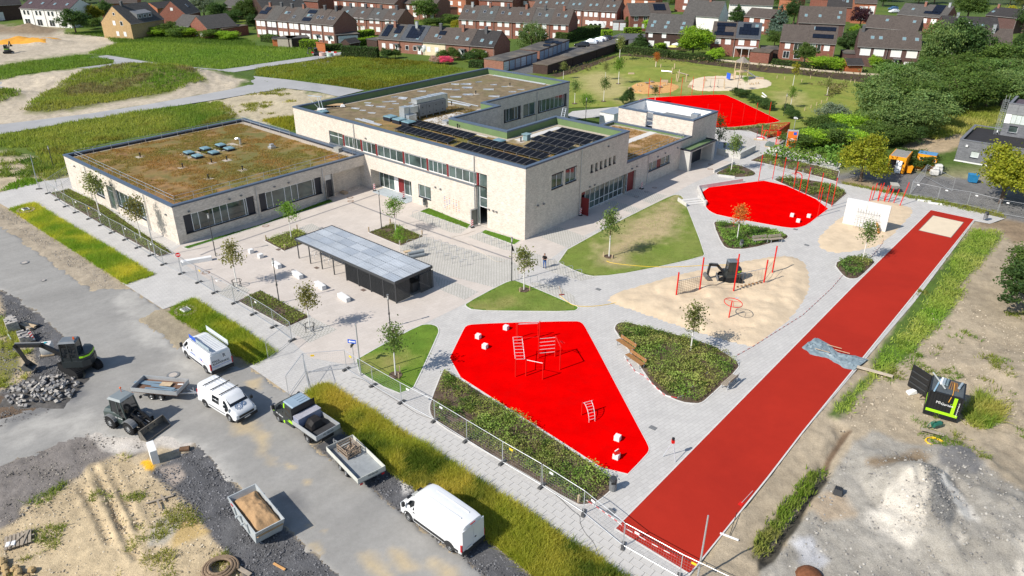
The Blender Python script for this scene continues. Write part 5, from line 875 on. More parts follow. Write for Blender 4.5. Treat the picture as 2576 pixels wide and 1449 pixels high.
lamp('lamp post on the plaza before the low wing corner',(543,644),(524,538));lamp('lamp post beside the narrow front bed and white blocks',(703,763),(685,650));lamp('lamp post at the planting square below the entrance',(960,576),(951,480));lamp('lamp post behind the tree of the rounded lawn',(981.5,824),(975,741));lamp('lamp post between the person and the small triangular lawn',(1287,708),(1288,597));lamp('lamp post behind the school beside a flat crowned tree',(1473,304),(1474,246));lamp('lamp post by the far hedge behind the red court',(1852,242),(1855,190));lamp('lamp post in the hedge right of the far red court',(1971,292),(1978,236));lamp('dark lamp post in the scrub left of the low wing',(134,417),(125,367))
def pole(lbl,base,top,r=.06,h=None):
 h=h or hgt(base,top);m=MB();m.tube((0,0,0),(0,0,h),r,10,0,r*.75);m.tube((0,0,h),(0,0,h+.02),r*.5,8);o=m.bd('steel_pole',galv,None,at(*base));return tag(o,lbl,'pole','bare steel poles')
pole('bare steel pole beside the blue arrow sign',(908,944.5),(895,816));pole('bare steel pole before the end of the low wing',(392,647),(372.5,542));pole('bare steel pole at the near corner of the running track',(1755,1455),(1778,1297));pole('thin white pole at the start of the long wing bed',(164,495),(154,453),.045)
t=thg('camera_mast','grey mast with surveillance camera above the orange billboard','camera mast',at(1992,352));MB().tube((0,0,0),(0,0,3.6),.06,8,0,.045).bd('post',galv,t);m=MB();m.box(-.3,.1,-.1,.1,3.6,3.85);m.sphere((.25,0,3.6),.14);m.bd('camera_head',wpl,t)
t=thg('arrow_sign','blue one-way sign with white arrow on a thin post','road sign',at(891.5,917),R(-12));MB().tube((0,0,0),(0,0,2.45),.03,8).bd('post',galv,t)
m=MB();m.box(-.36,.36,-.03,-.005,2.05,2.4);p_=m.bd('sign_plate',bluep,t);m=MB();m.poly([(-.3,-.034,2.225),(-.14,-.034,2.1),(-.14,-.034,2.17),(.3,-.034,2.17),(.3,-.034,2.28),(-.14,-.034,2.28),(-.14,-.034,2.35)]);m.bd('arrow',wpl,p_);MB().box(-.04,.03,-.3,.4,1.78,2.03).bd('sign_plate',dgrey,t)
t=thg('no_entry_sign','round red no-entry sign on a thin pole near the plaza fence','road sign',at(459,692),R(10));MB().tube((0,0,0),(0,0,2.5),.028,8).bd('post',galv,t)
o=MB().prism([(.24*cos(k*.3927),.24*sin(k*.3927))for k in rg(16)],-.012,.012).bd('sign_plate',redp,t);o.location=(0,-.05,2.3);o.rotation_euler=(R(90),0,0);MB().box(-.17,.17,-.07,-.064,2.26,2.34).bd('white_bar',wpl,t)
def fence_mesh(L):
 m=MB();H=1.85
 for x in(.03,L-.03):m.tube((x,0,.06),(x,0,H),.021,6)
 for z in(.12,H):m.tube((.03,0,z),(L-.03,0,z),.021,6)
 w_=MB();n=int(L/.16)
 for k in rg(1,n):w_.bar((L*k/n,0,.12),(L*k/n,0,H),.004,.004)
 for k in rg(1,8):w_.bar((.03,0,.12+(H-.12)*k/8),(L-.03,0,.12+(H-.12)*k/8),.004,.004)
 return m.mesh('frame',galv),w_.mesh('wire_mesh',galv)
FM={}
def fence(a,b,lbl,plate=None,grp='site fence panels'):
 a,b=at(*a),at(*b);L=(b-a).length;k=round(L,1)
 if k not in FM:FM[k]=fence_mesh(k)
 d=b-a;t=thg('mesh_fence',lbl,'fence',a,math.atan2(d.y,d.x),grp);mo('frame',FM[k][0],t);mo('wire_mesh',FM[k][1],t)
 if plate:MB().box(L*.18,L*.18+.3,-.015,.01,1.5,1.65).bd('sign_plate',yellowp if plate=='y' else wpl,t)
FOOT=MB();FOOT.hexa([(-.36,-.12,0),(.36,-.12,0),(.36,.12,0),(-.36,.12,0)],[(-.33,-.1,.13),(.33,-.1,.13),(.33,.1,.13),(-.33,.1,.13)]);[FOOT.box(x-.05,x+.05,-.05,.05,.131,.15)for x in(-.2,0,.2)];FOOT=FOOT.mesh('fence_foot',footm)
def foot(p,rz,lbl):tag(mo('ballast_block',FOOT,None,at(*p),rz),lbl,'fence block','ballast blocks of the site fence')
runA=[(121,487),(145,503.5),(166,520),(191,535),(225,551),(255,567),(282,586),(316,603.5),(347,623.5),(380,643),(412,666),(457,689),(500,711),(541,737),(591,763),(638,791),(689,823),(735,857)]
for k,(a,b)in en(zip(runA[:-1],runA[1:])):fence(a,b,f'{ORD[k]} mesh fence panel from the far end along the wing bed and plaza','w' if k%2 else('y' if k in(4,12)else None))
for k,p in en(runA):foot(p,R(50),f'dark fence foot under the {ORD[k]} post of the fence before the wing')
fence((735,857),(674,905),'open mesh fence panel swung out towards the swale end');fence((726,997),(768,938),'mesh fence panel leaning beside the green striped truck');fence((768,938),(871,929),'mesh fence panel standing across the driveway','y');fence((779,984),(768,940),'short gate panel by the driveway opening')
runB=[(871,930),(938,971),(1010,1013),(1094,1059),(1174,1109),(1264,1165),(1363,1224),(1467,1292),(1567,1375),(1708,1455),(1840,1520)]
pl_=['y',None,'w','w',None,'y','w','w','w','y']
for k,(a,b)in en(zip(runB[:-1],runB[1:])):fence(a,b,f'{ORD[k]} mesh fence panel from the arrow sign along the slab walk',pl_[k])
for k,p in en(runB[:-1]):foot(p,R(52)if k<7 else R(75),f'fence foot under the {ORD[k]} post from the arrow sign')
runC=[(2288,490),(2357,505),(2432,517),(2508,537),(2590,552)]
for k,(a,b)in en(zip(runC[:-1],runC[1:])):fence(a,b,f'{ORD[k]} mesh fence panel beside the cabin yard','w')
fence((2325,445),(2395,482),'mesh fence panel standing across the cabin yard');fence((2288,490),(2325,445),'mesh fence panel at the cabin yard corner by the dumper');fence((98,475),(85,420),'mesh fence panel standing alone by the scrub at the wing end');foot((98,476),R(20),'dark fence foot under the lone panel at the wing end');fence((121,487),(176,450),'mesh fence panel closing the walk at the wing end')
tapem=mat('tape_red',(.6,.06,.06),.6);tapew=mat('tape_white',(.75,.73,.73),.6)
def tape(lbl,pts,z=.0,w_=.06):
 t=thg('barrier_tape',lbl,'barrier tape',(0,0,0));P=[at(*p[:2],p[2]if len(p)>2 else .05)for p in pts];A,B=MB(),MB();k=0
 for a,b in zip(P[:-1],P[1:]):
  n=max(1,int((b-a).length/.35))
  for i in rg(n):(A if k%2 else B).bar(a.lerp(b,i/n),a.lerp(b,(i+1)/n),.012,w_);k+=1
 A.bd('red_bands',tapem,t);B.bd('white_bands',tapew,t)
tape('red and white tape round the lower edge of the triangular bed',[C(2,2,*p)for p in((1130,685),(1170,740),(1240,840),(1330,880),(1450,1000),(1540,1080),(1660,1105),(1730,1080),(1830,980),(1900,910),(1970,845))]);tape('red and white tape across the walk from the sand pit to the bed',[C(2,2,2240,690),C(2,2,2420,590),C(3,2,0,490),C(3,2,350,270),C(3,2,640,0),C(3,1,750,1320)]);tape('red and white tape from the climbing wall to the round bed',[C(3,1,1170,900),C(3,1,1150,1000),C(3,1,1080,1090),C(3,1,1040,1130)])
tape('red and white tape strung along the fence at the track end',[(1470,1255,.0),(1500,1274,.3),(1553,1312,1.2),(1575,1330,1.3),(1640,1368,1.2),(1700,1400,1.3)])
def hose(lbl,pts,mt,r=.02,name='hose',z=.04):P=[V3((p.x,p.y,z))for p in chaikin([at(*p).to_2d()for p in pts],2,False)];m=MB();m.path(P,r,5);tag(m.bd(name,mt),lbl,'hose')
hose('yellow hose across the big lawn and the walk to the sand pit',[C(2,1,*p)for p in((950,1180),(1000,1200),(1150,1220),(1400,1240),(1650,1240),(1900,1225),(2300,1215))],yellowp,.025);hose('yellow hose by the tip of the small triangular lawn',[C(2,2,*p)for p in((480,80),(540,130),(620,185),(800,190),(960,170),(1130,130),(1300,50))],yellowp,.02);hose('black cable along the slab walk beside the fence',[C(2,3,*p)for p in((330,560),(450,640),(600,790),(690,850),(680,920),(740,1030),(830,1120),(870,1250),(960,1330),(1060,1390))],black,.012,'cable');hose('black cable loop under the fence by the shrub bed',[C(1,2,*p)for p in((960,900),(1100,930),(1180,1000),(1440,1150),(1600,1260),(1700,1300),(1800,1330))],black,.012,'cable');hose('pale hose on the cobbles by the open stair door',[C(1,1,*p)for p in((2200,875),(2080,920),(2000,930),(1950,960),(2100,980),(2250,1080),(2360,1150),(2420,1190),(2500,1180))],mat('pale_hose',(.6,.52,.42)),.015)
def block(lbl,px,L,W_,Hh,rz,grp='white concrete seating blocks',mt=None):
 o=MB().box(-L/2,L/2,-W_/2,W_/2,0,Hh).bd('seat_block',mt or white_c,None,at(*px),rz);bev(o,.02);return tag(o,lbl,'seat block',grp)
for px,L,lb in(((632,636),.5,'white cube at the end of the block row near the low wing'),((656,648),.5,'second white cube of the plaza row, by the planting square'),((697,671),1.3,'long white block behind the plaza lamp post'),((749,696),1.55,'long white block in the middle of the plaza row'),((806,723),1.55,'long white block before the last of the plaza row'),((866,753),1.6,'long white block nearest the driveway in the plaza row')):block(lb,px,L,.48,.45,YAW+R(-6))
block('longest white bench block beside the plaza fence',(495,660),3.1,.5,.45,YAW+R(66))
for px,lb in(((1203,851),'white cube on the red court, upper of the pair by its left edge'),((1220,876),'white cube on the red court, lower of the pair by its left edge'),((1273,829),'white cube at the top edge of the red court'),((1553,1107),'white cube near the lower tip of the red court'),((1550,1153),'white cube carrying a red bag'),((1992,545),'white cube on the ball court, nearest its middle'),((2034,547),'white cube on the ball court, nearest the red posts'),((2007.5,559),'white cube on the ball court, lowest of the three')):block(lb,px,.42,.42,.42,YAW+R(10),'white cubes on the red courts')
p=at(1550,1153);t=thg('tool_bag','red tool bag with white tube on a white cube','bag',p+V3((0,0,.42)),.4);MB().hexa([(-.2,-.13,0),(.2,-.13,0),(.2,.13,0),(-.2,.13,0)],[(-.16,-.06,.2),(.16,-.06,.2),(.16,.06,.2),(-.16,.06,.2)]).bd('bag_body',redp,t);MB().tube((-.15,0,.24),(.15,.05,.3),.04,7).bd('tube',wpl,t);MB().ring((.1,0,.2),.1,.015,(0,1,0),8,4).bd('strap',black,t)
m=MB();hp=[(-.4,0,0),(-.4,0,.62),(-.34,0,.72),(-.24,0,.76),(.24,0,.76),(.34,0,.72),(.4,0,.62),(.4,0,0)];m.path(hp,.024,6);HOOP=m.mesh('bicycle_hoop',galv)
def hoops(pts,rz,fmt,grp):
 for k,p in en(pts):tag(mo('bicycle_hoop',HOOP,None,at(*p),rz),fmt%ORD[k],'bike rack',grp)
c11=lambda*pts:[C(1,1,*p)for p in pts]
hoops(c11((1610,730),(1677,752),(1745,775),(1810,798),(1878,822),(1950,850),(2020,872)),YAW+R(62),'%s steel hoop from the entrance beside the front grass strip','bicycle hoops along the facade')
hoops(c11((2255,955),(2330,985),(2405,1012),(2482,1040)),YAW+R(62),'%s steel hoop from the stair door beside the corner grass strip','bicycle hoops along the facade')
hoops(c11((1680,975),(1755,1000),(1832,1030),(1905,1055),(1982,1083),(2058,1112),(2135,1142),(2218,1170)),YAW+R(62),'%s steel hoop from the planting square in the far row on the cobbles','bicycle hoops on the cobbles')
hoops(c11((1555,1025),(1630,1052),(1705,1080),(1780,1108),(1857,1137),(1932,1166),(2010,1198),(2092,1228)),YAW+R(62),'%s steel hoop from the shelter tree in the near row on the cobbles','bicycle hoops on the cobbles')
hoops([C(2,1,*p)for p in((395,1225),(485,1255),(575,1295),(665,1330))],YAW+R(62),'%s steel hoop from the person beside the big lawn','bicycle hoops by the lawn');hoops([C(2,1,*p)for p in((220,1395),(310,1430),(405,1470))],YAW+R(62),'%s steel hoop beside the tip of the small lawn','bicycle hoops by the lawn')
hoops([C(1,1,*p)for p in((585,1140),(620,1155),(720,1195),(760,1215))],YAW+R(100),'%s steel hoop under the open end of the shelter roof','bicycle hoops under the shelter');hoops([C(3,1,*p)for p in((20,225),(100,250),(180,270),(260,290),(345,310),(425,325))],R(60),'%s steel hoop in front of the mulch bed behind the ball court','bicycle hoops behind the ball court')
def bench(lbl,px,rz,L=1.9,back=True,wm=None):
 t=thg('park_bench',lbl,'bench',at(*px),rz,'wooden plank benches')
 for k in rg(4):MB().box(-L/2,L/2,-.25+k*.125,-.14+k*.125,.43,.47).bd('seat_plank',wm or wood_b,t)
 if back:
  for k in rg(2):MB().hexa([(-L/2,.27+.03*k,.55+.15*k),(L/2,.27+.03*k,.55+.15*k),(L/2,.31+.03*k,.55+.15*k),(-L/2,.31+.03*k,.55+.15*k)],[(-L/2,.29+.03*k,.67+.15*k),(L/2,.29+.03*k,.67+.15*k),(L/2,.33+.03*k,.67+.15*k),(-L/2,.33+.03*k,.67+.15*k)]).bd('back_plank',wm or wood_b,t)
 for x in(-L*.4,L*.4):
  m=MB();m.bar((x,-.22,0),(x,-.22,.43),.06,.06);m.bar((x,.25,0),(x,.36,.85 if back else .43),.06,.06);m.bar((x,-.25,.4),(x,.27,.4),.06,.05);m.bd('bench_leg',galv,t)
bench('plank bench on the left side of the triangular bed, upper of the two',(1573,877),R(-57),2.0,True);bench('plank bench on the left side of the triangular bed, lower of the two',(1597,915),R(-57),2.0,True)
bench('plank bench with backrest at the right corner of the triangular bed',(1833,968),R(48)+pi,1.9,True,wood_g);bench('plank bench with backrest at the bed below the ball court',(1912,611),R(14)+pi*0,1.9,True,wood_g);bench('plank bench with backrest right of the bed below the ball court',(1950,609),R(14),1.7,True,wood_g)
def bin_(lbl,px,h=.85,r=.21,post=False):
 t=thg('litter_bin',lbl,'bin',at(*px),0,'dark litter bins');m=MB();z0=.35 if post else .05;m.tube((0,0,z0),(0,0,z0+h*.8),r,12);m.bd('bin_body',mgrey,t);MB().tube((0,0,z0+h*.8),(0,0,z0+h),r*1.05,12,0,r*.9).bd('hood',dgrey,t);MB().box(-r*.6,r*.6,-r-.01,-r+.06,z0+h*.62,z0+h*.78).bd('opening',black,t);MB().tube((0,r+.05,0),(0,r+.05,z0+h*.6),.03,6).bd('post',dgrey,t)
bin_('round dark bin at the tip of the front shrub bed',(1541,1232),.95,.25);bin_('dark bin on the facade side of the front grass strip',(1068,522),.8,.2,True);bin_('dark bin beside the bed below the ball court',(1864,622),.85,.2);bin_('dark bin on the walk beyond the running track',(2477,555),.8,.24,True);bin_('dark bin between the porch and the red cage trailer',(1822,376),.8,.22,True)
beac_r=mat('beacon_red',(.6,.02,.015),.5)
def beacon(lbl,px,rz=0.,lean=0.):
 t=thg('traffic_beacon',lbl,'beacon',at(*px),rz,'red and white traffic beacons');MB().box(-.2,.2,-.28,.28,0,.11).bd('foot',black,t);o=MB().box(-.125,.125,-.02,.02,.11,.98).bd('beacon_board',wpl,t);m=MB()
 for k in rg(3):z=.2+k*.27;m.hexa([(-.126,-.024,z),(.126,-.024,z+.14),(.126,.024,z+.14),(-.126,.024,z)],[(-.126,-.024,z+.13),(.126,-.024,z+.27 if k<2 else .97),(.126,.024,z+.27 if k<2 else .97),(-.126,.024,z+.13)])
 m.bd('red_stripes',beac_r,o)
 if lean:t.rotation_euler=(0,lean,rz)
beacon('red white beacon left of the entrance',(942,480),R(15));beacon('red white beacon right of the entrance grate',(1016,500),R(20));beacon('red white beacon by the open stair door',(1188,572),R(20));beacon('red white beacon leaning by the open red door',(1459,542),R(30),R(8));beacon('red white beacon on dark foot before the far red door',(1614,475),R(40));beacon('red white beacon beside the paving stone pallets',(86,858),R(20),R(-8))
mhr=mat('manhole_ring',(.32,.22,.17),.9);mhc=mat('manhole_cover',(.42,.38,.34),.8,.1,5);mhd=mat('iron_cover',(.16,.12,.1),.8)
def mnh(px,r=.42,rust=True,lbl='round manhole cover in the plaza paving'):
 t=thg('manhole_cover',lbl,'manhole',at(*px));MB().prism([(r*cos(k*.3142),r*sin(k*.3142))for k in rg(20)],.005,.02).bd('ring',mhr if rust else mgrey,t);MB().prism([(r*.66*cos(k*.3142),r*.66*sin(k*.3142))for k in rg(20)],.018,.026).bd('cover',mhc,t)
for c_,lb in(((948,541),'upper of the two manhole covers before the recessed wing'),((952,575),'lower of the two manhole covers before the recessed wing'),((97,825),'manhole cover beside the wing grass strip')):mnh(C(1,1,*c_),lbl=lb)
mnh(C(0,1,2072,1296),lbl='manhole cover behind the plaza fence');mnh(C(2,1,1252,530),.4,False,'dark ringed manhole before the glazed front');mnh(C(2,1,1435,440),.33,lbl='sand filled manhole by the far beacon');mnh(C(2,1,1995,253),lbl='manhole near the porch, closer to the walk');mnh(C(2,1,2000,205),lbl='manhole near the porch, closer to the building');mnh(C(2,1,1352,480),.3,False,'small grey manhole by the far beacon')
mnh(C(0,1,247,1193),.42,False,'pale manhole in the asphalt near the first swale');mnh(C(0,2,1742,875),.5,False,'pale manhole in the asphalt behind the board trailer');mnh(C(0,1,437,1371),.25,False,'small pale cover in the asphalt near the swale')
for px,lb in((C(1,1,610,1247),'rusty drain grate beside the shelter posts'),(C(1,1,225,1063),'rusty drain grate beside the first planting square'),(C(1,2,1080,22),'rusty drain grate near the last white block'),(C(2,2,868,14),'grey drain grate by the cobble wedge'),(C(2,2,1417,1408),'grey drain cover beside the red court'),(C(3,1,275,860),'grey drain grate below the ball court'),(C(3,1,388,1018),'grey drain grate above the climbing sand'),(C(2,3,998,800),'small grey drain by the track end')):
 m=MB();m.box(-.26,.26,-.2,.2,.012,.024);[m.box(-.22,.22,-.15+k*.1,-.1+k*.1,.024,.034)for k in rg(4)];tag(m.bd('drain_grate',mhd if 'rusty' in lb else mgrey,None,at(*px),YAW),lb,'drain')
for px,lb in(((66,531),'stone framed outfall at the end of the first swale'),((468,785),'stone framed outfall at the end of the second swale')):
 t=thg('outfall',lb,'drain outlet',at(*px),R(-40));MB().box(-.42,.42,-.35,.35,.15,.32).bd('frame',white_c,t);m=MB();[m.box(-.3+.2*k,-.22+.2*k,-.25,.25,.321,.35)for k in rg(4)];m.bd('grate',black,t)
 for k in rg(18):
  a=k*.349;MB().hexa([(x,y,0)for x,y in((-.16,-.12),(.16,-.12),(.16,.12),(-.16,.12))],[(x*.8,y*.8,.17+.05*rnd())for x,y in((-.16,-.12),(.16,-.12),(.16,.12),(-.16,.12))]).bd('stone',mat('outfall_stone',(.33,.27,.2),.9,.2,4)if k==0 and px[0]<100 else BM['outfall_stone'],t,(1.0*cos(a)+.0,.85*sin(a),.02),a)
def redpost(px,top,r=.05,h=None,name='post',par=None,off=None):
 h=h or hgt(px,top);m=MB();m.tube((0,0,0),(0,0,h),r,8);m.tube((0,0,h),(0,0,h+.02),r*1.15,8);p=at(*px)
 return m.bd(name,redp,par,p if off is None else p-off),p,h
c31=lambda x,y:C(3,1,x,y);c22=lambda x,y:C(2,2,x,y);c21=lambda x,y:C(2,1,x,y);c20=lambda x,y:C(2,0,x,y);c30=lambda x,y:C(3,0,x,y)
for k,(b,tp)in en((((45,355),(82,95)),((138,395),(175,135)),((255,455),(297,182)),((378,510),(418,235)),((505,565),(553,290)),((640,628),(688,342)),((570,680),(617,392)),((495,733),(545,438)))):o,_,_=redpost(c31(*b),c31(*tp));tag(o,f'{ORD[k]} tall red pole from the bed corner along the ball court','pole','red ball net poles of the ball court')
o,_,_=redpost(c21(2480,372),c21(2510,112));tag(o,'tall red pole at the back corner of the ball court near the raised bed','pole','red ball net poles of the ball court')
for k,b in en(((1370,975),(1480,970),(1590,968),(1698,965),(1808,960),(1915,955),(2025,950))):o,_,_=redpost(c20(*b),c20(b[0]+11,b[1]-187),.05);tag(o,f'{ORD[k]} thin red pole from the school along the back of the far court','pole','red ball net poles of the far court')
for k,(b,tp)in en((((1950,1258),(1958,1050)),((2068,1254),(2088,1045)),((2192,1250),(2216,1040)),((2315,1245),(2343,1037)),((2443,1238),(2470,1035)),((2576,1226),(2594,1026)))):o,_,_=redpost(c20(*b),c20(*tp),.05);tag(o,f'{ORD[k]} thin red pole from the plant block along the near side of the far court','pole','red ball net poles of the far court')
p=at(*c31(312,497));t=thg('basketball_hoop','red basketball board on a curved red post at the ball court edge','basketball hoop',p,R(150));MB().path([(0,0,0),(0,0,2.3),(.12,0,2.6),(.4,0,2.8),(.9,0,2.85)],.06,8).bd('post',redp,t);o=MB().box(.9,.94,-.55,.55,2.5,3.2).bd('backboard',redp,t);MB().box(.941,.95,-.22,.22,2.65,2.95).bd('target_square',mat('orange_paint',(.8,.12,.02),.5),o);MB().ring((1.18,0,2.6),.22,.015,n=14).bd('rim',redp,t)
a,b=at(*c31(745,803)),at(*c31(1175,895));d=(b-a);L=d.length;t=thg('climbing_wall','big white concrete climbing wall with wire grid standing in sand','climbing wall',a,math.atan2(d.y,d.x))
cwm=mat('cast_concrete',(.66,.65,.63),.8,.07,.8,patch=((.58,.57,.55),1.1,.55,.7));MB().box(0,L*.48-.012,0,.3,0,3.3).bd('wall_slab',cwm,t);MB().box(L*.48+.012,L,0,.3,0,3.3).bd('wall_slab',cwm,t);m=MB()
for k in rg(9):x=L*.3+k*.3;m.path([(x,-.02,2.4-.08*(k%3)),(x,-.25,1.7),(x,-.9,.05)],.014,5)
for z,y in((2.0,-.15),(1.5,-.32),(1.1,-.48),(.7,-.65),(.35,-.78)):m.tube((L*.28,y,z),(L*.3+2.5,y,z),.014,5)
m.bd('wire_grid',mgrey,t)
t=thg('board_stack','orange boards leaning on the end of the climbing wall','boards',at(*c31(1130,905)),R(60));m=MB()
for k in rg(4):MB().hexa([(-.3,k*.06,0),(.3,k*.06,0),(.3,k*.06+.04,0),(-.3,k*.06+.04,0)],[(-.3+.1*k,k*.06+.5,1.2),(.2+.1*k,k*.06+.5,1.2),(.2+.1*k,k*.06+.54,1.2),(-.3+.1*k,k*.06+.54,1.2)]).bd('board',mat('orange_board',(.65,.28,.08),.8)if k==0 else BM['orange_board'],t)
p0_=at(*c31(1190,590));t=thg('balance_sticks','cluster of slanted red climbing sticks behind the climbing wall','climbing sticks',p0_)
for x,y,dx,dy,h in((-1.9,.7,.1,.1,2.0),(-1.5,.9,.3,.2,2.3),(-1.0,.3,.35,.1,2.6),(-.7,.9,.1,.3,2.2),(-.2,.2,.45,.1,2.3),(0,.7,.3,.3,2.0),(.3,.1,.4,.2,1.9),(.6,.6,.3,0,1.6),(.9,-.1,.5,.3,1.8),(1.2,-1.2,.8,.6,3.0)):MB().tube((x,y,0),(x+dx,y+dy,h),.055,8).bd('stick',redp,t)
P6=[redpost(b,tp,.075)for b,tp in((c22(1650,92),c21(1672,1295)),(c22(1885,37),c21(1918,1145)),((1845,734),c21(2275,1110)),(c21(2530,1418),c21(2565,1170)),(c31(40,1310),c31(75,1030)))]
t=thg('rope_course','red post rope course with net and hanging steps in the sand','climbing frame',P6[0][1])
for o,p,h in P6:COL.objects.unlink(o);COL.objects.link(o);o.parent=t;KIDS.setdefault(t.name,[]).append(o);o.location=p-P6[0][1]
def rel(k,z):return P6[k][1]-P6[0][1]+V3((0,0,z))
h0=1.75;m=MB();m.tube(rel(0,h0),rel(1,h0),.03,6);m.tube(rel(2,1.9),rel(3,1.9),.03,6);m.bd('top_bar',galv,t);m=MB()
for k in rg(13):m.tube(rel(0,.25).lerp(rel(1,.25),k/12),rel(0,h0).lerp(rel(1,h0),k/12),.014,4)
for k in rg(9):z=.25+(h0-.25)*k/8;m.tube(rel(0,z),rel(1,z),.014,4)
m.bd('climbing_net',rope,t);m=MB()
for k in rg(1,8):q_=rel(2,1.9).lerp(rel(3,1.9),k/8);m.tube(q_,(q_.x,q_.y,.45),.01,4)
m.bd('hanging_ropes',rope,t)
for k in rg(1,8):q_=rel(2,.42).lerp(rel(3,.42),k/8);MB().tube(q_,q_+V3((0,0,.05)),.13,8).bd('step',wood_b,t)
m=MB();m.tube(rel(3,.5),rel(4,.6),.02,5);m.tube(rel(3,1.6),rel(4,1.7),.015,5);m.tube(rel(1,.8),rel(2,.8),.015,5);m.bd('balance_rope',rope,t)
p=at(*c22(2178,315));t=thg('overhead_wheel','red post with overhead spinning ring in the sand','spinning wheel',p);o=MB().tube((0,0,0),(0,0,1.95),.055,8).bd('post',redp,t);o.rotation_euler=(0,R(2),0);m=MB();m.ring((0,0,1.82),.82,.035,n=28);[m.tube((0,0,1.95),(.82*cos(k*2.094+.3),.82*sin(k*2.094+.3),1.82),.02,5)for k in rg(3)];o=m.bd('ring',redp,t);o.rotation_euler=(R(4),R(5),0)
t=thg('fitness_frame','red and silver fitness frame with ladders and bars on the red court','fitness frame',at(*c22(150,700)))
def fb(px):return at(*c22(*px))-t.location
silverp=mat('silver_bar',(.66,.62,.63),.35,.05,4,metal=.3);FP={}
for nm,px,h in(('a',(55,548),1.95),('b',(275,528),1.95),('c',(95,722),2.2),('d',(265,708),2.2),('e',(432,692),2.05),('f',(480,826),2.25),('g',(35,897),1.75),('h',(140,887),1.6),('i',(308,922),1.6),('j',(45,510),1.5),('k',(262,500),1.5)):
 q_=fb(px);FP[nm]=(q_,h);MB().tube(q_,q_+V3((0,0,h)),.05,8).bd('post',redp,t)
def br(a,b,za,zb=None,mt=None,r=.025):zb=za if zb is None else zb;MB().tube(FP[a][0]+V3((0,0,za)),FP[b][0]+V3((0,0,zb)),r,6).bd('bar',mt or silverp,t)
br('a','b',1.85);br('j','k',1.45);br('c','d',2.1,None,redp);br('h','i',1.55);br('e','f',2.0,2.2,redp,.04)
for z in(.5,.85,1.2,1.55,1.9):br('d','e',z)
def ladder(A,B,wd,n,mt,par,arch=0.):
 A,B=Vector(A),Vector(B);dd=(B-A);s_=V3((-dd.y,dd.x,0)).normalized()*wd/2;m=MB();pts=[A.lerp(B,k/n)+V3((0,0,arch*sin(pi*k/n)))for k in rg(n+1)]
 for sg in(-1,1):m.path([q_+s_*sg for q_ in pts],.025,6)
 m.bd('ladder_rail',mt,par)
 for q_ in pts:MB().tube(q_-s_,q_+s_,.018,5).bd('rung',mt,par)
ladder((FP['c'][0]+FP['a'][0])*.5*0+FP['c'][0]+V3((-.35,.1,2.15)),FP['g'][0]+V3((.35,.0,1.72)),.75,7,silverp,t)
for k in rg(4):q_=FP['e'][0]+V3((.15+.12*k,-.1*k,1.55));MB().ring(q_+V3((.12,0,0)),.14,.014,(0,0,1),10,4).bd('ring',redp,t)
t=thg('arch_ladder','small arched silver ladder with two red posts on the red court','climbing arch',at(*c22(755,1270)))
qa,qb,qc,qd=fb((700,1282)),fb((805,1252)),fb((775,1356)),fb((834,1342));m=MB();[m.tube(q_,q_+V3((0,0,1.15)),.045,8)for q_ in(qa,qb)];m.bd('post',redp,t);MB().tube(qa+V3((0,0,1.1)),qb+V3((0,0,1.1)),.025,6).bd('bar',silverp,t)
ta,tb=qa.lerp(qb,.18)+V3((0,0,1.1)),qa.lerp(qb,.86)+V3((0,0,1.1));A_,B_=[],[]
for k in rg(8):u_=k/7;z=1.1*cos(u_*pi/2);w_=sin(u_*pi/2);A_.append(ta.lerp(qc,w_)*1.0);A_[-1].z=z;B_.append(tb.lerp(qd,w_));B_[-1].z=z
m=MB();m.path(A_,.025,6);m.path(B_,.025,6);m.bd('ladder_rail',silverp,t)
for a_,b_ in zip(A_,B_):MB().tube(a_,b_,.018,5).bd('rung',silverp,t)
t=thg('stair','pale concrete steps between two low side walls by the ball court','steps',at(*c21(1845,612)),R(18));
for k in rg(3):MB().box(-1.35,1.35,k*.5,1.6,.0 if k==0 else k*.11,.11+k*.11).bd('step',conc,t)
for x in(-1.55,1.4):MB().box(x,x+.14,-.3,1.9,0,.5).bd('side_wall',conc,t)
def lowwall(lbl,pts,h,th=.16,mt=None):
 P=[at(*p).to_2d()for p in pts];m=MB();kerb(P,th,0,h,m,False);tag(m.bd('low_wall',mt or conc),lbl,'wall')
lowwall('low concrete wall along the back edge of the ball court',[c21(1868,455),c21(2318,385)],.55);lowwall('low concrete wall along the left edge of the ball court',[c21(1872,455),c21(1945,625)],.5);lowwall('low concrete wall at the near edge of the raised bed',[c21(2240,345),c21(2075,325)],.3);lowwall('low concrete wall at the back of the raised bed',[c21(2030,290),c21(2235,200)],.4);lowwall('stepped pale edging wall beside the bramble thicket',[c31(0,60),c31(330,130),c31(730,230)],.45)
for k,(x,y)in en(((1570,575),(1680,602))):m=MB();m.box(-.8,.8,-.12,.12,0,.15);tag(m.bd('kerb_stone',white_c,None,at(*c31(x,y)),R(-22)),('white kerb stone on the walk nearer the sticks','white kerb stone on the walk nearer the track end')[k],'kerb')
for c_,lb in(((1137,885),'front left of the entrance tree square'),((1352,800),'rear of the entrance tree square'),((1672,920),'right of the entrance tree square'),((1452,1020),'front of the entrance tree square'),((102,968),'left of the shelter tree square'),((416,860),'rear of the shelter tree square'),((292,1062),'front of the shelter tree square')):m=MB();m.box(-.06,.06,-.06,.06,0,.62);tag(m.bd('wooden_stake',wood_p,None,at(*C(1,1,*c_)),.5),'short wooden stake at the '+lb,'stake','stakes round the planting squares')
m=MB();m.box(-.06,.06,-.06,.06,0,.62);tag(m.bd('wooden_stake',wood_p,None,at(*C(2,3,670,710)),.5),'short wooden stake at the lower corner of the front shrub bed','stake')
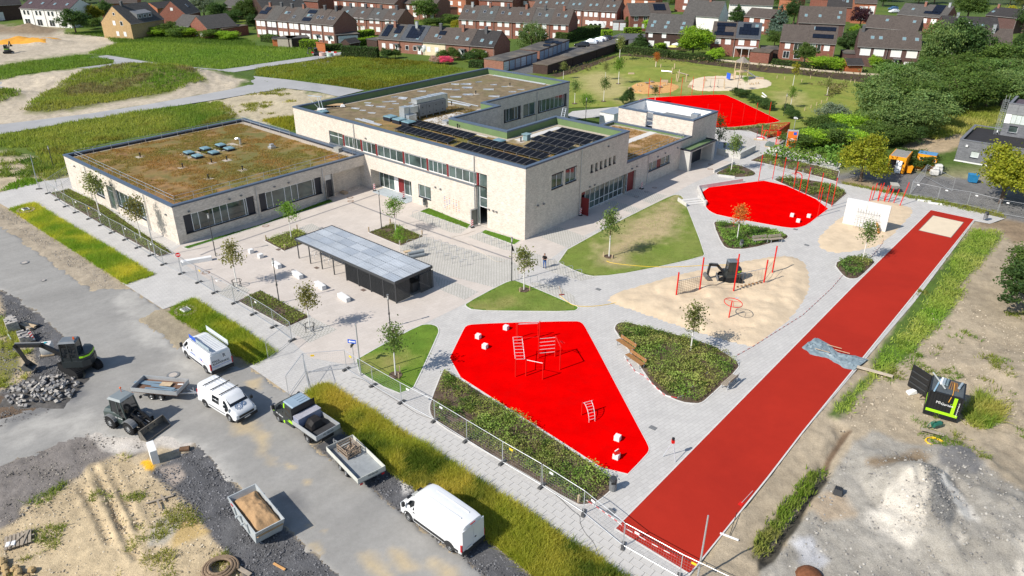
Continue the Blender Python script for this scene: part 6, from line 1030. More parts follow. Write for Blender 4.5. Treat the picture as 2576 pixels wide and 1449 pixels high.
t=thg('pipe_bundle','grey rolled pipes lying behind the bicycle shelter','pipes',at(*C(1,1,1610,1130)),R(28));pm=mat('grey_pipe',(.24,.27,.29),.6)
for k,(y,z)in en(((-.3,.2),(.12,.2),(-.1,.52))):MB().tube((-.9,y,z),(.9,y,z),.2,12).bd('pipe',pm,t)
m=MB();m.box(-1.2,-.3,-.3,.3,.0,.15);m.box(-1.25,-.5,.0,.5,.6,.7);m.bd('pallet',wood_p,t)
block('brown stone block in the shade of the recessed wing',C(1,1,885,500),.95,.6,.32,YAW+R(5),'stone',mat('sandstone',(.42,.32,.22),.9,.15,3))
t=thg('survey_tripod','red laser level on a tripod beside the running track','tripod',at(*C(2,3,1600,255)));m=MB()
for k in rg(3):a_=k*2.094+.9;MB().tube((.55*cos(a_),.55*sin(a_),0),(.05*cos(a_),.05*sin(a_),1.25),.025,5).bd('leg',alu,t)
MB().box(-.1,.1,-.1,.1,1.25,1.5).bd('level_body',redp,t);MB().tube((0,0,1.5),(0,0,1.66),.1,10).bd('level_head',black,t)
t=thg('shovel','red shovel lying near the track edge','shovel',at(*C(2,3,2310,720)),R(47));MB().tube((0,0,.06),(1.5,0,.06),.025,6).bd('handle',mat('handle_pink',(.6,.35,.35)),t);MB().box(-.25,.1,-.13,.13,.03,.06).bd('blade',redp,t)
t=thg('rake','wide white headed rake lying on the soil beside the track','rake',at(*C(2,3,2185,1060)),R(60));MB().tube((0,0,.06),(2.0,.1,.3),.02,6).bd('handle',black,t);MB().box(-.05,.05,-.55,.55,.02,.09).bd('rake_head',wpl,t)
t=thg('broom','brown broom lying on the cobble wedge','broom',at(*c22(500,72)),R(100));MB().tube((0,0,.05),(1.2,0,.4),.018,6).bd('handle',wood_b,t);MB().box(-.06,.06,-.25,.25,0,.1).bd('broom_head',mat('broom_red',(.25,.05,.04)),t)
def tarp():
 A,B=at(*C(3,2,440,560)),at(*C(3,2,920,770));d=B-A;L=d.length;nx,ny=70,30;V=[];n=V3((-d.y,d.x,0)).normalized();d=d.normalized()
 for i in rg(nx+1):
  u_=i/nx;wd=1.05+.25*sin(u_*9)+.3*abs(u_-.5);cen=A+d*(L*1.08*u_-.04*L)+n*(-.9*sin(pi*u_)*.45)
  for j in rg(ny+1):
   v_=j/ny*2-1;x,y=u_*9,v_*2.;e=fbm(np.array([x*.9]),np.array([y*.9]),4)[0];f_=abs(fbm(np.array([x*2.2+9]),np.array([y*1.6]),3)[0])
   q_=cen+n*(v_*wd*(1+.18*e));V.append((q_.x,q_.y,.035+max(0,.16*(1-v_*v_)*(.5+e)+.22*f_*(1-abs(v_)**3))));
 Q=[(i*(ny+1)+j,(i+1)*(ny+1)+j,(i+1)*(ny+1)+j+1,i*(ny+1)+j+1)for i in rg(nx)for j in rg(ny)];m=MB();m.faces(V,Q)
 tag(m.bd('tarpaulin',mat('tarp',(.21,.27,.30),.5,.15,1.5,spec=.4,patch=((.33,.38,.40),1.2,.55,.7)),smooth=True),'crumpled grey tarpaulin lying across the running track','tarpaulin')
tarp()
m=MB();m.box(-1.35,1.35,-.19,.19,.0,.06);tag(m.bd('plank',mat('pale_plank',(.50,.42,.32),.85,.1,3),None,at(*C(3,2,1070,855))+V3((0,0,.12)),R(-32)),'pale plank bridging the grass beside the tarpaulin','plank')
for k,c_ in en(((660,620),(740,670),(540,660))):m=MB();m.box(-.6,.6,-.03,.03,.3,.33);tag(m.bd('lath',wood_p,None,at(*C(3,2,*c_)),R(-33)),f'{ORD[k]} thin wooden lath lying on the tarpaulin','lath','laths on the tarpaulin')
def person():
 sk=dict(pel=(0,0,.88),ch=(0,.02,1.18),nk=(0,-.01,1.42),hd=(0,-.07,1.53),tp=(0,-.09,1.68),ls=(-.19,.0,1.37),le=(-.25,-.03,1.08),lh=(-.1,-.25,1.1),lf=(-.02,-.29,1.13),rs=(.19,0,1.37),re=(.25,-.02,1.08),rh=(.12,-.24,1.08),rf=(.03,-.29,1.12),lh1=(-.1,0,.84),lk=(-.11,-.02,.47),la=(-.11,.03,.08),lt=(-.12,-.15,.04),rh1=(.1,0,.84),rk=(.12,-.01,.47),ra=(.13,.04,.08),rt=(.15,-.14,.04))
 ed=[('pel','ch'),('ch','nk'),('nk','hd'),('hd','tp'),('ch','ls'),('ls','le'),('le','lh'),('lh','lf'),('ch','rs'),('rs','re'),('re','rh'),('rh','rf'),('pel','lh1'),('lh1','lk'),('lk','la'),('la','lt'),('pel','rh1'),('rh1','rk'),('rk','ra'),('ra','rt')]
 rad=dict(pel=.145,ch=.155,nk=.06,hd=.09,tp=.085,ls=.075,le=.045,lh=.033,lf=.03,rs=.075,re=.045,rh=.033,rf=.03,lh1=.095,lk=.065,la=.05,lt=.045,rh1=.095,rk=.065,ra=.05,rt=.045)
 ks=list(sk);me=DM.new('body');me.from_pydata([sk[k]for k in ks],[(ks.index(a),ks.index(b))for a,b in ed],[]);o=DO.new('body',me);COL.objects.link(o);o.modifiers.new('s','SKIN')
 for k,v_ in zip(ks,me.skin_vertices[0].data):r_=rad[k];v_.radius=(r_*(1.25 if k in('pel','ch')else 1),r_*(.8 if k in('pel','ch')else 1));v_.use_root=k=='pel'
 sb=o.modifiers.new('d','SUBSURF');sb.levels=2;dg=bpy.context.evaluated_depsgraph_get();m2=DM.new_from_object(o.evaluated_get(dg));DO.remove(o);m2.materials.clear()
 for c_ in(('skin',(.50,.28,.20)),('black_shirt',(.012,.012,.014)),('blue_jeans',(.04,.10,.28)),('dark_shoe',(.05,.05,.06))):m2.materials.append(mat(*c_,.8))
 for f_ in m2.polygons:c_=f_.center;f_.material_index=3 if c_.z<.09 else 2 if c_.z<.9 else 0 if(c_.z>1.43 or(c_.y<-.12 and c_.z<1.3)or(abs(c_.x)>.2 and c_.z<1.16))else 1;f_.use_smooth=True
 t=thg('person','person in black T-shirt and blue jeans standing on the cobbles looking down','person',at(1370,674),R(-30));b_=mo('body',m2,t);MB().sphere((0,-.05,1.63),.1,10,6,0,.8).bd('hair',mat('hair_brown',(.12,.07,.04)),t,smooth=True);MB().box(-.04,.04,-.31,-.3,1.1,1.2).bd('phone',black,t)
 nose=MB();nose.hexa([(-.015,-.16,1.53),(.015,-.16,1.53),(.015,-.13,1.53),(-.015,-.13,1.53)],[(-.008,-.15,1.57),(.008,-.15,1.57),(.008,-.13,1.57),(-.008,-.13,1.57)]);nose.bd('nose',BM['skin'],t)
person()
p=at(*c20(2295,805));t=thg('play_tower','wooden play tower with pointed roof and metal slide','play tower',p,R(20))
for x,y in((-1.1,-1.1),(1.1,-1.1),(1.1,1.1),(-1.1,1.1)):MB().tube((x,y,0),(x*.92,y*.92,4.3),.11,7).bd('post',wood_p,t)
MB().box(-1.15,1.15,-1.15,1.15,1.9,2.02).bd('platform',wood_p,t);m=MB()
for k in rg(6):a0,a1=k*1.0472,(k+1)*1.0472;m.poly([(1.75*cos(a0),1.75*sin(a0),4.1),(1.75*cos(a1),1.75*sin(a1),4.1),(0,0,5.3)])
m.bd('roof',mat('tower_roof',(.25,.22,.19),.8),t)
for sy in(-1.1,1.1):m=MB();[m.bar((-1.1,sy,z),(1.1,sy,z),.08,.08)for z in(2.5,2.9)];m.bd('railing',wood_p,t)
m=MB();pr=[(1.1,0,2.0),(2.0,-.1,1.5),(3.6,-.3,.6),(4.4,-.4,.35),(5.0,-.45,.3)]
for a_,b_ in zip(pr[:-1],pr[1:]):
 a_,b_=Vector(a_),Vector(b_);m.bar(a_,b_,.55,.05)
 for s_ in(-.3,.3):m.bar(a_+V3((0,s_,.12)),b_+V3((0,s_,.12)),.04,.25)
m.bd('slide',alu,t)
MB().bar((-1.2,.6,0),(-1.1,.6,2.0),.5,.05).bd('climbing_ramp',wood_p,t);MB().box(-3.2,-3.1,-.5,.9,.4,1.7).bd('blue_panel',bluep,t)
t=thg('swing','wooden swing frame on the far play sand','swing',at(*c20(2030,890)),R(-10));m=MB();[m.tube((x,y,0),(x*.92,0,2.2),.09,6)for x in(-2.2,2.2)for y in(-.8,.8)];m.tube((-2.2,0,2.2),(2.2,0,2.2),.08,6);m.bd('frame',wood_p,t)
for x in(-.8,.8):m=MB();m.tube((x,-.2,.5),(x,0,2.2),.015,4);m.tube((x,.2,.5),(x,0,2.2),.015,4);m.box(x-.12,x+.12,-.25,.25,.42,.5);m.bd('swing_seat',black,t)
for k,(x,y,L)in en(((1200,755,1.6),(1350,740,.8),(1535,828,1.7),(1190,905,.9),(2190,765,1.6),(2490,800,2.),(1795,880,1.2),(1940,822,.8))):m=MB();m.hexa([(-L/2,-.4,0),(L/2,-.35,0),(L/2*.95,.4,0),(-L/2,.35,0)],[(-L/2*.9,-.3,.55),(L/2*.92,-.3,.5),(L/2*.85,.3,.55),(-L/2*.9,.3,.5)]);tag(bev(m.bd('sandstone_block',BM['sandstone'],None,at(*c20(x,y)),R(-10)),.06),['flat sandstone block on the far lawn left of the mound','small sandstone block on the grassy mound','sandstone block at the back of the bark area','sandstone block at the left rim of the bark area','long sandstone at the back of the play sand','sandstone beside the slide','sandstone at the left rim of the play sand','small sandstone behind the swing'][k],'stone','sandstone blocks of the far playground')
for k,(x,y)in en(((1355,850),(1405,838),(1393,885),(1405,902),(1490,888))):t=thg('balance_mushroom','grey mushroom step on the bark chips','play step',at(*c20(x,y)),0,'mushroom steps on the bark chips');MB().tube((0,0,0),(0,0,.4),.08,8).bd('stem',wood_p,t);MB().tube((0,0,.4),(0,0,.47),.5,12).bd('plate',mat('step_grey',(.25,.23,.21)),t)
m=MB();m.tube((0,0,0),(0,0,.5),.13,8);STU=m.mesh('stump',wood_p)
for k,(x,y)in en(((1258,870),(1298,868),(1230,925),(1275,925),(1290,930),(1520,868),(1535,865),(1555,862),(2290,862),(2390,858),(2408,855),(2425,858),(2450,853),(2475,850))):tag(mo('log_stump',STU,None,at(*c20(x,y)),0,(1,1,.8+.5*rnd())),'short upright log stump on the bark chips' if k<8 else 'short upright log stump on the play sand','stump','log stumps on the bark chips' if k<8 else 'log stumps on the play sand')
for k,(x,y,h)in en(((1443,697,1.9),(1494,712,1.6),(1630,725,2.0),(1608,758,1.8),(1678,784,1.9),(1750,825,1.8),(1653,820,1.7),(1668,822,.9))):m=MB();m.tube((0,0,0),(0,0,h),.12,8);tag(m.bd('log_post',wood_p,None,at(*c20(x,y))),f'{ORD[k]} upright log from the garages on the grassy mound','log post','upright logs on the grassy mound')
for lb,a_,b_,z in(('pale balance beam between upright logs on the mound',(1505,712),(1605,722),.7),('sloping balance rope right of the upright logs',(1665,725),(1775,755),.5)):P,Q=at(*c20(*a_),z),at(*c20(*b_),z);m=MB();m.tube(P,Q,.12,8);tag(m.bd('balance_beam',alu if 'pale' in lb else wood_g),lb,'beam')
for k,(x,y)in en(((90,790),(165,800),(338,825),(425,790),(610,800),(830,830),(870,835),(535,1045),(487,1065),(430,1090),(368,1115),(592,1015),(595,935))):m=MB();m.tube((0,0,0),(0,0,.7),.07,6);tag(m.bd('wooden_stake',wood_p,None,at(*c30(x,y))),f'{ORD[k]} short stake on the far lawn before the thicket','stake','short stakes on the far lawn')
for k,(a_,b_)in en((((2520,935),(2560,970)),((2515,965),(2550,985)))):P,Q=at(*c20(*a_),.2),at(*c20(*b_),.2);m=MB();m.tube(P,Q,.14,8);tag(m.bd('pale_log',white_c),('upper pale log lying on the far lawn','lower pale log lying on the far lawn')[k],'log')
p=at(*c20(985,1262));t=thg('storage_container','white corrugated steel container behind the school','container',p,YAW);m=MB()
for k in rg(16):m.box(-1.5+k*.19,-1.5+k*.19+.1,-1.22,-1.19,.1,2.3)
m.box(-1.5,1.5,-1.18,3.2,.1,2.35);m.bd('shell',whitep,t);MB().box(-1.55,1.55,-1.24,3.25,2.36,2.45).bd('roof',stl,t)
paint_w=mat('white_car_paint',(.70,.71,.72),.25,.05,.8,coat=.3,spec=.5);tyre=mat('tyre_rubber',(.018,.018,.019),.8,.1,6);rimm=mat('rim_silver',(.42,.43,.44),.35,.08,4,metal=.6);plast=mat('dark_bumper',(.035,.036,.038),.6,.05,4)
carglass=glassmat('car_glass',(.010,.013,.016),.05);lampr=mat('tail_lamp_red',(.45,.012,.02),.25,.05,3);lampw=mat('headlamp',(.55,.58,.6),.15,.05,3);numpl=mat('number_plate',(.72,.72,.7),.5);limeg=mat('lime_green_paint',(.36,.75,.012),.45,.04,2);anthr=mat('anthracite_paint',(.028,.034,.036),.35,.06,1,spec=.5);bluegrey=mat('roof_blue_grey',(.26,.34,.41),.35,.06,1,spec=.5)
alub=mat('aluminium_boards',(.50,.52,.53),.4,.08,1.5,metal=.4);darkbed=mat('dark_bed',(.045,.045,.047),.85,.15,2)
def wheel(par,x,y,r,wd,side,rimr=.62,mt=None):
 m=MB();n=18;s_=1 if side>0 else-1
 m.loft([[(x+rr*cos(2*pi*k/n),y+yy*s_,r+rr*sin(2*pi*k/n))for k in rg(n)]for yy,rr in((-wd,r*.8),(-wd*.9,r*.96),(-wd*.75,r),(-wd*.2,r),(-.03,r*.96),(0,r*.86),(-.01,r*rimr))]);w_=m.bd('wheel',tyre,par,smooth=True)
 MB().loft([[(x+rr*cos(2*pi*k/n),y+yy*s_,r+rr*sin(2*pi*k/n))for k in rg(n)]for yy,rr in((-.04,r*rimr),(.0,r*rimr*.97),(-.03,r*rimr*.8),(.004,r*.25),(.012,r*.1))]).bd('rim',mt or rimm,w_)
class Body:
 def __init__(s,st):s.st=st
 def at(s,x):
  S_=s.st
  for a,b in zip(S_[:-1],S_[1:]):
   if a[0]<=x<=b[0]:t=(x-a[0])/((b[0]-a[0])or 1);return[p+(q_-p)*t for p,q_ in zip(a,b)]
  return list(S_[0]if x<S_[0][0]else S_[-1])
 def w(s,x,z):
  _,zb,zm,zt,wb,wt,r=s.at(x)
  if z<=zm:return wb
  return wb+(wt-wb)*min(1,(z-zm)/max(.01,zt-r-zm))
 def ring(s,S_):
  x,zb,zm,zt,wb,wt,r=S_;h=[(wb*.9,zb),(wb,zb+.07),(wb,zm),((wb+wt)/2+.012,(zm+zt-r)/2),(wt,zt-r),(wt-r*.35,zt-r*.3),(wt-r*1.3,zt)]
  return[(x,-y,z)for y,z in h]+[(x,y,z)for y,z in h[::-1]]
 def bd(s,par,m):mb=MB();mb.loft([s.ring(q_)for q_ in s.st]);o=mb.bd('body',m,par,smooth=True);return o
 def side(s,par,name,m,pts,off=.012,sides=(1,-1)):
  for sd in sides:
   mb=MB();P=[(x,sd*(s.w(x,z)+off),z)for x,z in pts];I=[(x,sd*(s.w(x,z)-.05),z)for x,z in pts];mb.hexa(I,P)if sd>0 else mb.hexa(P,I);mb.bd(name,m,par)
 def screen(s,par,x1,z1,x2,z2,k1=.93,k2=.9,name='windscreen',m=None,out=.02):
  w1,w2=s.w(x1,z1)*k1,s.w(x2,z2)*k2;dx=out if x1>x2 or(x1==x2 and x1>0)else-out;mb=MB()
  P=[(x1+dx,-w1,z1+.02),(x1+dx,w1,z1+.02),(x2+dx,w2,z2+.01),(x2+dx,-w2,z2+.01)];mb.hexa([(p[0]-dx*2,p[1],p[2]-.04)for p in P],P);mb.bd(name,m or carglass,par)
def vx(par,name,m,*b):mb=MB();mb.box(*b);return mb.bd(name,m,par)
def vloc(front,rear,W_,side,L_front):
 A,B=at(*front),at(*rear);d=(A-B).normalized();n=V3((-d.y,d.x,0))*(-1 if side=='left' else 1);return(A+B)/2+n*(W_/2),math.atan2(d.y,d.x),(A-B).length
W4=1.92;loc,rz,wbs=vloc((1028,1312),(1131.5,1388),W4,'left',0);van=thg('parked_van','long plain white high-roof van parked on the dark road shoulder','van',loc,rz);h_=wbs/2
xf,xr=h_+.88,-h_-1.0
B4=Body([(xr,.42,1.0,2.18,.9,.72,.16),(xr+.06,.34,1.0,2.3,.95,.78,.2),(xr+.5,.3,1.0,2.36,.96,.8,.2),(-.5,.28,1.0,2.4,.96,.8,.2),(h_-1.0,.28,1.0,2.4,.96,.79,.2),(h_-.55,.28,1.0,2.3,.96,.76,.2),(h_-.2,.28,1.02,2.0,.95,.75,.18),(h_+.3,.28,1.0,1.42,.95,.8,.14),(h_+.7,.3,.9,1.12,.92,.78,.12),(xf-.03,.34,.75,.92,.82,.66,.1),(xf,.4,.6,.72,.7,.55,.08)])
B4.bd(van,paint_w);B4.screen(van,h_+.28,1.42,h_-.42,2.13,.88,.92);B4.side(van,'side_window',carglass,[(h_-.55,1.2),(h_+.18,1.2),(h_-.05,1.62),(h_-.42,1.85),(h_-.55,1.85)])
B4.side(van,'side_trim',plast,[(xr+.3,.42),(-h_+.55,.42),(-h_+.55,.6),(xr+.3,.6)],.015);B4.side(van,'side_trim',plast,[(-h_+.5,.42),(h_-.5,.42),(h_-.5,.62),(-h_+.5,.62)],.018)
for x in(h_,-h_):
 for sd in(1,-1):wheel(van,x,sd*(W4/2+.0),.35,.22,sd);
 B4.side(van,'wheel_arch',plast,[(x+.46*cos(a),max(.31,.35+.46*sin(a)))for a in[pi*k/8 for k in rg(9)]],.006)
vx(van,'rear_bumper',plast,xr-.06,xr+.25,-.93,.93,.3,.58);vx(van,'front_bumper',plast,xf-.3,xf+.02,-.8,.8,.28,.5)
for sd in(1,-1):vx(van,'tail_lamp',lampr,xr-.01,xr+.1,sd*.9-.06,sd*.9+.07,.62,1.12);vx(van,'mirror',plast,h_+.15,h_+.3,sd*1.1-.09,sd*1.1+.09,1.2,1.5);vx(van,'headlamp',lampw,xf-.3,xf-.07,sd*.7-.14,sd*.72+.14,.78,.95)
for sd in(1,-1):vx(van,'rear_door',paint_w,xr-.02,xr+.05,.01 if sd>0 else-.88,.88 if sd>0 else-.01,.62,2.1)
vx(van,'brake_lamp',lampr,xr-.0,xr+.06,-.2,.2,2.17,2.23);o=vx(van,'number_plate',numpl,xr-.075,xr-.06,.15,.62,.63,.74);vx(van,'door_handle',black,xr-.04,xr-.02,-.22,-.1,1.05,1.12);vx(van,'door_handle',black,h_-.62,h_-.48,.965,.99,1.05,1.1)
for a,b in((-1.0,.35),(.4,1.3)):vx(van,'roof_rib',paint_w,-h_-.4,h_-1.3,-.35 if a<0 else .3,-.28 if a<0 else .37,2.385,2.415)
vx(van,'bonnet_vent',black,h_+.34,h_+.5,-.6,-.25,1.36,1.40);vx(van,'bonnet_vent',black,h_+.34,h_+.5,.25,.6,1.36,1.40);B4.side(van,'door_gap',mgrey,[(h_-.82,.5),(h_-.80,.5),(h_-.80,2.0),(h_-.82,2.0)],.004);B4.side(van,'door_gap',mgrey,[(-.35,.6),(-.33,.6),(-.33,2.1),(-.35,2.1)],.004)
W1=1.92;loc,rz,wbs=vloc((471,902),(520,939.5),W1,'left',0);v1=thg('parked_van','white lettered van with roof rack parked beside the second swale','van',loc,rz);h_=wbs/2;xf,xr=h_+.86,-h_-.95
B1_=Body([(xr,.45,1.0,1.98,.9,.78,.14),(xr+.06,.34,1.0,2.1,.95,.84,.16),(xr+.5,.3,1.0,2.13,.96,.85,.17),(h_-.9,.28,1.0,2.15,.96,.84,.17),(h_-.45,.28,1.0,2.05,.96,.82,.16),(h_+.0,.28,1.0,1.7,.95,.82,.15),(h_+.38,.28,1.0,1.35,.95,.84,.14),(h_+.7,.3,.9,1.1,.92,.8,.1),(xf,.4,.6,.75,.75,.6,.08)])
B1_.bd(v1,paint_w);B1_.screen(v1,h_+.34,1.36,h_-.36,1.98,.9,.92);B1_.side(v1,'side_window',carglass,[(h_-.6,1.15),(h_+.22,1.15),(h_-.1,1.58),(h_-.38,1.78),(h_-.6,1.78)]);B1_.side(v1,'side_trim',plast,[(-h_+.5,.42),(h_-.5,.42),(h_-.5,.58),(-h_+.5,.58)],.018)
for x in(h_,-h_):
 for sd in(1,-1):wheel(v1,x,sd*W1/2,.34,.22,sd)
 B1_.side(v1,'wheel_arch',plast,[(x+.45*cos(a),max(.31,.34+.45*sin(a)))for a in[pi*k/8 for k in rg(9)]],.006)
vx(v1,'rear_bumper',plast,xr-.06,xr+.3,-.94,.94,.28,.6);vx(v1,'front_bumper',plast,xf-.3,xf+.02,-.8,.8,.28,.52)
for sd in(1,-1):vx(v1,'tail_lamp',lampr,xr-.012,xr+.1,sd*.9-.05,sd*.9+.065,.65,1.2);vx(v1,'mirror',black,h_+.15,h_+.32,sd*1.1-.1,sd*1.1+.1,1.15,1.5);vx(v1,'rear_door',paint_w,xr-.02,xr+.05,.008 if sd>0 else-.84,.84 if sd>0 else-.008,.62,1.92)
inkd=mat('ink_dark',(.03,.03,.035),.5);inkb=mat('ink_blue',(.04,.13,.5),.5)
text('PAUL',.27,inkd,v1,frame3((xr-.035,.42,1.33),(0,-1,0),(0,0,1)));text('RUHWINKEL',.25,inkd,v1,frame3((xr-.035,0.02,1.1),(0,-1,0),(0,0,1)));text('R',.42,inkd,v1,frame3((xr-.035,-.3,1.6),(0,-1,0),(0,0,1)),'logo')
vx(v1,'blue_line',inkb,xr-.03,xr-.018,-.84,.84,.88,.905);B1_.side(v1,'blue_line',inkb,[(xr+.4,.98),(h_+.3,.98),(h_+.3,1.005),(xr+.4,1.005)],.012);vx(v1,'number_plate',numpl,xr-.075,xr-.06,.15,.62,.68,.79)
text('R',.3,inkd,v1,frame3((.35,.965,1.35),(-1,0,0),(0,-.1,1)),'logo');text('Paul Ruhwinkel',.13,inkb,v1,frame3((.2,.985,1.12),(-1,0,0),(0,-.0,1)));B1_.side(v1,'stripe_flag',inkb,[(-.75,1.2),(-1.25,1.14),(-1.3,1.02),(-1.2,1.03)],.014,(1,));B1_.side(v1,'stripe_flag',redp,[(-1.05,1.06),(-1.35,1.0),(-1.42,.94),(-1.3,.97)],.016,(1,))
t=thg('roof_rack','steel roof rack with blue side board on the lettered van','roof rack',loc+V3((0,0,2.17)),rz)
m=MB();[m.tube((x,-.82,.06),(x,.82,.06),.014,5)for x in[xr+.15+k*.24 for k in rg(13)]];m.bd('cross_bars',stl,t);m=MB()
for sd in(-1,1):m.tube((xr+.1,sd*.84,.14),(h_-.9,sd*.84,.14),.018,5);m.tube((xr+.1,sd*.84,.06),(h_-.9,sd*.84,.06),.014,5)
m.bd('side_rails',stl,t);vx(t,'side_board',bluep,h_-1.85,h_-.75,.68,.71,.08,.4);vx(t,'side_board',mat('board_grey',(.35,.42,.46),.5),xr+.2,h_-1.9,.68,.71,.08,.36);vx(t,'side_board',mat('board_pale',(.52,.58,.58),.5),xr+.1,h_-.6,-.88,-.86,.08,.5)
W2=1.86;loc,rz,wbs=vloc((582.5,1064.5),(515,1023),W2,'right',0);v2=thg('parked_van','white van with roof bars and gear wheel emblems towing a trailer','van',loc,rz);h_=3.0/2;xf,xr=h_+.84,-h_-.92
B2_=Body([(xr,.45,.95,1.6,.86,.72,.14),(xr+.06,.34,.95,1.76,.92,.78,.16),(xr+.5,.3,.95,1.83,.93,.8,.17),(0,.28,.95,1.85,.93,.8,.17),(h_-.7,.28,.95,1.83,.93,.78,.16),(h_-.35,.28,.95,1.7,.92,.76,.15),(h_+.12,.28,.95,1.24,.92,.82,.12),(h_+.6,.3,.86,1.03,.9,.8,.1),(xf-.02,.34,.7,.84,.84,.72,.08),(xf+.02,.42,.6,.7,.78,.62,.06)])
B2_.bd(v2,paint_w);B2_.screen(v2,h_+.1,1.24,h_-.4,1.68,.9,.9);B2_.side(v2,'side_window',carglass,[(h_-.62,1.05),(h_+.02,1.05),(h_-.2,1.35),(h_-.45,1.57),(h_-.62,1.57)]);B2_.side(v2,'side_window',carglass,[(-.45,1.05),(.4,1.05),(.4,1.58),(-.45,1.58)]);B2_.side(v2,'side_trim',mgrey,[(-h_+.5,.5),(h_-.5,.5),(h_-.5,.6),(-h_+.5,.6)],.012)
for x in(h_,-h_):
 for sd in(1,-1):wheel(v2,x,sd*W2/2,.33,.21,sd)
 B2_.side(v2,'arch',black,[(x+.42*cos(a),max(.3,.33+.42*sin(a)))for a in[pi*k/8 for k in rg(9)]],.004)
vx(v2,'front_bumper',plast,xf-.25,xf+.06,-.86,.86,.26,.5);vx(v2,'grille',black,xf-.05,xf+.03,-.62,.62,.56,.74);vx(v2,'rear_bumper',paint_w,xr-.05,xr+.2,-.9,.9,.3,.55)
for sd in(1,-1):vx(v2,'headlamp',lampw,xf-.2,xf-.01,sd*.68-.12,sd*.68+.16,.62,.8);vx(v2,'mirror',black,h_-.02,h_+.14,sd*1.06-.08,sd*1.06+.08,1.08,1.3);vx(v2,'tail_lamp',lampr,xr-.01,xr+.1,sd*.85-.05,sd*.85+.05,.75,1.3)
for x in(-1.5,-.55,.5):vx(v2,'roof_bar',black,x-.035,x+.035,-.82,.82,1.9,1.94)
for k in rg(5):vx(v2,'roof_rib',paint_w,xr+.4,h_-.9,-.56+k*.28-.02,-.56+k*.28+.02,1.83,1.862)
gearm=mat('emblem_blue',(.08,.14,.25),.5);slope=V3((-.48,0,.21)).normalized()
for(x,y,z),r in(((h_+.34,-.22,1.155),.23),((h_+.3,.22,1.17),.16)):
 m=MB();F=frame3((x,y,z),(0,1,0),slope);m.ring((0,0,0),r,.022,n=16,k=4)
 for k in rg(10):a=k*.628;m.box(r*cos(a)*1.12-.03,r*cos(a)*1.12+.03,r*sin(a)*1.12-.03,r*sin(a)*1.12+.03,-.01,.015)
 m.ring((0,0,0),r*.55,.02,n=12,k=4);o=m.bd('emblem',gearm,v2);o.data.transform(F)
vx(v2,'number_plate',numpl,xf+.055,xf+.07,-.24,.24,.36,.46);B2_.side(v2,'door_gap',mgrey,[(.45,.5),(.47,.5),(.47,1.6),(.45,1.6)],.004)
W3=1.9;loc,rz,wbs=vloc((701.5,1062),(774,1114),W3,'left',0);v3=thg('pickup_truck','dark crew cab flatbed truck with lime green stripes on the road shoulder','truck',loc,rz);h_=wbs/2;xf,xr=h_+.84,-h_-1.25;cb=h_-1.95
B3_=Body([(cb,.4,.95,2.0,.93,.8,.14),(cb+.05,.34,.95,2.06,.94,.82,.16),(h_-.9,.3,.95,2.1,.95,.8,.17),(h_-.5,.3,.95,2.0,.95,.78,.16),(h_+.0,.3,.95,1.62,.94,.78,.15),(h_+.32,.3,.95,1.34,.94,.82,.14),(h_+.68,.3,.88,1.08,.91,.78,.1),(xf,.4,.6,.75,.74,.6,.08)])
B3_.bd(v3,anthr);B3_.screen(v3,h_+.3,1.34,h_-.4,1.92,.9,.92)
MB().hexa([(cb+.02,-.8,2.03),(h_-.75,-.78,2.07),(h_-.75,.78,2.07),(cb+.02,.8,2.03)],[(cb+.02,-.72,2.1),(h_-.75,-.7,2.135),(h_-.75,.7,2.135),(cb+.02,.72,2.1)]).bd('roof',bluegrey,v3)
for k in rg(4):vx(v3,'roof_rib',bluegrey,cb+.25+k*.28,cb+.3+k*.28,-.6,.1,2.11,2.145)
B3_.side(v3,'side_window',carglass,[(h_-.75,1.12),(h_+.18,1.12),(h_-.08,1.5),(h_-.42,1.76),(h_-.75,1.76)]);B3_.side(v3,'side_window',carglass,[(cb+.3,1.12),(cb+.95,1.12),(cb+.95,1.78),(cb+.3,1.78)])
B3_.side(v3,'green_stripe',limeg,[(cb+.05,.72),(xf-.25,.82),(xf-.35,.98),(cb+.05,.95)],.016);B3_.side(v3,'green_stripe',limeg,[(cb+1.02,.4),(cb+1.2,.4),(cb+1.16,1.98),(cb+1.02,1.98)],.02)
text('MI. Garten',.2,wpl,v3,frame3((h_-.35,.975,.86),(-1,0,0),(0,0,1)))
for x in(h_,-h_):
 for sd in(1,-1):wheel(v3,x,sd*(W3/2),.34,.22,sd)
B3_.side(v3,'arch',black,[(h_+.44*cos(a),max(.31,.34+.44*sin(a)))for a in[pi*k/8 for k in rg(9)]],.006)
for sd in(1,-1):
 MB().path([(-h_+.45*cos(a),sd*.85,.34+.45*sin(a))for a in[pi*k/8 for k in rg(9)]],.05,5).bd('mudguard',black,v3)
 vx(v3,'mirror',black,h_+.12,h_+.28,sd*1.1-.09,sd*1.1+.09,1.15,1.5)
vx(v3,'chassis',black,xr+.1,cb,-.5,.5,.45,.78);vx(v3,'load_floor',darkbed,xr,cb-.06,-1.0,1.0,.8,.86)
for b_ in((xr,cb-.06,.97,1.01,.84,1.22),(xr,cb-.06,-1.01,-.97,.84,1.22),(xr-.04,xr,-1.01,1.01,.84,1.22)):vx(v3,'drop_side',alub,*b_)
text('MI. Garten',.2,inkd,v3,frame3((xr-.045,0,1.04),(0,-1,0),(0,0,1)));vx(v3,'headboard',black,cb-.08,cb-.04,-.98,.98,.86,2.12);vx(v3,'front_bumper',plast,xf-.3,xf+.02,-.8,.8,.3,.52)
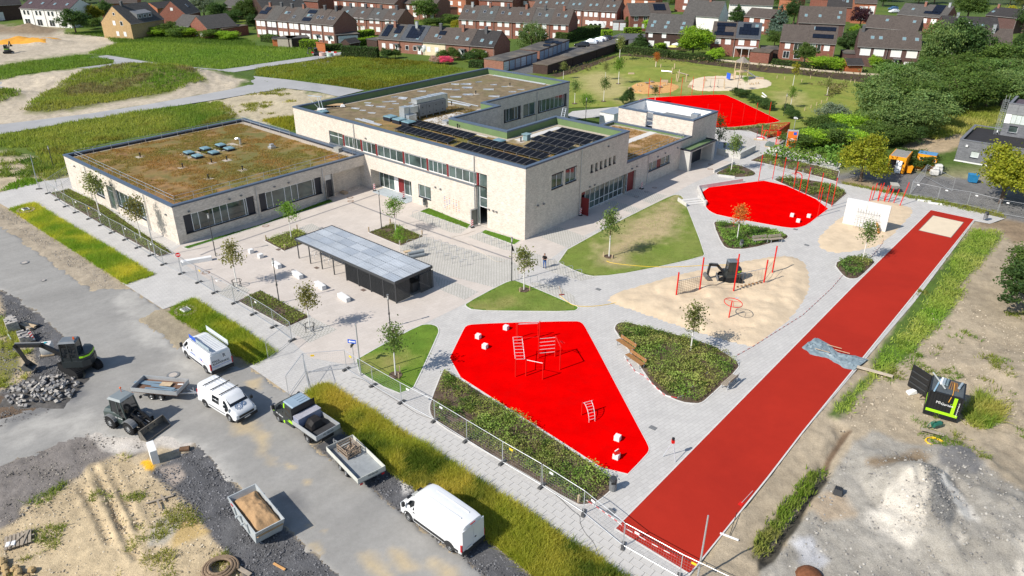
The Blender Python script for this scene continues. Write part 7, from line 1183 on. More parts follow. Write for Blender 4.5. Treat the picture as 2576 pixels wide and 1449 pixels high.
t=thg('tool_chest','grey ribbed tool chest across the bed of the crew cab truck','tool box',loc+V3((cos(rz)*(cb-.5),sin(rz)*(cb-.5),.865)),rz);vx(t,'chest_body',mat('chest_blue_grey',(.24,.26,.36),.5,.08,3),-.3,.32,-.95,.95,0,.68)
for k in rg(24):vx(t,'lid_rib',mat('chest_lid',(.40,.40,.45),.5)if k==0 else BM['chest_lid'],-.33,.35,-.96+k*.08,-.9+k*.08,.681,.715)
t=thg('covered_load','black tarpaulin covered load on the bed of the crew cab truck','load',loc+V3((cos(rz)*(cb-1.35),sin(rz)*(cb-1.35),.865)),rz);MB().loft([[(x,y*w_,z*h2)for y,z in((-.55,0),(-.5,.5),(-.3,.85),(.3,.8),(.55,.45),(.6,0))]for x,w_,h2 in((-.5,1.1,.15),(-.35,1,.65),(.0,.95,.8),(.35,.9,.72),(.5,.95,.1))]).bd('tarp_cover',mat('black_tarp',(.022,.02,.02),.6,.25,5),t,smooth=False)
def trailer(name,lbl,loc,rz,L,W_,bed,hs,wxs,r,mside,floor,draw=1.4):
 t=thg(name,lbl,'trailer',loc,rz);vx(t,'bed',floor,-L/2,L/2,-W_/2,W_/2,bed-.06,bed)
 for b_ in((-L/2,L/2,W_/2-.03,W_/2,bed-.05,bed+hs),(-L/2,L/2,-W_/2,-W_/2+.03,bed-.05,bed+hs),(-L/2,-L/2+.03,-W_/2+.031,W_/2-.031,bed+.001,bed+hs),(L/2-.03,L/2,-W_/2+.031,W_/2-.031,bed+.001,bed+hs)):vx(t,'side_board',mside,*b_)
 for x in wxs:
  for sd in(1,-1):wheel(t,x,sd*(W_/2-.04),r,.18,sd)
 vx(t,'axle_frame',black,-L*.45,L*.45,-.4,.4,bed-.2,bed-.07);m=MB();m.bar((L/2-.3,-.4,bed-.15),(L/2+draw,0,.42),.07,.08);m.bar((L/2-.3,.4,bed-.15),(L/2+draw,0,.42),.07,.08);m.bd('drawbar',stl,t);MB().tube((L/2+draw-.35,.12,.0),(L/2+draw-.35,.12,.8),.035,7).bd('jockey_wheel',stl,t)
 for sd in(1,-1):vx(t,'tail_lamp',lampr,-L/2-.03,-L/2-.002,sd*(W_/2-.22)-.1,sd*(W_/2-.22)+.1,bed-.2,bed-.07)
 return t
A,B=at(407.5,1008),at(381,1007);d=(A-B).normalized();rz1=R(-8);loc1=(A+B)/2+V3((-sin(rz1),cos(rz1),0))*.85+V3((cos(rz1),sin(rz1),0))*-.05
t1=trailer('flat_trailer','silver two-axle trailer with blue grey boards behind the white van',loc1,rz1,3.75,1.75,.66,.34,(.42,-.36),.29,alub,mat('trailer_ply',(.17,.10,.07),.8,.15,2),1.1)
blub=mat('blue_grey_boards',(.17,.24,.30),.5,.1,2)
def loc_in(loc,rz,x,y,z):return loc+V3((cos(rz)*x-sin(rz)*y,sin(rz)*x+cos(rz)*y,z))
for k,(x,y,L,W_,a,z,mt,lb)in en(((-.9,.45,2.4,.22,2,.70,blub,'longest blue grey board along the back of the trailer'),(-1.1,.15,2.4,.25,-4,.73,blub,'blue grey board overhanging the trailer end'),(.1,-.35,2.3,.18,1,.70,blub,'narrow blue grey board near the front side of the trailer'),(.3,-.12,2.0,.2,-3,.74,blub,'blue grey board below the plywood sheet'),(.35,.25,.9,.5,3,.78,wood_p,'pale plywood sheet lying on the boards'),(1.4,-.3,.8,.14,38,.7,blub,'short slanting board at the drawbar end'),(1.35,.5,.4,.12,10,.7,wpl,'small white offcut at the drawbar end'))):m=MB();m.box(-L/2,L/2,-W_/2,W_/2,0,.03);tag(m.bd('board',mt,None,loc_in(loc1,rz1,x,y,z),rz1+R(a)),lb,'board','boards on the silver trailer')
a_,b_,c_=(at(*C(1,3,*p),1.0)for p in((725,150),(1045,480),(1280,310)));e_=at(*C(1,3,950,40),1.0);dd=(a_-b_).normalized();L2_,W2_=(a_-b_).length,(c_-b_).length;rz2=math.atan2(dd.y,dd.x);loc2=(a_+b_+c_+e_)/4;loc2.z=0
t2=trailer('flat_trailer','pale two-axle trailer carrying a wooden crate behind the truck',loc2,rz2,L2_,W2_,.62,.36,(.4,-.35),.28,mat('pale_side_boards',(.55,.55,.50),.6,.12,2),mat('worn_bed',(.30,.32,.33),.6,.2,.8,patch=((.17,.17,.17),.9,.5,.65)),1.0)
text('MI-Garten',.17,inkd,t2,frame3((-L2_/2-.008,-.1,.84),(0,-1,0),(0,0,1)))
t=thg('wooden_crate','weathered open wooden crate full of offcuts on the pale trailer','crate',loc_in(loc2,rz2,1.0,-.1,.63),rz2+R(4));cm=mat('crate_wood',(.30,.23,.17),.85,.25,5)
for x in(-.6,.6):
 for y in(-.5,.5):vx(t,'corner_post',cm,x-.04,x+.04,y-.04,y+.04,0,.62)
for z in(.1,.34,.56):
 for y in(-.55,.52):vx(t,'slat',cm,-.64,.64,y,y+.025,z,z+.09)
 for x in(-.65,.62):vx(t,'slat',cm,x,x+.025,-.52,.515,z,z+.09)
for k in rg(6):vx(t,'floor_slat',cm,-.6+k*.21,-.47+k*.21,-.49,.49,.03,.06)
for k in rg(14):MB().bar((uni(-.5,.3),uni(-.4,.4),.1),(uni(-.2,.5),uni(-.4,.4),.25+.3*rnd()),.08,.05).bd('offcut',cm,t)
zs=1.35;q4=[at(574,1249,zs),at(640,1217,zs),at(714,1299,zs),at(644,1349,zs)];cen=sum(q4,V3())/4;ax=((q4[1]+q4[0])/2-(q4[2]+q4[3])/2);rzS=math.atan2(ax.y,ax.x);LS,WS=ax.length,((q4[0]-q4[1]).length+(q4[2]-q4[3]).length)/2
t=thg('waste_skip','pale grey steel skip heaped with brown sand beside the road','skip',(cen.x,cen.y,0),rzS);sk=mat('skip_paint',(.42,.45,.46),.6,.15,1.2,patch=((.24,.2,.17),2.5,.62,.75));m=MB();th=.05
def sec(k,z,ins=0.):e=LS/2-(1-z/zs)*.55-ins;w_=WS/2-(1-z/zs)*.1-ins;return[(e,-w_,z),(e,w_,z),(-e,w_,z),(-e,-w_,z)]
m.loft([sec(0,.12),sec(0,zs)],cap=False);m.loft([sec(0,zs,.06),sec(0,.18,.06)],cap=False);o_,i_=sec(0,zs),sec(0,zs,.06);[m.poly([o_[k],o_[(k+1)%4],i_[(k+1)%4],i_[k]])for k in rg(4)];m.poly(sec(0,.12)[::-1]);m.bd('skip_body',sk,t)
for sd in(1,-1):
 for k in rg(3):MB().bar((-.9+k*.9,sd*(WS/2-.02),.55),(-.9+k*.9,sd*(WS/2+.03),1.3),.09,.05).bd('rib',sk,t)
 m=MB();m.tube((-.3,sd*(WS/2+.02),.9),(-.3,sd*(WS/2+.2),.9),.07,8);m.tube((.5,sd*(WS/2+.02),.9),(.5,sd*(WS/2+.2),.9),.07,8);m.bd('lifting_pin',sk,t);vx(t,'reflector',lampr,1.2,1.5,sd*(WS/2+.0)-.02,sd*(WS/2)+.02,1.1,1.2)
def heap(name,L,W_,h,m_,par,z0,seed=0,nx=40,ny=26,fr=.9):
 V=[]
 for i in rg(nx+1):
  for j in rg(ny+1):
   u_,v_=i/nx*2-1,j/ny*2-1;x,y=u_*L/2,v_*W_/2;e=fbm(np.array([x*fr+seed]),np.array([y*fr]),5)[0];f_=fbm(np.array([x*fr*2.9+seed]),np.array([y*fr*2.9]),3)[0];k=max(0,1-max(abs(u_),abs(v_))**3);V.append((x,y,z0+h*k*(.75+.5*e)+.10*f_*k))
 m=MB();m.faces(V,[(i*(ny+1)+j,(i+1)*(ny+1)+j,(i+1)*(ny+1)+j+1,i*(ny+1)+j+1)for i in rg(nx)for j in rg(ny)]);return m.bd(name,m_,par,smooth=True)
brsand=mat('brown_sand',(.40,.255,.135),.95,.2,1.2,bmp=.6,bscale=6);sh_=thg('sand_heap','heap of brown sand filling the pale skip','sand',(cen.x,cen.y,0),rzS);heap('heap',LS-.16,WS-.16,.75,brsand,sh_,zs-.45,3)
def excavator(name,lbl,loc,rz_low,rz_up,s,boom,bucket,stripe=True,blade=True):
 t=thg(name,lbl,'excavator',loc,rz_up);lo=rz_low-rz_up;Mz=Matrix.Rotation(lo,4,'Z')
 for sd in(1,-1):
  pts=[(.95*s+.32*s*cos(a),.32*s+.32*s*sin(a))for a in[pi/2-pi*k/8 for k in rg(9)]]+[(-.95*s+.32*s*cos(a),.32*s+.32*s*sin(a))for a in[-pi/2-pi*k/8 for k in rg(9)]]
  y0,y1=(.55*s,.95*s)if sd>0 else(-.95*s,-.55*s);tr=MB().hexa([Mz@V3((x,y0,z))for x,z in pts],[Mz@V3((x,y1,z))for x,z in pts]).bd('track',tyre,t);m=MB()
  for k in rg(len(pts)):
   a,b=pts[k],pts[(k+1)%len(pts)];nn=max(1,int(math.hypot(b[0]-a[0],b[1]-a[1])/(.16*s)))
   for q_ in rg(nn):
    x,z=a[0]+(b[0]-a[0])*q_/nn,a[1]+(b[1]-a[1])*q_/nn;cx_=max(-.95*s,min(.95*s,x));dx,dz=x-cx_,z-.32*s;l_=math.hypot(dx,dz)or 1
    m.bar(Mz@V3((x+dx/l_*.02,y0-.01,z+dz/l_*.02)),Mz@V3((x+dx/l_*.02,y1+.01,z+dz/l_*.02)),.05*s,.05*s)
  tag(m.bd('track_plates',tyre,tr),kind='stuff')
 MB().box(-.8*s,.8*s,-.6*s,.6*s,.3*s,.62*s,M=Mz).bd('undercarriage',black,t)
 if blade:m=MB();m.hexa([Mz@Vector(p)for p in((1.45*s,-.95*s,.08),(1.55*s,-.95*s,.08),(1.55*s,.95*s,.08),(1.45*s,.95*s,.08))],[Mz@Vector(p)for p in((1.4*s,-.95*s,.5*s),(1.46*s,-.95*s,.5*s),(1.46*s,.95*s,.5*s),(1.4*s,.95*s,.5*s))]);m.bar(Mz@V3((.7*s,-.4*s,.3*s)),Mz@V3((1.45*s,-.5*s,.25*s)),.1*s,.1*s);m.bar(Mz@V3((.7*s,.4*s,.3*s)),Mz@V3((1.45*s,.5*s,.25*s)),.1*s,.1*s);m.bd('dozer_blade',mgrey,t)
 m=MB();m.prism([(.75*s,-.85*s),(.75*s,.85*s),(-.6*s,.9*s),(-1.05*s,.55*s),(-1.12*s,0),(-1.05*s,-.55*s),(-.6*s,-.9*s)],.66*s,1.15*s);u_=m.bd('upper_body',anthr,t)
 MB().prism([(-.3*s,-.85*s),(-.3*s,.85*s),(-.7*s,.8*s),(-1.02*s,.5*s),(-1.08*s,0),(-1.02*s,-.5*s),(-.7*s,-.8*s)],1.15*s,1.62*s).bd('engine_cover',anthr,t)
 if stripe:MB().prism([(-.5*s,-.87*s),(-.5*s,.87*s),(-.72*s,.82*s),(-1.04*s,.52*s),(-1.1*s,0),(-1.04*s,-.52*s),(-.72*s,-.82*s)],1.38*s,1.5*s).bd('green_stripe',limeg,t)
 c0,c1,w_=-.45*s,.72*s,.42*s;yo=.38*s;m=MB();zb,zt=1.15*s,2.62*s
 for x in(c0,(c0+c1)/2,c1):
  for y in(yo-w_,yo+w_):m.bar((x,y,zb),(x-(.12*s if x==c1 else 0),y*.98+.004,zt),.07*s,.07*s)
 m.box(c0,c1,yo-w_,yo+w_,zb,zb+.3*s);cb_=m.bd('cab',anthr,t);MB().hexa([(c0-.04*s,yo-w_-.04*s,zt),(c1-.02*s,yo-w_-.04*s,zt),(c1-.02*s,yo+w_+.04*s,zt),(c0-.04*s,yo+w_+.04*s,zt)],[(c0+.05*s,yo-w_+.05*s,zt+.12*s),(c1-.15*s,yo-w_+.05*s,zt+.12*s),(c1-.15*s,yo+w_-.05*s,zt+.12*s),(c0+.05*s,yo+w_-.05*s,zt+.12*s)]).bd('cab_roof',mat('cab_roof_grey',(.13,.15,.17),.5)if 'cab_roof_grey' not in bpy.data.materials else BM['cab_roof_grey'],cb_)
 for b_ in((c0+.05,c1-.12*s,yo-w_-.005,yo-w_+.01,zb+.32*s,zt-.03),(c0+.05,c1-.12*s,yo+w_-.01,yo+w_+.005,zb+.32*s,zt-.03),(c1-.09*s,c1-.07*s,yo-w_+.05,yo+w_-.05,zb+.32*s,zt-.03),(c0-.005,c0+.01,yo-w_+.05,yo+w_-.05,zb+.5*s,zt-.03)):vx(cb_,'cab_window',carglass,*b_)
 vx(cb_,'beacon_lamp',mat('amber_lamp',(.7,.12,.02),.4)if 'amber_lamp' not in bpy.data.materials else BM['amber_lamp'],c0+.1*s,c0+.2*s,yo,yo+.1*s,zt+.12*s,zt+.3*s)
 P=[V3((x*s,-.15*s,z*s))for x,z in boom];dark=mat('boom_dark',(.022,.023,.025),.45,.1,3,spec=.5)if 'boom_dark' not in bpy.data.materials else BM['boom_dark']
 for k,(a,b)in en(zip(P[:-1],P[1:])):m=MB();m.bar(a,b,.2*s,(.3-.05*k)*s);[m.tube(p+V3((0,-.16*s,0)),p+V3((0,.16*s,0)),.13*s,8)for p in(a,b)];m.bd('stick' if k==len(P)-2 else 'boom',dark,t)
 m=MB();m.tube(V3((.75*s,-.15*s,.95*s)),P[0].lerp(P[1],.75)+V3((.05*s,0,-.12*s)),.06*s,7);m.tube(P[1]+V3((0,0,.22*s)),P[-2]+V3((.0,0,.2*s)),.055*s,7);m.tube(P[-2]+V3((.18*s,0,-.1*s)),P[-1]+V3((.12*s,0,.25*s)),.05*s,7);m.bd('hydraulic_ram',mgrey,t)
 e=P[-1];bx=bucket*s;m=MB();prof=[(.12,.1),(.3,-.1),(.32,-.38),(.1,-.55),(-.35,-.5),(-.3,-.44),(.05,-.46),(.22,-.34),(.2,-.12),(.05,.02)]
 A_=[e+V3((x*s*1.1,-bx/2,z*s*.9))for x,z in prof];B_2=[e+V3((x*s*1.1,bx/2,z*s*.9))for x,z in prof];n=len(prof)
 for k in rg(n):m.poly([A_[k],A_[(k+1)%n],B_2[(k+1)%n],B_2[k]])
 for q_ in(A_,B_2):m.poly([q_[0],q_[1],q_[2],q_[3],q_[4],q_[9]])
 m.bd('bucket',mat('bucket_steel',(.13,.13,.125),.5,.15,3)if 'bucket_steel' not in bpy.data.materials else BM['bucket_steel'],t);return t
pe=at(205,928);pb=at(104,935);ang=math.atan2(pb.y-pe.y,pb.x-pe.x)
excavator('excavator','dark excavator with green stripe digging beside the heap of loose paving stones',pe,R(-32),ang,1.12,[(.75,1.0),(2.2,2.1),(3.9,2.2),(3.5,.7)],.75,blade=False)
pm_=at(*C(2,1,2190,1372));excavator('mini_excavator','dark mini excavator with grey bucket standing in the sand pit',pm_,R(172),R(183),.9,[(.8,1.0),(1.6,1.85),(2.45,1.95),(2.6,.75)],1.1)
A,B=at(332,1090),at(286,1074);d=(A-B).normalized();rzL=math.atan2(d.y,d.x);locL=(A+B)/2+V3((-d.y,d.x,0))*.72;t=thg('wheel_loader','dark green wheel loader with lowered bucket in front of the board trailer','wheel loader',locL,rzL);h_=.9;lg=mat('loader_green',(.055,.075,.07),.4,.08,1,spec=.5)
for x in(h_,-h_):
 for sd in(1,-1):
  wheel(t,x,sd*.92,.5,.4,sd,.52);m=MB()
  for k in rg(18):a=k*.349;m.bar((x+.5*cos(a),sd*.53,.5+.5*sin(a)),(x+.5*cos(a+.12),sd*.9,.5+.5*sin(a+.12)),.07,.05)
  tag(m.bd('tyre_lugs',tyre,t),kind='stuff');m=MB()
  for k in rg(7):a,b=pi*(.12+.1*k),pi*(.12+.1*(k+1));m.hexa([(x+.58*cos(a),sd*.5,.5+.58*sin(a)),(x+.58*cos(b),sd*.5,.5+.58*sin(b)),(x+.58*cos(b),sd*.93,.5+.58*sin(b)),(x+.58*cos(a),sd*.93,.5+.58*sin(a))],[(x+.63*cos(a),sd*.5,.5+.63*sin(a)),(x+.63*cos(b),sd*.5,.5+.63*sin(b)),(x+.63*cos(b),sd*.93,.5+.63*sin(b)),(x+.63*cos(a),sd*.93,.5+.63*sin(a))])
  m.bd('mudguard',mgrey,t)
MB().loft([[(x,-w_,z0),(x,-w_,z1),(x,-w_*.7,z2),(x,w_*.7,z2),(x,w_,z1),(x,w_,z0)]for x,w_,z0,z1,z2 in((-1.75,.6,.6,.95,1.1),(-1.6,.68,.5,1.15,1.35),(-.6,.68,.45,1.3,1.45),(.15,.6,.45,1.1,1.2))]).bd('rear_body',lg,t,smooth=False);vx(t,'front_frame',black,.2,1.5,-.35,.35,.4,.95)
m=MB();zt=2.42
for x,x2 in((-.85,-.75),(-.1,-.1),(.55,.25)):
 for sd in(1,-1):m.bar((x,sd*.6,1.0),(x2,sd*.56,zt),.07,.07)
cb_=m.bd('cab',lg,t);MB().hexa([(-.9,-.66,zt),(.4,-.62,zt),(.4,.62,zt),(-.9,.66,zt)],[(-.8,-.52,zt+.12),(.25,-.5,zt+.12),(.25,.5,zt+.12),(-.8,.52,zt+.12)]).bd('cab_roof',mat('loader_roof',(.20,.23,.24),.5,.08,1),cb_)
for sd in(1,-1):MB().hexa([(-.82,sd*.6,1.1),(.52,sd*.6,1.1),(.52,sd*.61,1.1),(-.82,sd*.61,1.1)],[(-.73,sd*.56,zt-.05),(.24,sd*.56,zt-.05),(.24,sd*.57,zt-.05),(-.73,sd*.57,zt-.05)]).bd('cab_window',carglass,cb_)
MB().hexa([(.54,-.56,1.0),(.55,-.56,1.0),(.55,.56,1.0),(.54,.56,1.0)],[(.25,-.52,zt-.05),(.26,-.52,zt-.05),(.26,.52,zt-.05),(.25,.52,zt-.05)]).bd('cab_window',carglass,cb_);m=MB();m.tube((-.5,.3,zt+.12),(-.5,.3,zt+.4),.02,5);m.sphere((-.5,.3,zt+.46),.08);m.bd('beacon_lamp',BM['amber_lamp'],cb_)
for sd in(1,-1):m=MB();m.bar((.75,sd*.28,1.35),(1.7,sd*.28,.95),.1,.2);m.bar((1.7,sd*.28,.95),(2.1,sd*.28,.42),.1,.2);m.bd('lift_arm',black,t);MB().tube((.8,sd*.12,1.0),(1.9,sd*.12,.7),.05,7).bd('hydraulic_ram',mgrey,t)
m=MB();prof=[(2.0,.15),(2.05,.75),(2.25,.85),(2.12,.7),(2.1,.22),(2.75,.12),(2.78,.05),(2.1,.05)];A_=[(x,-1.05,z)for x,z in prof];B_2=[(x,1.05,z)for x,z in prof];n=len(prof)
for k in rg(n):m.poly([A_[k],A_[(k+1)%n],B_2[(k+1)%n],B_2[k]])
for y in(-1.05,1.03):m.hexa([(2.05,y,.08),(2.75,y,.08),(2.75,y+.02,.08),(2.05,y+.02,.08)],[(2.1,y,.78),(2.3,y,.8),(2.3,y+.02,.8),(2.1,y+.02,.78)])
m.bd('bucket',mat('loader_bucket',(.15,.14,.125),.55,.2,2,patch=((.33,.28,.2),1.5,.55,.7)),t);vx(t,'mirror',black,.5,.58,-1.0,-.82,1.9,2.1);vx(t,'mirror',black,.5,.58,.82,1.0,1.9,2.1);text('MI. Garten',.16,wpl,t,frame3((-.1,-.69,1.0),(1,0,0),(0,0,1)))
stone=[mat('stone_grey',(.30,.29,.28),.9,.15,3),mat('stone_pale',(.44,.41,.37),.9,.15,3),mat('stone_dark',(.17,.165,.165),.9,.15,3)]
SM=[]
for mt in stone:m=MB();m.box(-.125,.125,-.09,.09,0,.11);SM.append(m.mesh('paving_stone',mt))
hp_=thg('stone_heap','loose heap of grey paving stones tipped beside the excavator','stone heap',at(112,985))
hm=MB();hm_h=.75
heap('rubble_core',5.6,4.6,.42,mat('heap_soil',(.10,.095,.09),.95,.25,3,bmp=.6,bscale=8),hp_,-.1,11,34,28)
for k in rg(150):
 a=rnd()*6.28;r=math.sqrt(rnd());x,y=2.7*r*cos(a),2.1*r*sin(a);o=mo('paving_stone',SM[random.choices((0,1,2),(5,4,2))[0]],hp_,(x,y,.02+hm_h*.5*(1-r*r)+.08*rnd()));o.rotation_euler=(uni(-.7,.7),uni(-.7,.7),rnd()*6.28);o.scale=(.9+.5*rnd(),)*3
def pallet(lbl,px,rz,nx,ny,nz,mt=(0,1),drop=0.):
 t=thg('stone_pallet',lbl,'stone pallet',at(*px),rz,'pallets of paving stones');vx(t,'pallet',wood_p,-nx*.13,nx*.13,-ny*.1,ny*.1,0,.1)
 for i in rg(nx):
  for j in rg(ny):
   hh=nz-(rnd()<drop)*random.randint(1,2)
   for k in rg(hh):
    if k>=hh-1 or i in(0,nx-1)or j in(0,ny-1):mo('paving_stone',SM[random.choice(mt)],t,((i-nx/2+.5)*.255+uni(-.01,.01),(j-ny/2+.5)*.185,.1+k*.113))
 return t
pallet('tall pallet of pale paving stones stacked beside the dark gravel',C(0,2,130,400),R(-50),7,5,7,(0,1,1),.2);pallet('lower half emptied pallet of paving stones behind the excavator boom',C(0,2,260,520),R(-50),6,5,5,(0,1),.7)
t=thg('plank_stack','small stack of dark and pale timber beside the stone pallets','timber',at(*C(0,2,300,385)),R(-25))
for k in rg(9):MB().box(-.8,.8,-.45+(k%3)*.3,-.2+(k%3)*.3,.08*(k//3),.08*(k//3)+.07).bd('plank',(wood_g,wood_p,dgrey)[k%3],t,rz=uni(-.1,.1))
t=thg('bulk_bag','white bulk bag with teal cap behind the excavator boom','bulk bag',at(*C(0,2,490,660)),R(20));MB().loft([[(x*w_,y*w_,z)for x,y in((-.42,-.42),(0,-.47),(.42,-.42),(.47,0),(.42,.42),(0,.47),(-.42,.42),(-.47,0))]for z,w_ in((.12,.9),(.3,1.02),(.8,1.0),(1.0,.85),(1.04,.4))]).bd('bag',mat('bag_fabric',(.62,.61,.58),.8,.1,3),t,smooth=True);MB().tube((0,0,1.03),(0,0,1.1),.12,8).bd('cap',mat('teal_cap',(.05,.38,.42),.5),t);vx(t,'pallet',wood_p,-.5,.5,-.45,.45,0,.12)
m=MB();m.tube((0,0,.06),(2.1,0,.06),.05,8);tag(m.bd('plastic_pipe',mat('pale_green_pipe',(.45,.53,.50),.5),None,at(*C(0,2,65,435)),R(-48)),'pale green pipe lying on the sand beside the stone pallets','pipe')
t=thg('angle_block','tall white concrete angle block standing on yellow sand near the loader','concrete block',at(*C(0,3,1560,330)),R(-55));MB().hexa([(-.0,-.32,0),(1.05,-.32,0),(1.05,.12,0),(0,.12,0)],[(0,-.32,1.1),(1.05,-.32,1.25),(1.05,.12,1.25),(0,.12,1.1)]).bd('block',white_c,t);t.rotation_euler=(0,0,R(125))
t=thg('wooden_pallet','old grey pallet broken open on the sand','pallet',at(*C(0,3,200,1090)),R(30))
for k in rg(7):vx(t,'slat',wood_g,-.75+k*.2,-.6+k*.2,-.6,.6,.1,.13)
for y in(-.5,0,.45):vx(t,'bearer',wood_g,-.75,.75,y,y+.1,0,.1)
for k in rg(2):o=vx(t,'loose_board',wood_g,-.6,.6,-.06,.06,.14,.18);o.rotation_euler=(0,0,.8+.5*k);o.location=(-.1+.4*k,-.1,0)
t=thg('folded_bag','small white bags beside the broken pallet','bag',at(*C(0,3,105,1145)),R(20));[bev(vx(t,'bag',wpl,-.2+.28*k,.02+.28*k,-.18,.18,0,.2),.04)for k in rg(2)]
t=thg('hose_coil','thick brown hose coiled over boards at the edge of the gravel','hose coil',at(*C(0,3,2215,1390)),0);hs=mat('brown_hose',(.23,.165,.11),.7,.15,4);m=MB();pts=[(1.0*(1-.0*k)*cos(k*.35)*(1-.35*(k/40)),.95*sin(k*.35)*(1-.35*(k/40)),.12+.18*(k/54))for k in rg(55)];m.path(pts,.085,7);m.bd('hose',hs,t)
for k,(x,y,L,a)in en(((.6,.5,1.8,-38),(1.2,.0,1.5,-30),(-.5,-.2,1.3,-60))):o=vx(t,'board',wood_g,-L/2,L/2,-.12,.12,.0,.05);o.location=(x,y,.0+.055*k);o.rotation_euler=(0,0,R(a))
for k,(x,y,L,a,lb)in en(((1610,680,1.6,28,'long thin plank lying across the weedy sand'),(1640,670,.7,-50,'short plank crossing the long thin plank'),(1600,740,.8,-55,'short dark plank below the crossed planks'))):m=MB();m.box(-L/2,L/2,-.06,.06,.01+.03*k,.05+.03*k);tag(m.bd('plank',wood_g,None,at(*C(0,3,x,y)),R(a)),lb,'plank','planks on the sand')
m=MB();m.box(-.45,.45,-.06,.06,.0,.06);tag(m.bd('orange_lath',mat('orange_wood',(.60,.33,.13),.8),None,at(*C(1,3,235,1357)),R(-30)),'orange piece of timber on the dark gravel','timber')
t=thg('rusty_bucket','rusty digging bucket lying on the gravel by the concrete block','digger bucket',at(*C(0,3,1860,175)),R(10));MB().loft([[(-.32,y*.18,z*.2)for y,z in((-1,0),(-1,.6),(0,1),(1,.6),(1,0))],[(.32,y*.2,z*.24)for y,z in((-1,0),(-1,.6),(0,1),(1,.6),(1,0))]]).bd('bucket',mat('rust',(.15,.09,.055),.9,.3,4),t)
yel=[(C(0,3,20,1370),'heap of yellowish stones at the left picture edge'),(C(0,3,190,1440),'small heap of yellowish stones near the bottom edge')]
for px,lb in yel:
 t=thg('stone_pile',lb,'stones',at(*px))
 for k in rg(12):o=MB().sphere((0,0,0),.16+.1*rnd(),6,4,0,.7).bd('stone',mat('yellow_stone',(.42,.30,.15),.9,.2,3)if 'yellow_stone' not in bpy.data.materials else BM['yellow_stone'],t,(uni(-.6,.6),uni(-.5,.5),.08+.1*rnd()))
FL,FR,BR_=at(2340.8,980,2.15),at(2425.5,1003.5,2.15),at(2415.5,962.7,2.15);d=(FR-FL);Wc=d.length;d.normalize();Dc=(BR_-FR).length;rzC=math.atan2(d.y,d.x);t=thg('site_container','black site container with lime green bands and open door on the waste land','container',(FL.x,FL.y,0),rzC);blk=mat('container_black',(.014,.015,.017),.45,.1,2,spec=.5);m=MB();hc=2.1
n=11
for f_,L in(('f',Wc),('b',Wc),('l',Dc),('r',Dc)):
 k2=n*2
 for k in rg(k2):
  a,b=L*k/k2,L*(k+1)/k2;o_=.0 if k%2==0 else .04
  p={'f':((a,o_),(b,o_)),'b':((a,Dc-o_),(b,Dc-o_)),'l':((o_,a),(o_,b)),'r':((Wc-o_,a),(Wc-o_,b))}[f_];m.poly([(*p[0],.12),(*p[1],.12),(*p[1],hc),(*p[0],hc)])
  if k+1<k2:o2=.04-o_;q_={'f':((b,o_),(b,o2)),'b':((b,Dc-o_),(b,Dc-o2)),'l':((o_,b),(o2,b)),'r':((Wc-o_,b),(Wc-o2,b))}[f_];m.poly([(*q_[0],.12),(*q_[1],.12),(*q_[1],hc),(*q_[0],hc)])
m.bd('shell',blk,t);m=MB();[m.box(x-.05,x+.05,y-.05,y+.05,.05,hc+.04)for x in(0,Wc)for y in(0,Dc)];[m.box(.051,Wc-.051,y-.05,y+.05,z,z+.1)for y in(0,Dc)for z in(.05,hc-.05)];[m.box(x-.05,x+.05,.051,Dc-.051,z,z+.1)for x in(0,Wc)for z in(.05,hc-.05)];m.bd('corner_frame',blk,t)
m=MB();[m.box(.06,Wc-.06,Dc*k/14+.03,Dc*(k+.5)/14+.03,hc+.0,hc+.05)for k in rg(14)];m.box(.06,Wc-.06,.06,Dc-.06,hc-.03,hc+.0);m.bd('roof',mat('container_roof',(.085,.10,.11),.5,.15,2,patch=((.3,.28,.24),2.5,.62,.75)),t)
vx(t,'green_band',limeg,.06,Wc-.06,-.02,-.002,.38,.6);vx(t,'green_band',limeg,Wc-.55,Wc-.33,-.025,-.004,.601,2.0);vx(t,'green_band',limeg,-.025,-.004,.06,Dc-.06,.38,.6);text('MI.',.3,wpl,t,frame3((.75,-.03,1.3),(1,0,0),(0,0,1)));text('Garten',.28,wpl,t,frame3((1.3,-.03,1.26),(1,0,0),(0,0,1)));text('plus',.15,limeg,t,frame3((1.62,-.032,1.42),(1,0,0),(0,0,1)));text('www.mi-gartenplus.de',.13,wpl,t,frame3((Wc-.16,-.03,1.1),(0,0,1),(-1,0,0)))
dO=MB();dO.box(-.04,.04,0,1.75,.1,hc-.05);o=dO.bd('door',blk,t);o.location=(-.06,Dc,0);o.rotation_euler=(0,0,R(52));
for z in(.5,1.0,1.5):vx(o,'door_rib',dgrey,-.08,-.041,.1,1.65,z,z+.08)
def ontop(name,lbl,m,mt,x,y,z,a,cat):o=m.bd(name,mt,None,loc_in(V3((FL.x,FL.y,0)),rzC,x,y,z),rzC+R(a));return tag(o,lbl,cat)
for k,(x,mt,lb)in en(((.62,wpl,'white roll lying on the container roof'),(.8,mat('roll_grey',(.3,.36,.4),.6),'grey roll beside the white roll on the container roof'),(1.0,mat('roll_teal',(.16,.22,.24),.6),'teal roll on the container roof'),(1.85,BM['roll_grey'],'grey roll at the right edge of the container roof'))):m=MB();m.tube((0,-.45,.1),(0,.45,.1),.09,9);ontop('roll',lb,m,mt,x,1.55,hc+.06,-4 if k<3 else-12,'roll')
m=MB();m.box(-.05,.05,-1.0,1.0,0,.06);ontop('steel_beam','blue steel beam on the left of the container roof',m,mat('beam_blue',(.27,.42,.53),.5),.38,.85,hc+.06,-8,'beam');m=MB();m.box(-.04,.04,-1.1,1.1,0,.06);ontop('steel_beam','pale beam lying slanted on the container roof',m,mat('beam_pale',(.48,.5,.48),.6),.42,1.5,hc+.13,26,'beam')
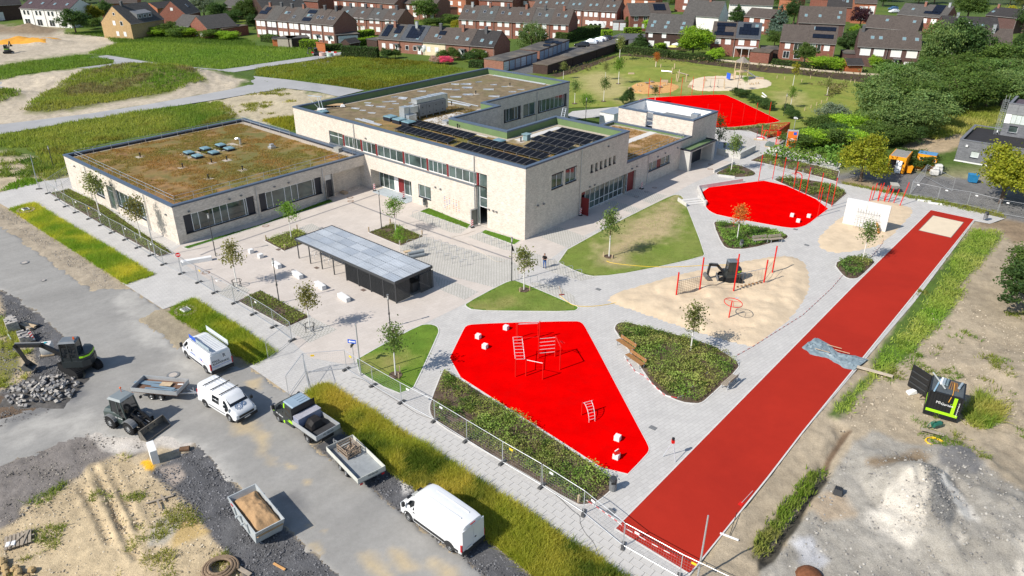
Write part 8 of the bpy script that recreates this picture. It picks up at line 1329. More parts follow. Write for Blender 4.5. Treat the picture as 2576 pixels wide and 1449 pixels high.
for k in rg(5):m=MB();m.box(-.03,.03,-.6,.6,0,.05);ontop('wooden_batten',f'{ORD[k]} brown wooden batten from the rolls on the container roof',m,wood_b,1.2+k*.12,1.4-.02*k,hc+.06,3*k-5,'batten')
m=MB();m.path([(0,.6,.1),(.02,-.3,.08),(.0,-1.0,.05),(-.12,-1.12,-.6)],.025,6);ontop('orange_tube','orange tube hanging over the container edge',m,mat('tube_orange',(.75,.36,.04),.5),1.45,1.05,hc+.06,0,'tube')
t=thg('water_pump','small green pump machine in the weeds below the container','pump',at(*C(3,2,1680,1410)),R(20));grn=mat('pump_green',(.02,.13,.09),.4,.1,3);MB().tube((-.3,0,.35),(.4,0,.35),.2,12).bd('tank',grn,t);MB().ring((-.45,0,.45),.35,.03,(0,1,.2),14,5).bd('frame',grn,t);MB().ring((.5,0,.3),.14,.05,(0,1,0),10,5).bd('wheel',black,t)
t=thg('hose_coil','bright yellow hose coil on the ground below the green pump','hose coil',at(*C(3,3,1665,122)));MB().path([(.55*cos(k*.4)*(1+.12*sin(k*1.7)),.5*sin(k*.4)*(1+.1*cos(k*2.1)),.04+.003*k)for k in rg(80)],.028,5).bd('hose',yellowp,t)
t=thg('black_box','small black grated box standing alone on the grey ground','box',at(*C(3,3,700,620)),R(-30));MB().hexa([(-.28,-.22,0),(.28,-.22,0),(.28,.22,0),(-.28,.22,0)],[(-.22,-.18,.45),(.22,-.18,.45),(.22,.18,.45),(-.22,.18,.45)]).bd('box_body',dgrey,t);[vx(t,'grate_bar',black,-.2+.1*k,-.16+.1*k,-.19,.19,.451,.48)for k in rg(5)]
m=MB();m.box(-.75,.75,-.13,.13,0,.08);tag(m.bd('plank',wood_g,None,at(*C(3,3,1640,35))+V3((0,0,.3)),R(-28)),'grey plank lying beside the yellow hose coil','plank');
t=thg('scrap_pile','small pile of scrap and white sheet beside the container door','scrap',at(*C(3,2,1440,1055)),R(10));MB().hexa([(-.4,-.3,0),(.4,-.2,0),(.3,.3,0),(-.3,.25,0)],[(-.3,-.2,.2),(.3,-.15,.3),(.2,.2,.25),(-.2,.2,.15)]).bd('sheet',wpl,t);vx(t,'rusty_box',BM['rust'],.6,1.1,-.9,-.5,0,.45);m=MB();m.bar((.2,-.7,.1),(1.0,-.3,.12),.1,.08);m.bar((.0,-.9,.1),(.7,-1.1,.1),.08,.06);m.bd('timber',wood_g,t)
o=MB().sphere((0,0,-.35),.85,14,8,0,.9).bd('rust_heap',mat('rust_soil',(.17,.07,.035),.95,.3,4,bmp=.8,bscale=8),None,at(*C(3,3,420,1445)),smooth=True);tag(o,'low heap of rust brown soil at the bottom edge','soil heap')
p=at(*C(2,0,2500,1405));red2=mat('cage_red',(.70,.02,.008),.4,.04,2);cg=lambda x,y:at((2950+x*256/2576)*.62891,(480+y*256/2576)*.62891);a,b,c_=cg(1250,690),cg(1990,720),cg(1530,1000);b2=cg(2020,640)
def cage_wall(t,P,Q,h,zb=.1,n=18):
 P,Q=P-t.location,Q-t.location;m=MB()
 for z in(zb,h*.5,h):m.bar(P+V3((0,0,z)),Q+V3((0,0,z)),.08,.1)
 for e in(P,Q):m.bar(e,e+V3((0,0,h+.05)),.1,.1)
 m.bd('cage_frame',red2,t)
 for k in rg(1,n):m=MB();q_=P.lerp(Q,k/n);m.bar(q_+V3((0,0,zb)),q_+V3((0,0,h)),.03,.03);m.bd('cage_bar',red2,t)
t=thg('goal_cage','bright red steel goal cage being assembled beside the far court','goal cage',a);cage_wall(t,a,b2,2.3,n=22);cage_wall(t,b2,c_,2.3,n=16);m=MB();q_,e=b2-a,c_-a;m.hexa([q_+V3((.03,0,1.1)),q_+V3((.08,0,1.1)),e+V3((.08,0,1.1)),e+V3((.03,0,1.1))],[q_+V3((.03,0,2.2)),q_+V3((.08,0,2.2)),e+V3((.08,0,2.2)),e+V3((.03,0,2.2))]);m.bd('cage_panel',red2,t)
o=MB().box(-.28,.28,-.04,.04,.0,2.25).bd('cage_panel',red2,t,c_-a+V3((.28,-.05,0)),0);m=MB();[m.box(-.22+k*.09,-.18+k*.09,-.055,-.041,.15,1.2)for k in rg(6)];m.box(-.22,.22,-.055,-.041,1.3,1.42);m.bd('white_bars',wpl,o)
t=thg('play_structure','bright red steel seat frame standing on wrapped pallets beside the cage','play equipment',cg(950,740),R(-20));MB().hexa([(-.7,-.5,.1),(.6,-.5,.1),(.6,.3,.1),(-.7,.3,.1)],[(-.6,-.3,.2),(.4,-.3,.2),(.4,.4,.2),(-.6,.4,.2)]).bd('base',red2,t);vx(t,'side_panel',mat('cage_dark_red',(.35,.01,.04),.45),-.75,-.7,-.5,.5,.1,1.1);vx(t,'side_panel',red2,.9,.95,.0,.8,.1,1.4);m=MB();m.bar((0,.5,.2),(-.1,.6,2.1),.1,.1);m.bar((.1,.5,1.2),(.9,.6,1.3),.1,.1);m.bar((.3,.2,.3),(.6,.6,1.4),.1,.1);m.bd('frame',red2,t)
t=thg('pallet_load','pallets with white wrapped parts beside the red seat frame','pallet',cg(880,800),R(-12));vx(t,'pallet',wood_p,-.9,.5,-.35,.35,0,.14);bev(vx(t,'wrapped_part',wpl,-.4,.5,-.3,.3,.141,.3),.04);vx(t,'pallet',wood_p,.6,1.2,-.3,.3,0,.14)
t=thg('covered_pallet','grey green tarpaulin covered pallet beside the orange billboard','pallet',cg(1290,1070),R(-14));vx(t,'pallet',wood_p,-.75,.75,-.5,.5,0,.15);MB().loft([[(x,y*w_,.151+z*h2)for y,z in((-.5,0),(-.45,.5),(-.2,.7),(.2,.68),(.45,.5),(.5,0))]for x,w_,h2 in((-.7,.9,.2),(-.5,.95,.8),(-.1,1,1.05),(.3,.95,.8),(.65,.9,.85),(.75,.8,.1))]).bd('tarp_cover',mat('green_grey_tarp',(.13,.17,.15),.6,.15,4),t,smooth=True)
t=thg('billboard','orange upright billboard with white lettering beside the path','billboard',cg(2110,1215),R(-12));vx(t,'board',mat('billboard_orange',(.85,.19,.03),.6,.04,2),-.72,.72,-.04,.04,.35,3.05);m=MB();[m.box(x-.04,x+.04,-.08,.08,0,3.3)for x in(-.78,.78)];m.box(-.74,.74,-.06,.06,.15,.33);m.box(-.74,.74,-.06,.06,3.06,3.3);m.bd('frame',alu,t);vx(t,'logo_panel',bluep,.12,.6,-.055,-.041,2.5,2.95);text('Lüder',.42,wpl,t,frame3((0,-.05,1.7),(1,0,0),(0,0,1)));MB().ring((0,-.05,1.7),.22,.05,(0,1,0),14,4).bd('emblem',wpl,t);vx(t,'foot_print',wpl,-.4,.4,-.055,-.041,.6,.7)
ca=lambda x,y,z=0.:at((3520+x*256/2576)*.62891,(560+y*256/2576)*.62891,z);orng=mat('cabin_orange',(.86,.33,.008),.5,.05,1)
def cabin(lbl,fl,fr,D,h,roofm,ribs):
 fl,fr=ca(*fl),ca(*fr);d=(fr-fl);W_=d.length;t=thg('site_cabin',lbl,'site cabin',fl,math.atan2(d.y,d.x));return t,W_
t,W_=cabin('orange site cabin with ribbed grey roof and open white door',(230,1270),(920,1390),4.4,2.3,stl,14);D=4.4;h=2.35;F=Fac((0,0,0),(1,0,0),(0,-1,0));m=MB();F.wall(m,0,W_,.1,h,[(W_*.12,W_*.48,.2,1.95,.12)]);m.poly([(W_,0,.1),(W_,D,.1),(W_,D,h),(W_,0,h)]);m.poly([(0,0,.1),(0,D,.1),(0,D,h),(0,0,h)]);m.poly([(0,D,.1),(W_,D,.1),(W_,D,h),(0,D,h)]);m.bd('wall',orng,t);vx(t,'inner_wall',mat('cabin_inside',(.25,.25,.24)),.05,W_-.05,1.2,1.25,.15,h-.1);vx(t,'floor',wood_g,.05,W_-.05,.05,D-.05,.1,.16)
m=MB();m.box(.0,W_,-.03,.1,h-.0,h+.1);m.box(0,.1,.101,D,h,h+.1);m.box(W_-.1,W_,.101,D,h,h+.1);m.box(0,W_,-.05,-.001,2.0,h);m.bd('roof_frame',orng,t);m=MB();[m.box(.1+(W_-.2)*k/14,.1+(W_-.2)*(k+.62)/14,.1,D,h,h+.07)for k in rg(14)];m.box(.1,W_-.1,.1,D,h-.03,h);m.bd('roof',mat('ribbed_roof',(.40,.38,.34),.6,.1,1.5),t);o=vx(t,'door',whitep,0,.82,-.05,0,.12,1.95);o.location=(W_*.48,-.02,0);o.rotation_euler=(0,0,R(-12));vx(t,'window',carglass,W_*.76,W_*.92,-.02,.01,1.45,1.8);vx(t,'doorstep',wood_g,-.1,W_*.6,-.8,-.1,0,.12)
t,W_=cabin('orange toilet cabin with blue roof and two doors',(1380,1150),(2110,1270),1.3,2.3,bluep,0);D=1.5;F=Fac((0,0,0),(1,0,0),(0,-1,0));m=MB();F.wall(m,0,W_,.1,h,[(W_*.55,W_*.86,.15,1.95,.1)]);m.poly([(W_,0,.1),(W_,D,.1),(W_,D,h),(W_,0,h)]);m.poly([(0,0,.1),(0,D,.1),(0,D,h),(0,0,h)]);m.poly([(0,D,.1),(W_,D,.1),(W_,D,h),(0,D,h)]);m.bd('wall',orng,t);vx(t,'inner_wall',BM['cabin_inside'],W_*.5,W_*.9,1.2,1.25,.12,h-.1);vx(t,'toilet',wpl,W_*.66,W_*.8,.5,1.1,.12,.6);vx(t,'roof',mat('cabin_blue_roof',(.10,.26,.45),.6,.1,1),0,W_,-.04,D+.04,h,h+.1);vx(t,'door',orng,W_*.06,W_*.42,-.04,-.002,.15,2.0);vx(t,'window',wpl,W_*.14,W_*.34,-.055,-.041,1.5,1.9);vx(t,'window_pane',carglass,W_*.16,W_*.32,-.06,-.056,1.55,1.85);vx(t,'notice',wpl,W_*.14,W_*.3,-.055,-.041,.9,1.3)
o=vx(t,'door',orng,0,.8,-.04,0,.15,2.0);o.location=(W_*.86,-.02,0);o.rotation_euler=(0,0,R(-40));vx(o,'window',wpl,.25,.6,-.055,-.041,1.45,1.85);vx(o,'window_pane',carglass,.29,.56,-.06,-.056,1.5,1.8);vx(t,'doorstep',wood_p,.1,W_*.4,-.6,-.1,0,.12)
t=thg('orange_bin','orange waste bin beside the ribbed roof cabin','bin',ca(1130,1330),R(-15));MB().hexa([(-.3,-.3,.1),(.3,-.3,.1),(.3,.3,.1),(-.3,.3,.1)],[(-.42,-.36,1.0),(.42,-.36,1.0),(.42,.36,1.0),(-.42,.36,1.0)]).bd('bin_body',orng,t);vx(t,'lid',orng,-.44,.44,-.38,.38,1.001,1.08)
t=thg('bulk_bag','stack of white wrapped bags beside the toilet cabin','bulk bag',ca(2230,1400),R(-15))
for k,(x,y,z,sx,sz)in en(((-.25,-.1,0,.55,.75),(.35,.9,0,.6,.9),(.3,.8,.92,.55,.45),(-.1,.1,.76,.4,.3))):bev(vx(t,'bag',BM['bag_fabric'],x-sx,x+sx,y-sx*.8,y+sx*.8,z+.02,z+sz),.12,3)
t=thg('mini_dumper','small tracked dumper with pale tipping tub on the soil by the sticks','dumper',at(*C(3,1,1258,480)),R(75));MB().hexa([(-.4,-.35,.5),(.5,-.35,.55),(.5,.35,.55),(-.4,.35,.5)],[(-.7,-.55,1.05),(.75,-.5,1.1),(.75,.5,1.1),(-.7,.55,1.05)]).bd('tub',mat('tub_grey',(.40,.38,.34),.7,.1,2),t);vx(t,'chassis',black,-.6,.9,-.3,.3,.25,.5);[wheel(t,x,sd*.45,.25,.2,sd)for x in(-.4,.5)for sd in(1,-1)];m=MB();m.tube((.9,-.3,.5),(1.1,-.3,1.3),.03,5);m.tube((.9,.3,.5),(1.1,.3,1.3),.03,5);m.tube((1.1,-.3,1.3),(1.1,.3,1.3),.03,5);m.bd('handlebar',black,t)
t=thg('blue_bin','blue waste container half behind the yard tree','bin',at(*C(3,1,2050,385)),R(-15));MB().hexa([(-.5,-.4,.1),(.5,-.4,.1),(.5,.4,.1),(-.5,.4,.1)],[(-.6,-.5,1.1),(.6,-.5,1.1),(.6,.5,1.1),(-.6,.5,1.1)]).bd('bin_body',mat('bin_blue',(.02,.2,.42),.5),t);vx(t,'lid',BM['bin_blue'],-.62,.62,-.52,.52,1.101,1.2)
WM=dict(red=brickmat('red_brick',(.27,.085,.055),(.20,.062,.042),(.26,.19,.15),.5,.12),rbr=brickmat('red_brown_brick',(.30,.125,.085),(.235,.095,.065),(.27,.2,.16),.5,.12),dark=brickmat('dark_brown_brick',(.07,.04,.032),(.055,.032,.027),(.09,.07,.06),.5,.12),mauve=brickmat('mauve_brick',(.125,.065,.06),(.10,.052,.048),(.14,.11,.1),.5,.12),orange=brickmat('orange_brick',(.42,.135,.06),(.34,.105,.05),(.36,.25,.18),.5,.12),yellow=brickmat('yellow_brick',(.50,.33,.15),(.43,.28,.13),(.46,.36,.24),.5,.12),cream=mat('cream_render',(.66,.57,.40),.85,.05,1),white=mat('white_render',(.74,.72,.68),.85,.04,1),grey=brickmat('grey_brick',(.20,.205,.22),(.15,.155,.17),(.13,.13,.14),.7,.14),beige=brickmat('beige_brick',(.52,.46,.37),(.46,.40,.32),(.44,.4,.34),.5,.12))
def tilemat(n,c1,c2):return brickmat(n,c1,c2,tuple(c*.55 for c in c2),.42,.2,.85,msize=.02)
RM=dict(brown=tilemat('brown_tiles',(.118,.098,.085),(.095,.078,.069)),grey=tilemat('grey_tiles',(.115,.108,.10),(.09,.085,.08)),dark=tilemat('dark_tiles',(.06,.056,.055),(.045,.042,.042)),slate=tilemat('slate_blue_tiles',(.09,.10,.115),(.075,.085,.1)),plum=tilemat('plum_tiles',(.10,.07,.075),(.08,.056,.062)))
shut=mat('white_roller_shutter',(.74,.74,.72),.6,.03,4);pane_d=glassmat('house_glass',(.03,.035,.04));pvh=mat('house_solar',(.008,.011,.02),.25,.2,1.5,spec=.5);chim=mat('chimney_cladding',(.10,.10,.105),.7,.1,2);gutm=mat('gutter_zinc',(.28,.27,.26),.5)
WIN_CACHE={}
def hwin(par,x,z,wd,hh,kind='s',y=0.,side=None):
 key=(round(wd,1),round(hh,1),kind,side)
 if key not in WIN_CACHE:
  m=MB();wd_,hh_=key[0],key[1]
  def B_(mb,a,b,c,d,e,f):mb.box(a,b,c,d,e,f)if side is None else mb.box(-d*side if side>0 else c,-c*side if side>0 else d,a,b,e,f)
  if side is None:
   B_(m,-wd_/2,wd_/2,-.05,.02,0,.07);B_(m,-wd_/2,wd_/2,-.05,.02,hh_-.07,hh_);B_(m,-wd_/2,-wd_/2+.07,-.05,.02,.071,hh_-.071);B_(m,wd_/2-.07,wd_/2,-.05,.02,.071,hh_-.071)
   if wd_>1.2 and kind=='g':B_(m,-.03,.03,-.045,.02,.071,hh_-.071)
   p=MB();B_(p,-wd_/2+.07,wd_/2-.07,-.03,-.01,.07,hh_-.07)
  else:
   s_=side;m.box(-.02 if s_<0 else-.02,.05 if s_>0 else .02,-wd_/2,wd_/2,0,.07);m.box(-.05 if s_<0 else-.02,.05 if s_>0 else .02,-wd_/2,wd_/2,hh_-.07,hh_);m.box(-.05 if s_<0 else-.02,.05 if s_>0 else .02,-wd_/2,-wd_/2+.07,.071,hh_-.071);m.box(-.05 if s_<0 else-.02,.05 if s_>0 else .02,wd_/2-.07,wd_/2,.071,hh_-.071)
   p=MB();p.box(-.03 if s_<0 else .01,.03 if s_>0 else-.01,-wd_/2+.07,wd_/2-.07,.07,hh_-.07)
  WIN_CACHE[key]=(m.mesh('window',wpl),p.mesh('pane',shut if kind=='s' else pane_d))
 a,b=WIN_CACHE[key];o=mo('window',a,par,(x,y,z));mo('pane',b,o);return o
def hse(lbl,A,B,ze,dep,zr,wall='rbr',roof='brown',floors=None,door=None,chims=(),sky=(),solar=(),gr=None,cat='house',group=None,endwin=(),ov=.3,rm=None,rb=None,dormer=None,name='house'):
 d=(B-A);L=d.length;rz=math.atan2(d.y,d.x);t=thg(name,lbl,cat,(A.x,A.y,0),rz,group);m=MB();h2=dep/2
 m.poly([(0,0,-.2),(L,0,-.2),(L,0,ze),(0,0,ze)]);m.poly([(0,dep,-.2),(L,dep,-.2),(L,dep,ze),(0,dep,ze)]);m.poly([(0,0,-.2),(0,dep,-.2),(0,dep,ze),(0,h2,zr),(0,0,ze)]);m.poly([(L,0,-.2),(L,dep,-.2),(L,dep,ze),(L,h2,zr),(L,0,ze)]);m.bd('wall',WM[wall],t)
 s_=(zr-ze)/h2;y0=-ov;z0=ze-ov*s_+.06;zt=zr+.06;m=MB()
 for ya,yb in((y0,h2),(dep+ov,h2)):m.hexa([(-.06,ya,z0-.12),(L+.06,ya,z0-.12),(L+.06,yb,zt-.12),(-.06,yb,zt-.12)],[(-.06,ya,z0),(L+.06,ya,z0),(L+.06,yb,zt),(-.06,yb,zt)])
 r=m.bd('roof',RM[roof],t);vx(t,'gutter',gutm,-.05,L+.05,y0-.12,y0-.01,z0-.12,z0-.02)
 MB().tube((L-.15,-.06,0),(L-.15,-.06,z0-.1),.045,6).bd('downpipe',gutm,t)
 def on(x,f):y=f*h2;return V3((x*L,y,ze+y*s_+.06))
 for x,f,c_ in chims:p=on(x,f);o=vx(r,'chimney',(chim,WM['rbr'],stl)[c_],p.x-.35,p.x+.35,p.y-.3,p.y+.3,p.z-.6,zr+1.0);vx(o,'chimney_cap',mgrey,p.x-.4,p.x+.4,p.y-.35,p.y+.35,zr+1.001,zr+1.1)
 def slab(name,x,f,wx,ln,mt,par,lift=.04,th=.07):
  p=on(x,f);u=V3((0,1,s_)).normalized();n=V3((0,-s_,1)).normalized();b=[p+V3((sx*wx/2,0,0))+u*(sy*ln/2)+n*lift for sx,sy in((-1,-1),(1,-1),(1,1),(-1,1))];m=MB();m.hexa(b,[q_+n*th for q_ in b]);return m.bd(name,mt,par)
 for x,f in sky:o=slab('roof_window',x,f,.85,1.15,stl,r);slab('roof_window_pane',x,f,.68,.95,mat_rl if(x*37)%1>.4 else pane_d,o,.115,.01)
 for x,f,nx,ny in solar:
  for i in rg(nx):
   for j in rg(ny):slab('solar_panel',x+(i-(nx-1)/2)*1.02/L,f+(j-(ny-1)/2)*1.55/math.hypot(h2,zr-ze),.99,1.5,pvh,r,.09,.04)
 for z,hh,xs,wd,kind in(floors or()):
  for x in xs:hwin(t,x*L if x<=1 else x,z,wd,hh,kind)
 if door:o=vx(t,'door',whitep if door[1]=='w' else redpan,door[0]*L-.5,door[0]*L+.5,-.06,.0,.05,2.1);vx(o,'door_pane',pane_d,door[0]*L-.25,door[0]*L+.25,-.075,-.061,.9,1.9);vx(t,'porch_roof',mgrey,door[0]*L-.9,door[0]*L+.9,-1.0,-.01,2.3,2.42)
 for s2,y,z,wd,hh,k in endwin:hwin(t,0 if s2<0 else L,z,wd,hh,k,y*dep,s2)
 if dormer:x0,x1,f0,f1=dormer;p,q2=on(x0,f0),on(x1,f1);o=MB().hexa([(p.x,p.y,p.z-.1),(q2.x,p.y,p.z-.1),(q2.x,q2.y,q2.z-.1),(p.x,q2.y,q2.z-.1)],[(p.x,p.y,p.z+1.4),(q2.x,p.y,p.z+1.4),(q2.x,q2.y,q2.z+.1),(p.x,q2.y,q2.z+.1)]).bd('dormer',mgrey,r);[hwin(o,p.x+(q2.x-p.x)*(k+.5)/3,p.z+.2,1.0,.95,'g',p.y)for k in rg(3)]
 return t
def solve_ridge(A,B,dep,rp):
 d=(B-A).normalized();n=V3((-d.y,d.x,0));p0,p1=at(*rp,4.),at(*rp,12.);a,b=(p0-A).dot(n),(p1-A).dot(n);return 4+(dep/2-a)/(b-a)*8
def row(labels,pl,pr,ze,dep,rp,walls,roofs,kw,group=None,widths=None):
 A,B=at(*pl,ze),at(*pr,ze);A.z=B.z=0;n=len(labels);zr=max(ze+2.2,min(ze+6,solve_ridge(A,B,dep,rp)));f=[sum((widths or[1]*n)[:k])/sum(widths or[1]*n)for k in rg(n+1)];d=(B-A).normalized()
 for k in rg(n):hse(labels[k],A.lerp(B,f[k])+d*.07,A.lerp(B,f[k+1])-d*.07,ze,dep,zr+(.12 if k%2 else 0),walls[k%len(walls)],roofs[k%len(roofs)],group=group,**(kw[k%len(kw)]if isinstance(kw,list)else kw))
two=((.9,1.4,(.28,.72),1.5,'s'),(3.3,1.5,(.28,.72),1.6,'s'));twog=((.9,1.4,(.28,.72),1.5,'s'),(3.3,1.4,(.3,.7),1.4,'s'))
K6=[dict(floors=two,chims=((.5,.95,1),),solar=((.4,.45,3,1),(.55,.72,2,1))),dict(floors=two,chims=((.55,.95,0),)),dict(floors=two,chims=((.5,.95,0),),sky=((.35,.55),(.6,.55))),dict(floors=two,chims=((.55,.95,1),),sky=((.3,.3),)),dict(floors=two,solar=((.5,.75,3,1),(.5,.2,3,1)),sky=((.4,.48),(.65,.48))),dict(floors=two,chims=((.4,.95,0),),sky=((.3,.4),(.65,.4)),door=(.5,'w')),dict(floors=two,chims=((.35,.95,0),),sky=((.3,.4),(.6,.4)),door=(.5,'w'))]
row(['solar roofed house at the left end of the brown terrace beyond the field','second house of the brown terrace with closed white shutters','third house of the brown terrace with two light roof windows','middle house of the brown terrace beyond the field','fifth house of the brown terrace with solar collectors above and below roof windows','sixth house of the brown terrace with small roof windows','house at the right end of the brown terrace with wide dark gable'],(641,46),(840,62.5),5.4,10.5,(869,27.5),['rbr','mauve','rbr'],['brown','grey','brown','grey','grey','brown','brown'],K6,'houses of the brown terrace')
one=((.9,1.3,(.25,.6),1.1,'s'),);oneg=((.9,1.2,(.3,.65),1.1,'g'),)
row(['terraced house at the left end with two slanting solar fields','terraced house with large solar roof and silver chimney','cream rendered terraced house with blue roof collector','brick terraced house right of the cream one','dark roofed house at the right end of the front terrace'],(950,95),(1244,117.5),3.5,10,(1284,80),['rbr','rbr','cream','rbr','rbr'],['grey','slate','brown','brown','dark'],[dict(floors=one,solar=((.25,.5,2,3),(.72,.62,2,2)),chims=((.48,.8,1),),sky=((.75,.2),),door=(.85,'w')),dict(floors=oneg,solar=((.5,.5,4,3),),chims=((.45,.8,2),),sky=((.75,.15),),door=(.85,'w')),dict(floors=one+((.2,.6,(.75,),.8,'g'),),chims=((.5,.8,0),),solar=((.65,.6,2,1),),sky=((.65,.3),(.45,.4))),dict(floors=one,chims=((.45,.8,1),),sky=((.35,.35),(.8,.3)),door=(.7,'w')),dict(floors=one,chims=((.4,.8,0),),sky=((.4,.3),(.8,.2)))],'houses of the front terrace')
K10=[dict(floors=twog,chims=((.5,.9,2 if k==0 else(k%2)),),sky=((.3,.55),(.7,.5)),door=(.5,'w')if k%2 else None)for k in rg(6)]
row([f'{ORD[k]} house from the left in the long red terrace behind the front terrace' for k in rg(6)],(1153,47),(1432,61),5.0,10.5,(1450,25),['rbr','red'],['brown','grey','brown'],K10,'houses of the long red terrace')
row([f'{ORD[k]} house from the left in the terrace behind the white caravan' for k in rg(5)],(1340,17),(1553,29),5.5,10,(1563,1),['red','rbr'],['brown','brown','grey'],[dict(floors=((.9,1.3,(.3,.75),1.3,'s'),(3.4,1.4,(.2,.5,.8),1.2,'s')),chims=((.5,.9,0),),sky=((.35,.4),(.7,.45)))],'houses of the caravan terrace')
row([f'{ORD[k]} house of the low terrace half hidden by the brown terrace gable' for k in rg(4)],(845,42),(1001,52),4.6,10,(1011.5,24),['rbr'],['grey','brown'],dict(floors=twog,chims=((.5,.9,0),),sky=((.5,.5),)),'houses of the hidden low terrace')
row([f'{ORD[k]} house of the red row at the top edge left of the middle' for k in rg(4)],(811,-5),(994,9),5.6,10,(1010,-14),['red','rbr'],['brown'],dict(floors=((.9,1.3,(.3,.7),1.3,'s'),(3.3,1.4,(.25,.75),1.3,'s')),),'houses of the red row at the top edge');row(['red house with awning beside the round green tree at the top','red house behind the round green tree at the top'],(1012,6),(1098,11),5.6,10,(1112,-9),['rbr'],['brown'],dict(floors=twog,chims=((.5,.9,0),)))
hse('red brick house block at the top edge above the garages',at(1119,-8,6),at(1172,-4,6),6,9,9,'orange','brown',floors=twog);hse('dark roofed house at the top behind the brown terrace',at(662,24,5),at(770,14,5),5,9,9,'dark','grey',sky=((.8,.5),),solar=((.7,.7,3,1),));hse('long dark roof at the top edge between the brown terrace and red row',at(716,-3,6),at(800,2,6),6,9,9.4,'red','brown')
row(['red house left of the dark brown house','red house with black solar panels left of the dark brown house'],(1585,38),(1690,37),5.0,9.5,(1598,8),['red','rbr'],['grey','brown'],[dict(floors=((.9,1.3,(.3,.7),1.3,'s'),(3.2,1.4,(.3,.75),1.3,'g')),),dict(floors=twog,solar=((.5,.6,4,2),))])
A,B=at(1624,78,4.6),at(1738,84,4.6);A.z=B.z=0;hse('dark brown house with big grey roof beside the lime green tree',A,B,4.6,12,solve_ridge(A,B,12,(1760,39)),'dark','grey',((3.0,1.3,(.12,.42),1.2,'s'),(.6,1.5,(.15,.5),1.6,'s')),sky=((.15,.5),(.12,.3),(.45,.5),(.42,.25),(.8,.5),(.78,.25)))
A,B=at(1718,36,5.5),at(1809,42,5.5);A.z=B.z=0;hse('grey and white house with dark gable behind the dark brown house',A,B,5.5,11,solve_ridge(A,B,11,(1829,4)),'white','grey',((3.2,1.4,(.75,),1.6,'s'),(.9,1.5,(.75,),1.6,'s')),chims=((.6,.95,1),));hse('long pale house with orange band at the top edge',at(1835,9,6),at(1945,13,6),6,10,9.5,'white','brown',((3.5,1.2,(.2,.4,.6,.8),1.5,'s'),))
row(['red house with black solar fields and white veranda','red house with blue slate roof and grid of solar panels'],(1789,91),(1913,97),4.9,11,(1808,54),['red','red'],['brown','slate'],[dict(floors=((3.0,1.4,(.3,.72),1.5,'s'),),solar=((.55,.78,5,1),(.35,.5,2,2),(.5,.18,5,1))),dict(floors=((3.0,1.4,(.25,.75),1.5,'s'),),solar=((.5,.4,5,2),(.4,.75,2,1)),sky=((.8,.75),),endwin=((1,.4,3,1.0,1.3,'g'),(1,.6,1,1.0,1.3,'g')))])
row(['red house with brown roof behind the blue slate solar house'],(1872,40),(1940,46),5,10,(1888,20),['red'],['brown'],dict(floors=twog))
row(['red house with plain brown roof and white balcony','red house with two black solar strips and wooden balcony'],(1962,102),(2104,110),4.9,11,(1983,61),['red','red'],['brown','brown'],[dict(floors=((3.0,1.4,(.3,),1.3,'s'),(2.7,1.8,(.68,),2.0,'g'),(.6,1.8,(.3,.7),1.6,'g'))),dict(floors=((2.8,1.7,(.2,),1.4,'s'),(2.8,1.7,(.42,),.9,'g'),(3.0,1.4,(.7,),1.4,'s')),solar=((.55,.78,5,1),(.5,.35,5,1)),sky=((.2,.8),),endwin=((1,.35,3,.8,1.3,'g'),(1,.55,3,.8,1.3,'g')))])
row(['mauve house with striped awning and grey chimney','mauve house with white door beside the birch'],(2157,115),(2318,124),4.9,11,(2176,73),['mauve','mauve'],['brown','brown'],[dict(floors=((2.7,1.7,(.28,.72),2.4,'s'),),chims=((.12,.85,0),),sky=((.45,.5),(.72,.5))),dict(floors=((2.7,1.7,(.25,.75),2.4,'s'),(.5,1.3,(.12,),1.3,'s'),(.5,1.2,(.75,),2.6,'s')),door=(.32,'w'),sky=((.45,.5),(.85,.5)))])
row(['house with wide plain brown roof behind the solar strip house'],(2008,55),(2127,60),4.4,11,(2026,15),['mauve'],['brown'],dict(sky=((.15,.4),(.45,.4),(.85,.35),(.88,.65))));row(['house with brown roof behind the awning house','house with brown roof behind the white door house'],(2174,67),(2310,77),4.6,11,(2190,36),['mauve'],['brown'],dict(sky=((.75,.6),)))
row(['beige house with large brown roof and satellite dish at the right'],(2414,122),(2546,130),5.0,13,(2557,74),['beige'],['brown'],dict(floors=((2.9,1.3,(.38,),2.2,'g'),(2.9,1.3,(.82,),2.2,'s'),(.4,1.5,(.35,),2.2,'g'),(2.4,1.6,(.1,),1.8,'s')),chims=((.62,.8,2),)))
row(['long dark roofed house behind the beige house'],(2372,68),(2515,74),4.5,11,(2373,39),['mauve'],['dark'],dict(sky=((.38,.3),(.55,.25),(.65,.25),(.72,.25)),chims=((.28,.9,2),)));row(['grey roofed house beside the one with black solar panels at the top','house with L-shaped black solar panels at the top'],(2257,35),(2380,45),5,12,(2268,7),['red','red'],['grey','grey'],[dict(sky=((.5,.5),),chims=((.9,.85,1),)),dict(floors=((2.9,1.4,(.15,.55),1.7,'s'),),solar=((.35,.3,5,1),(.5,.65,3,3)),chims=((.85,.9,2),))])
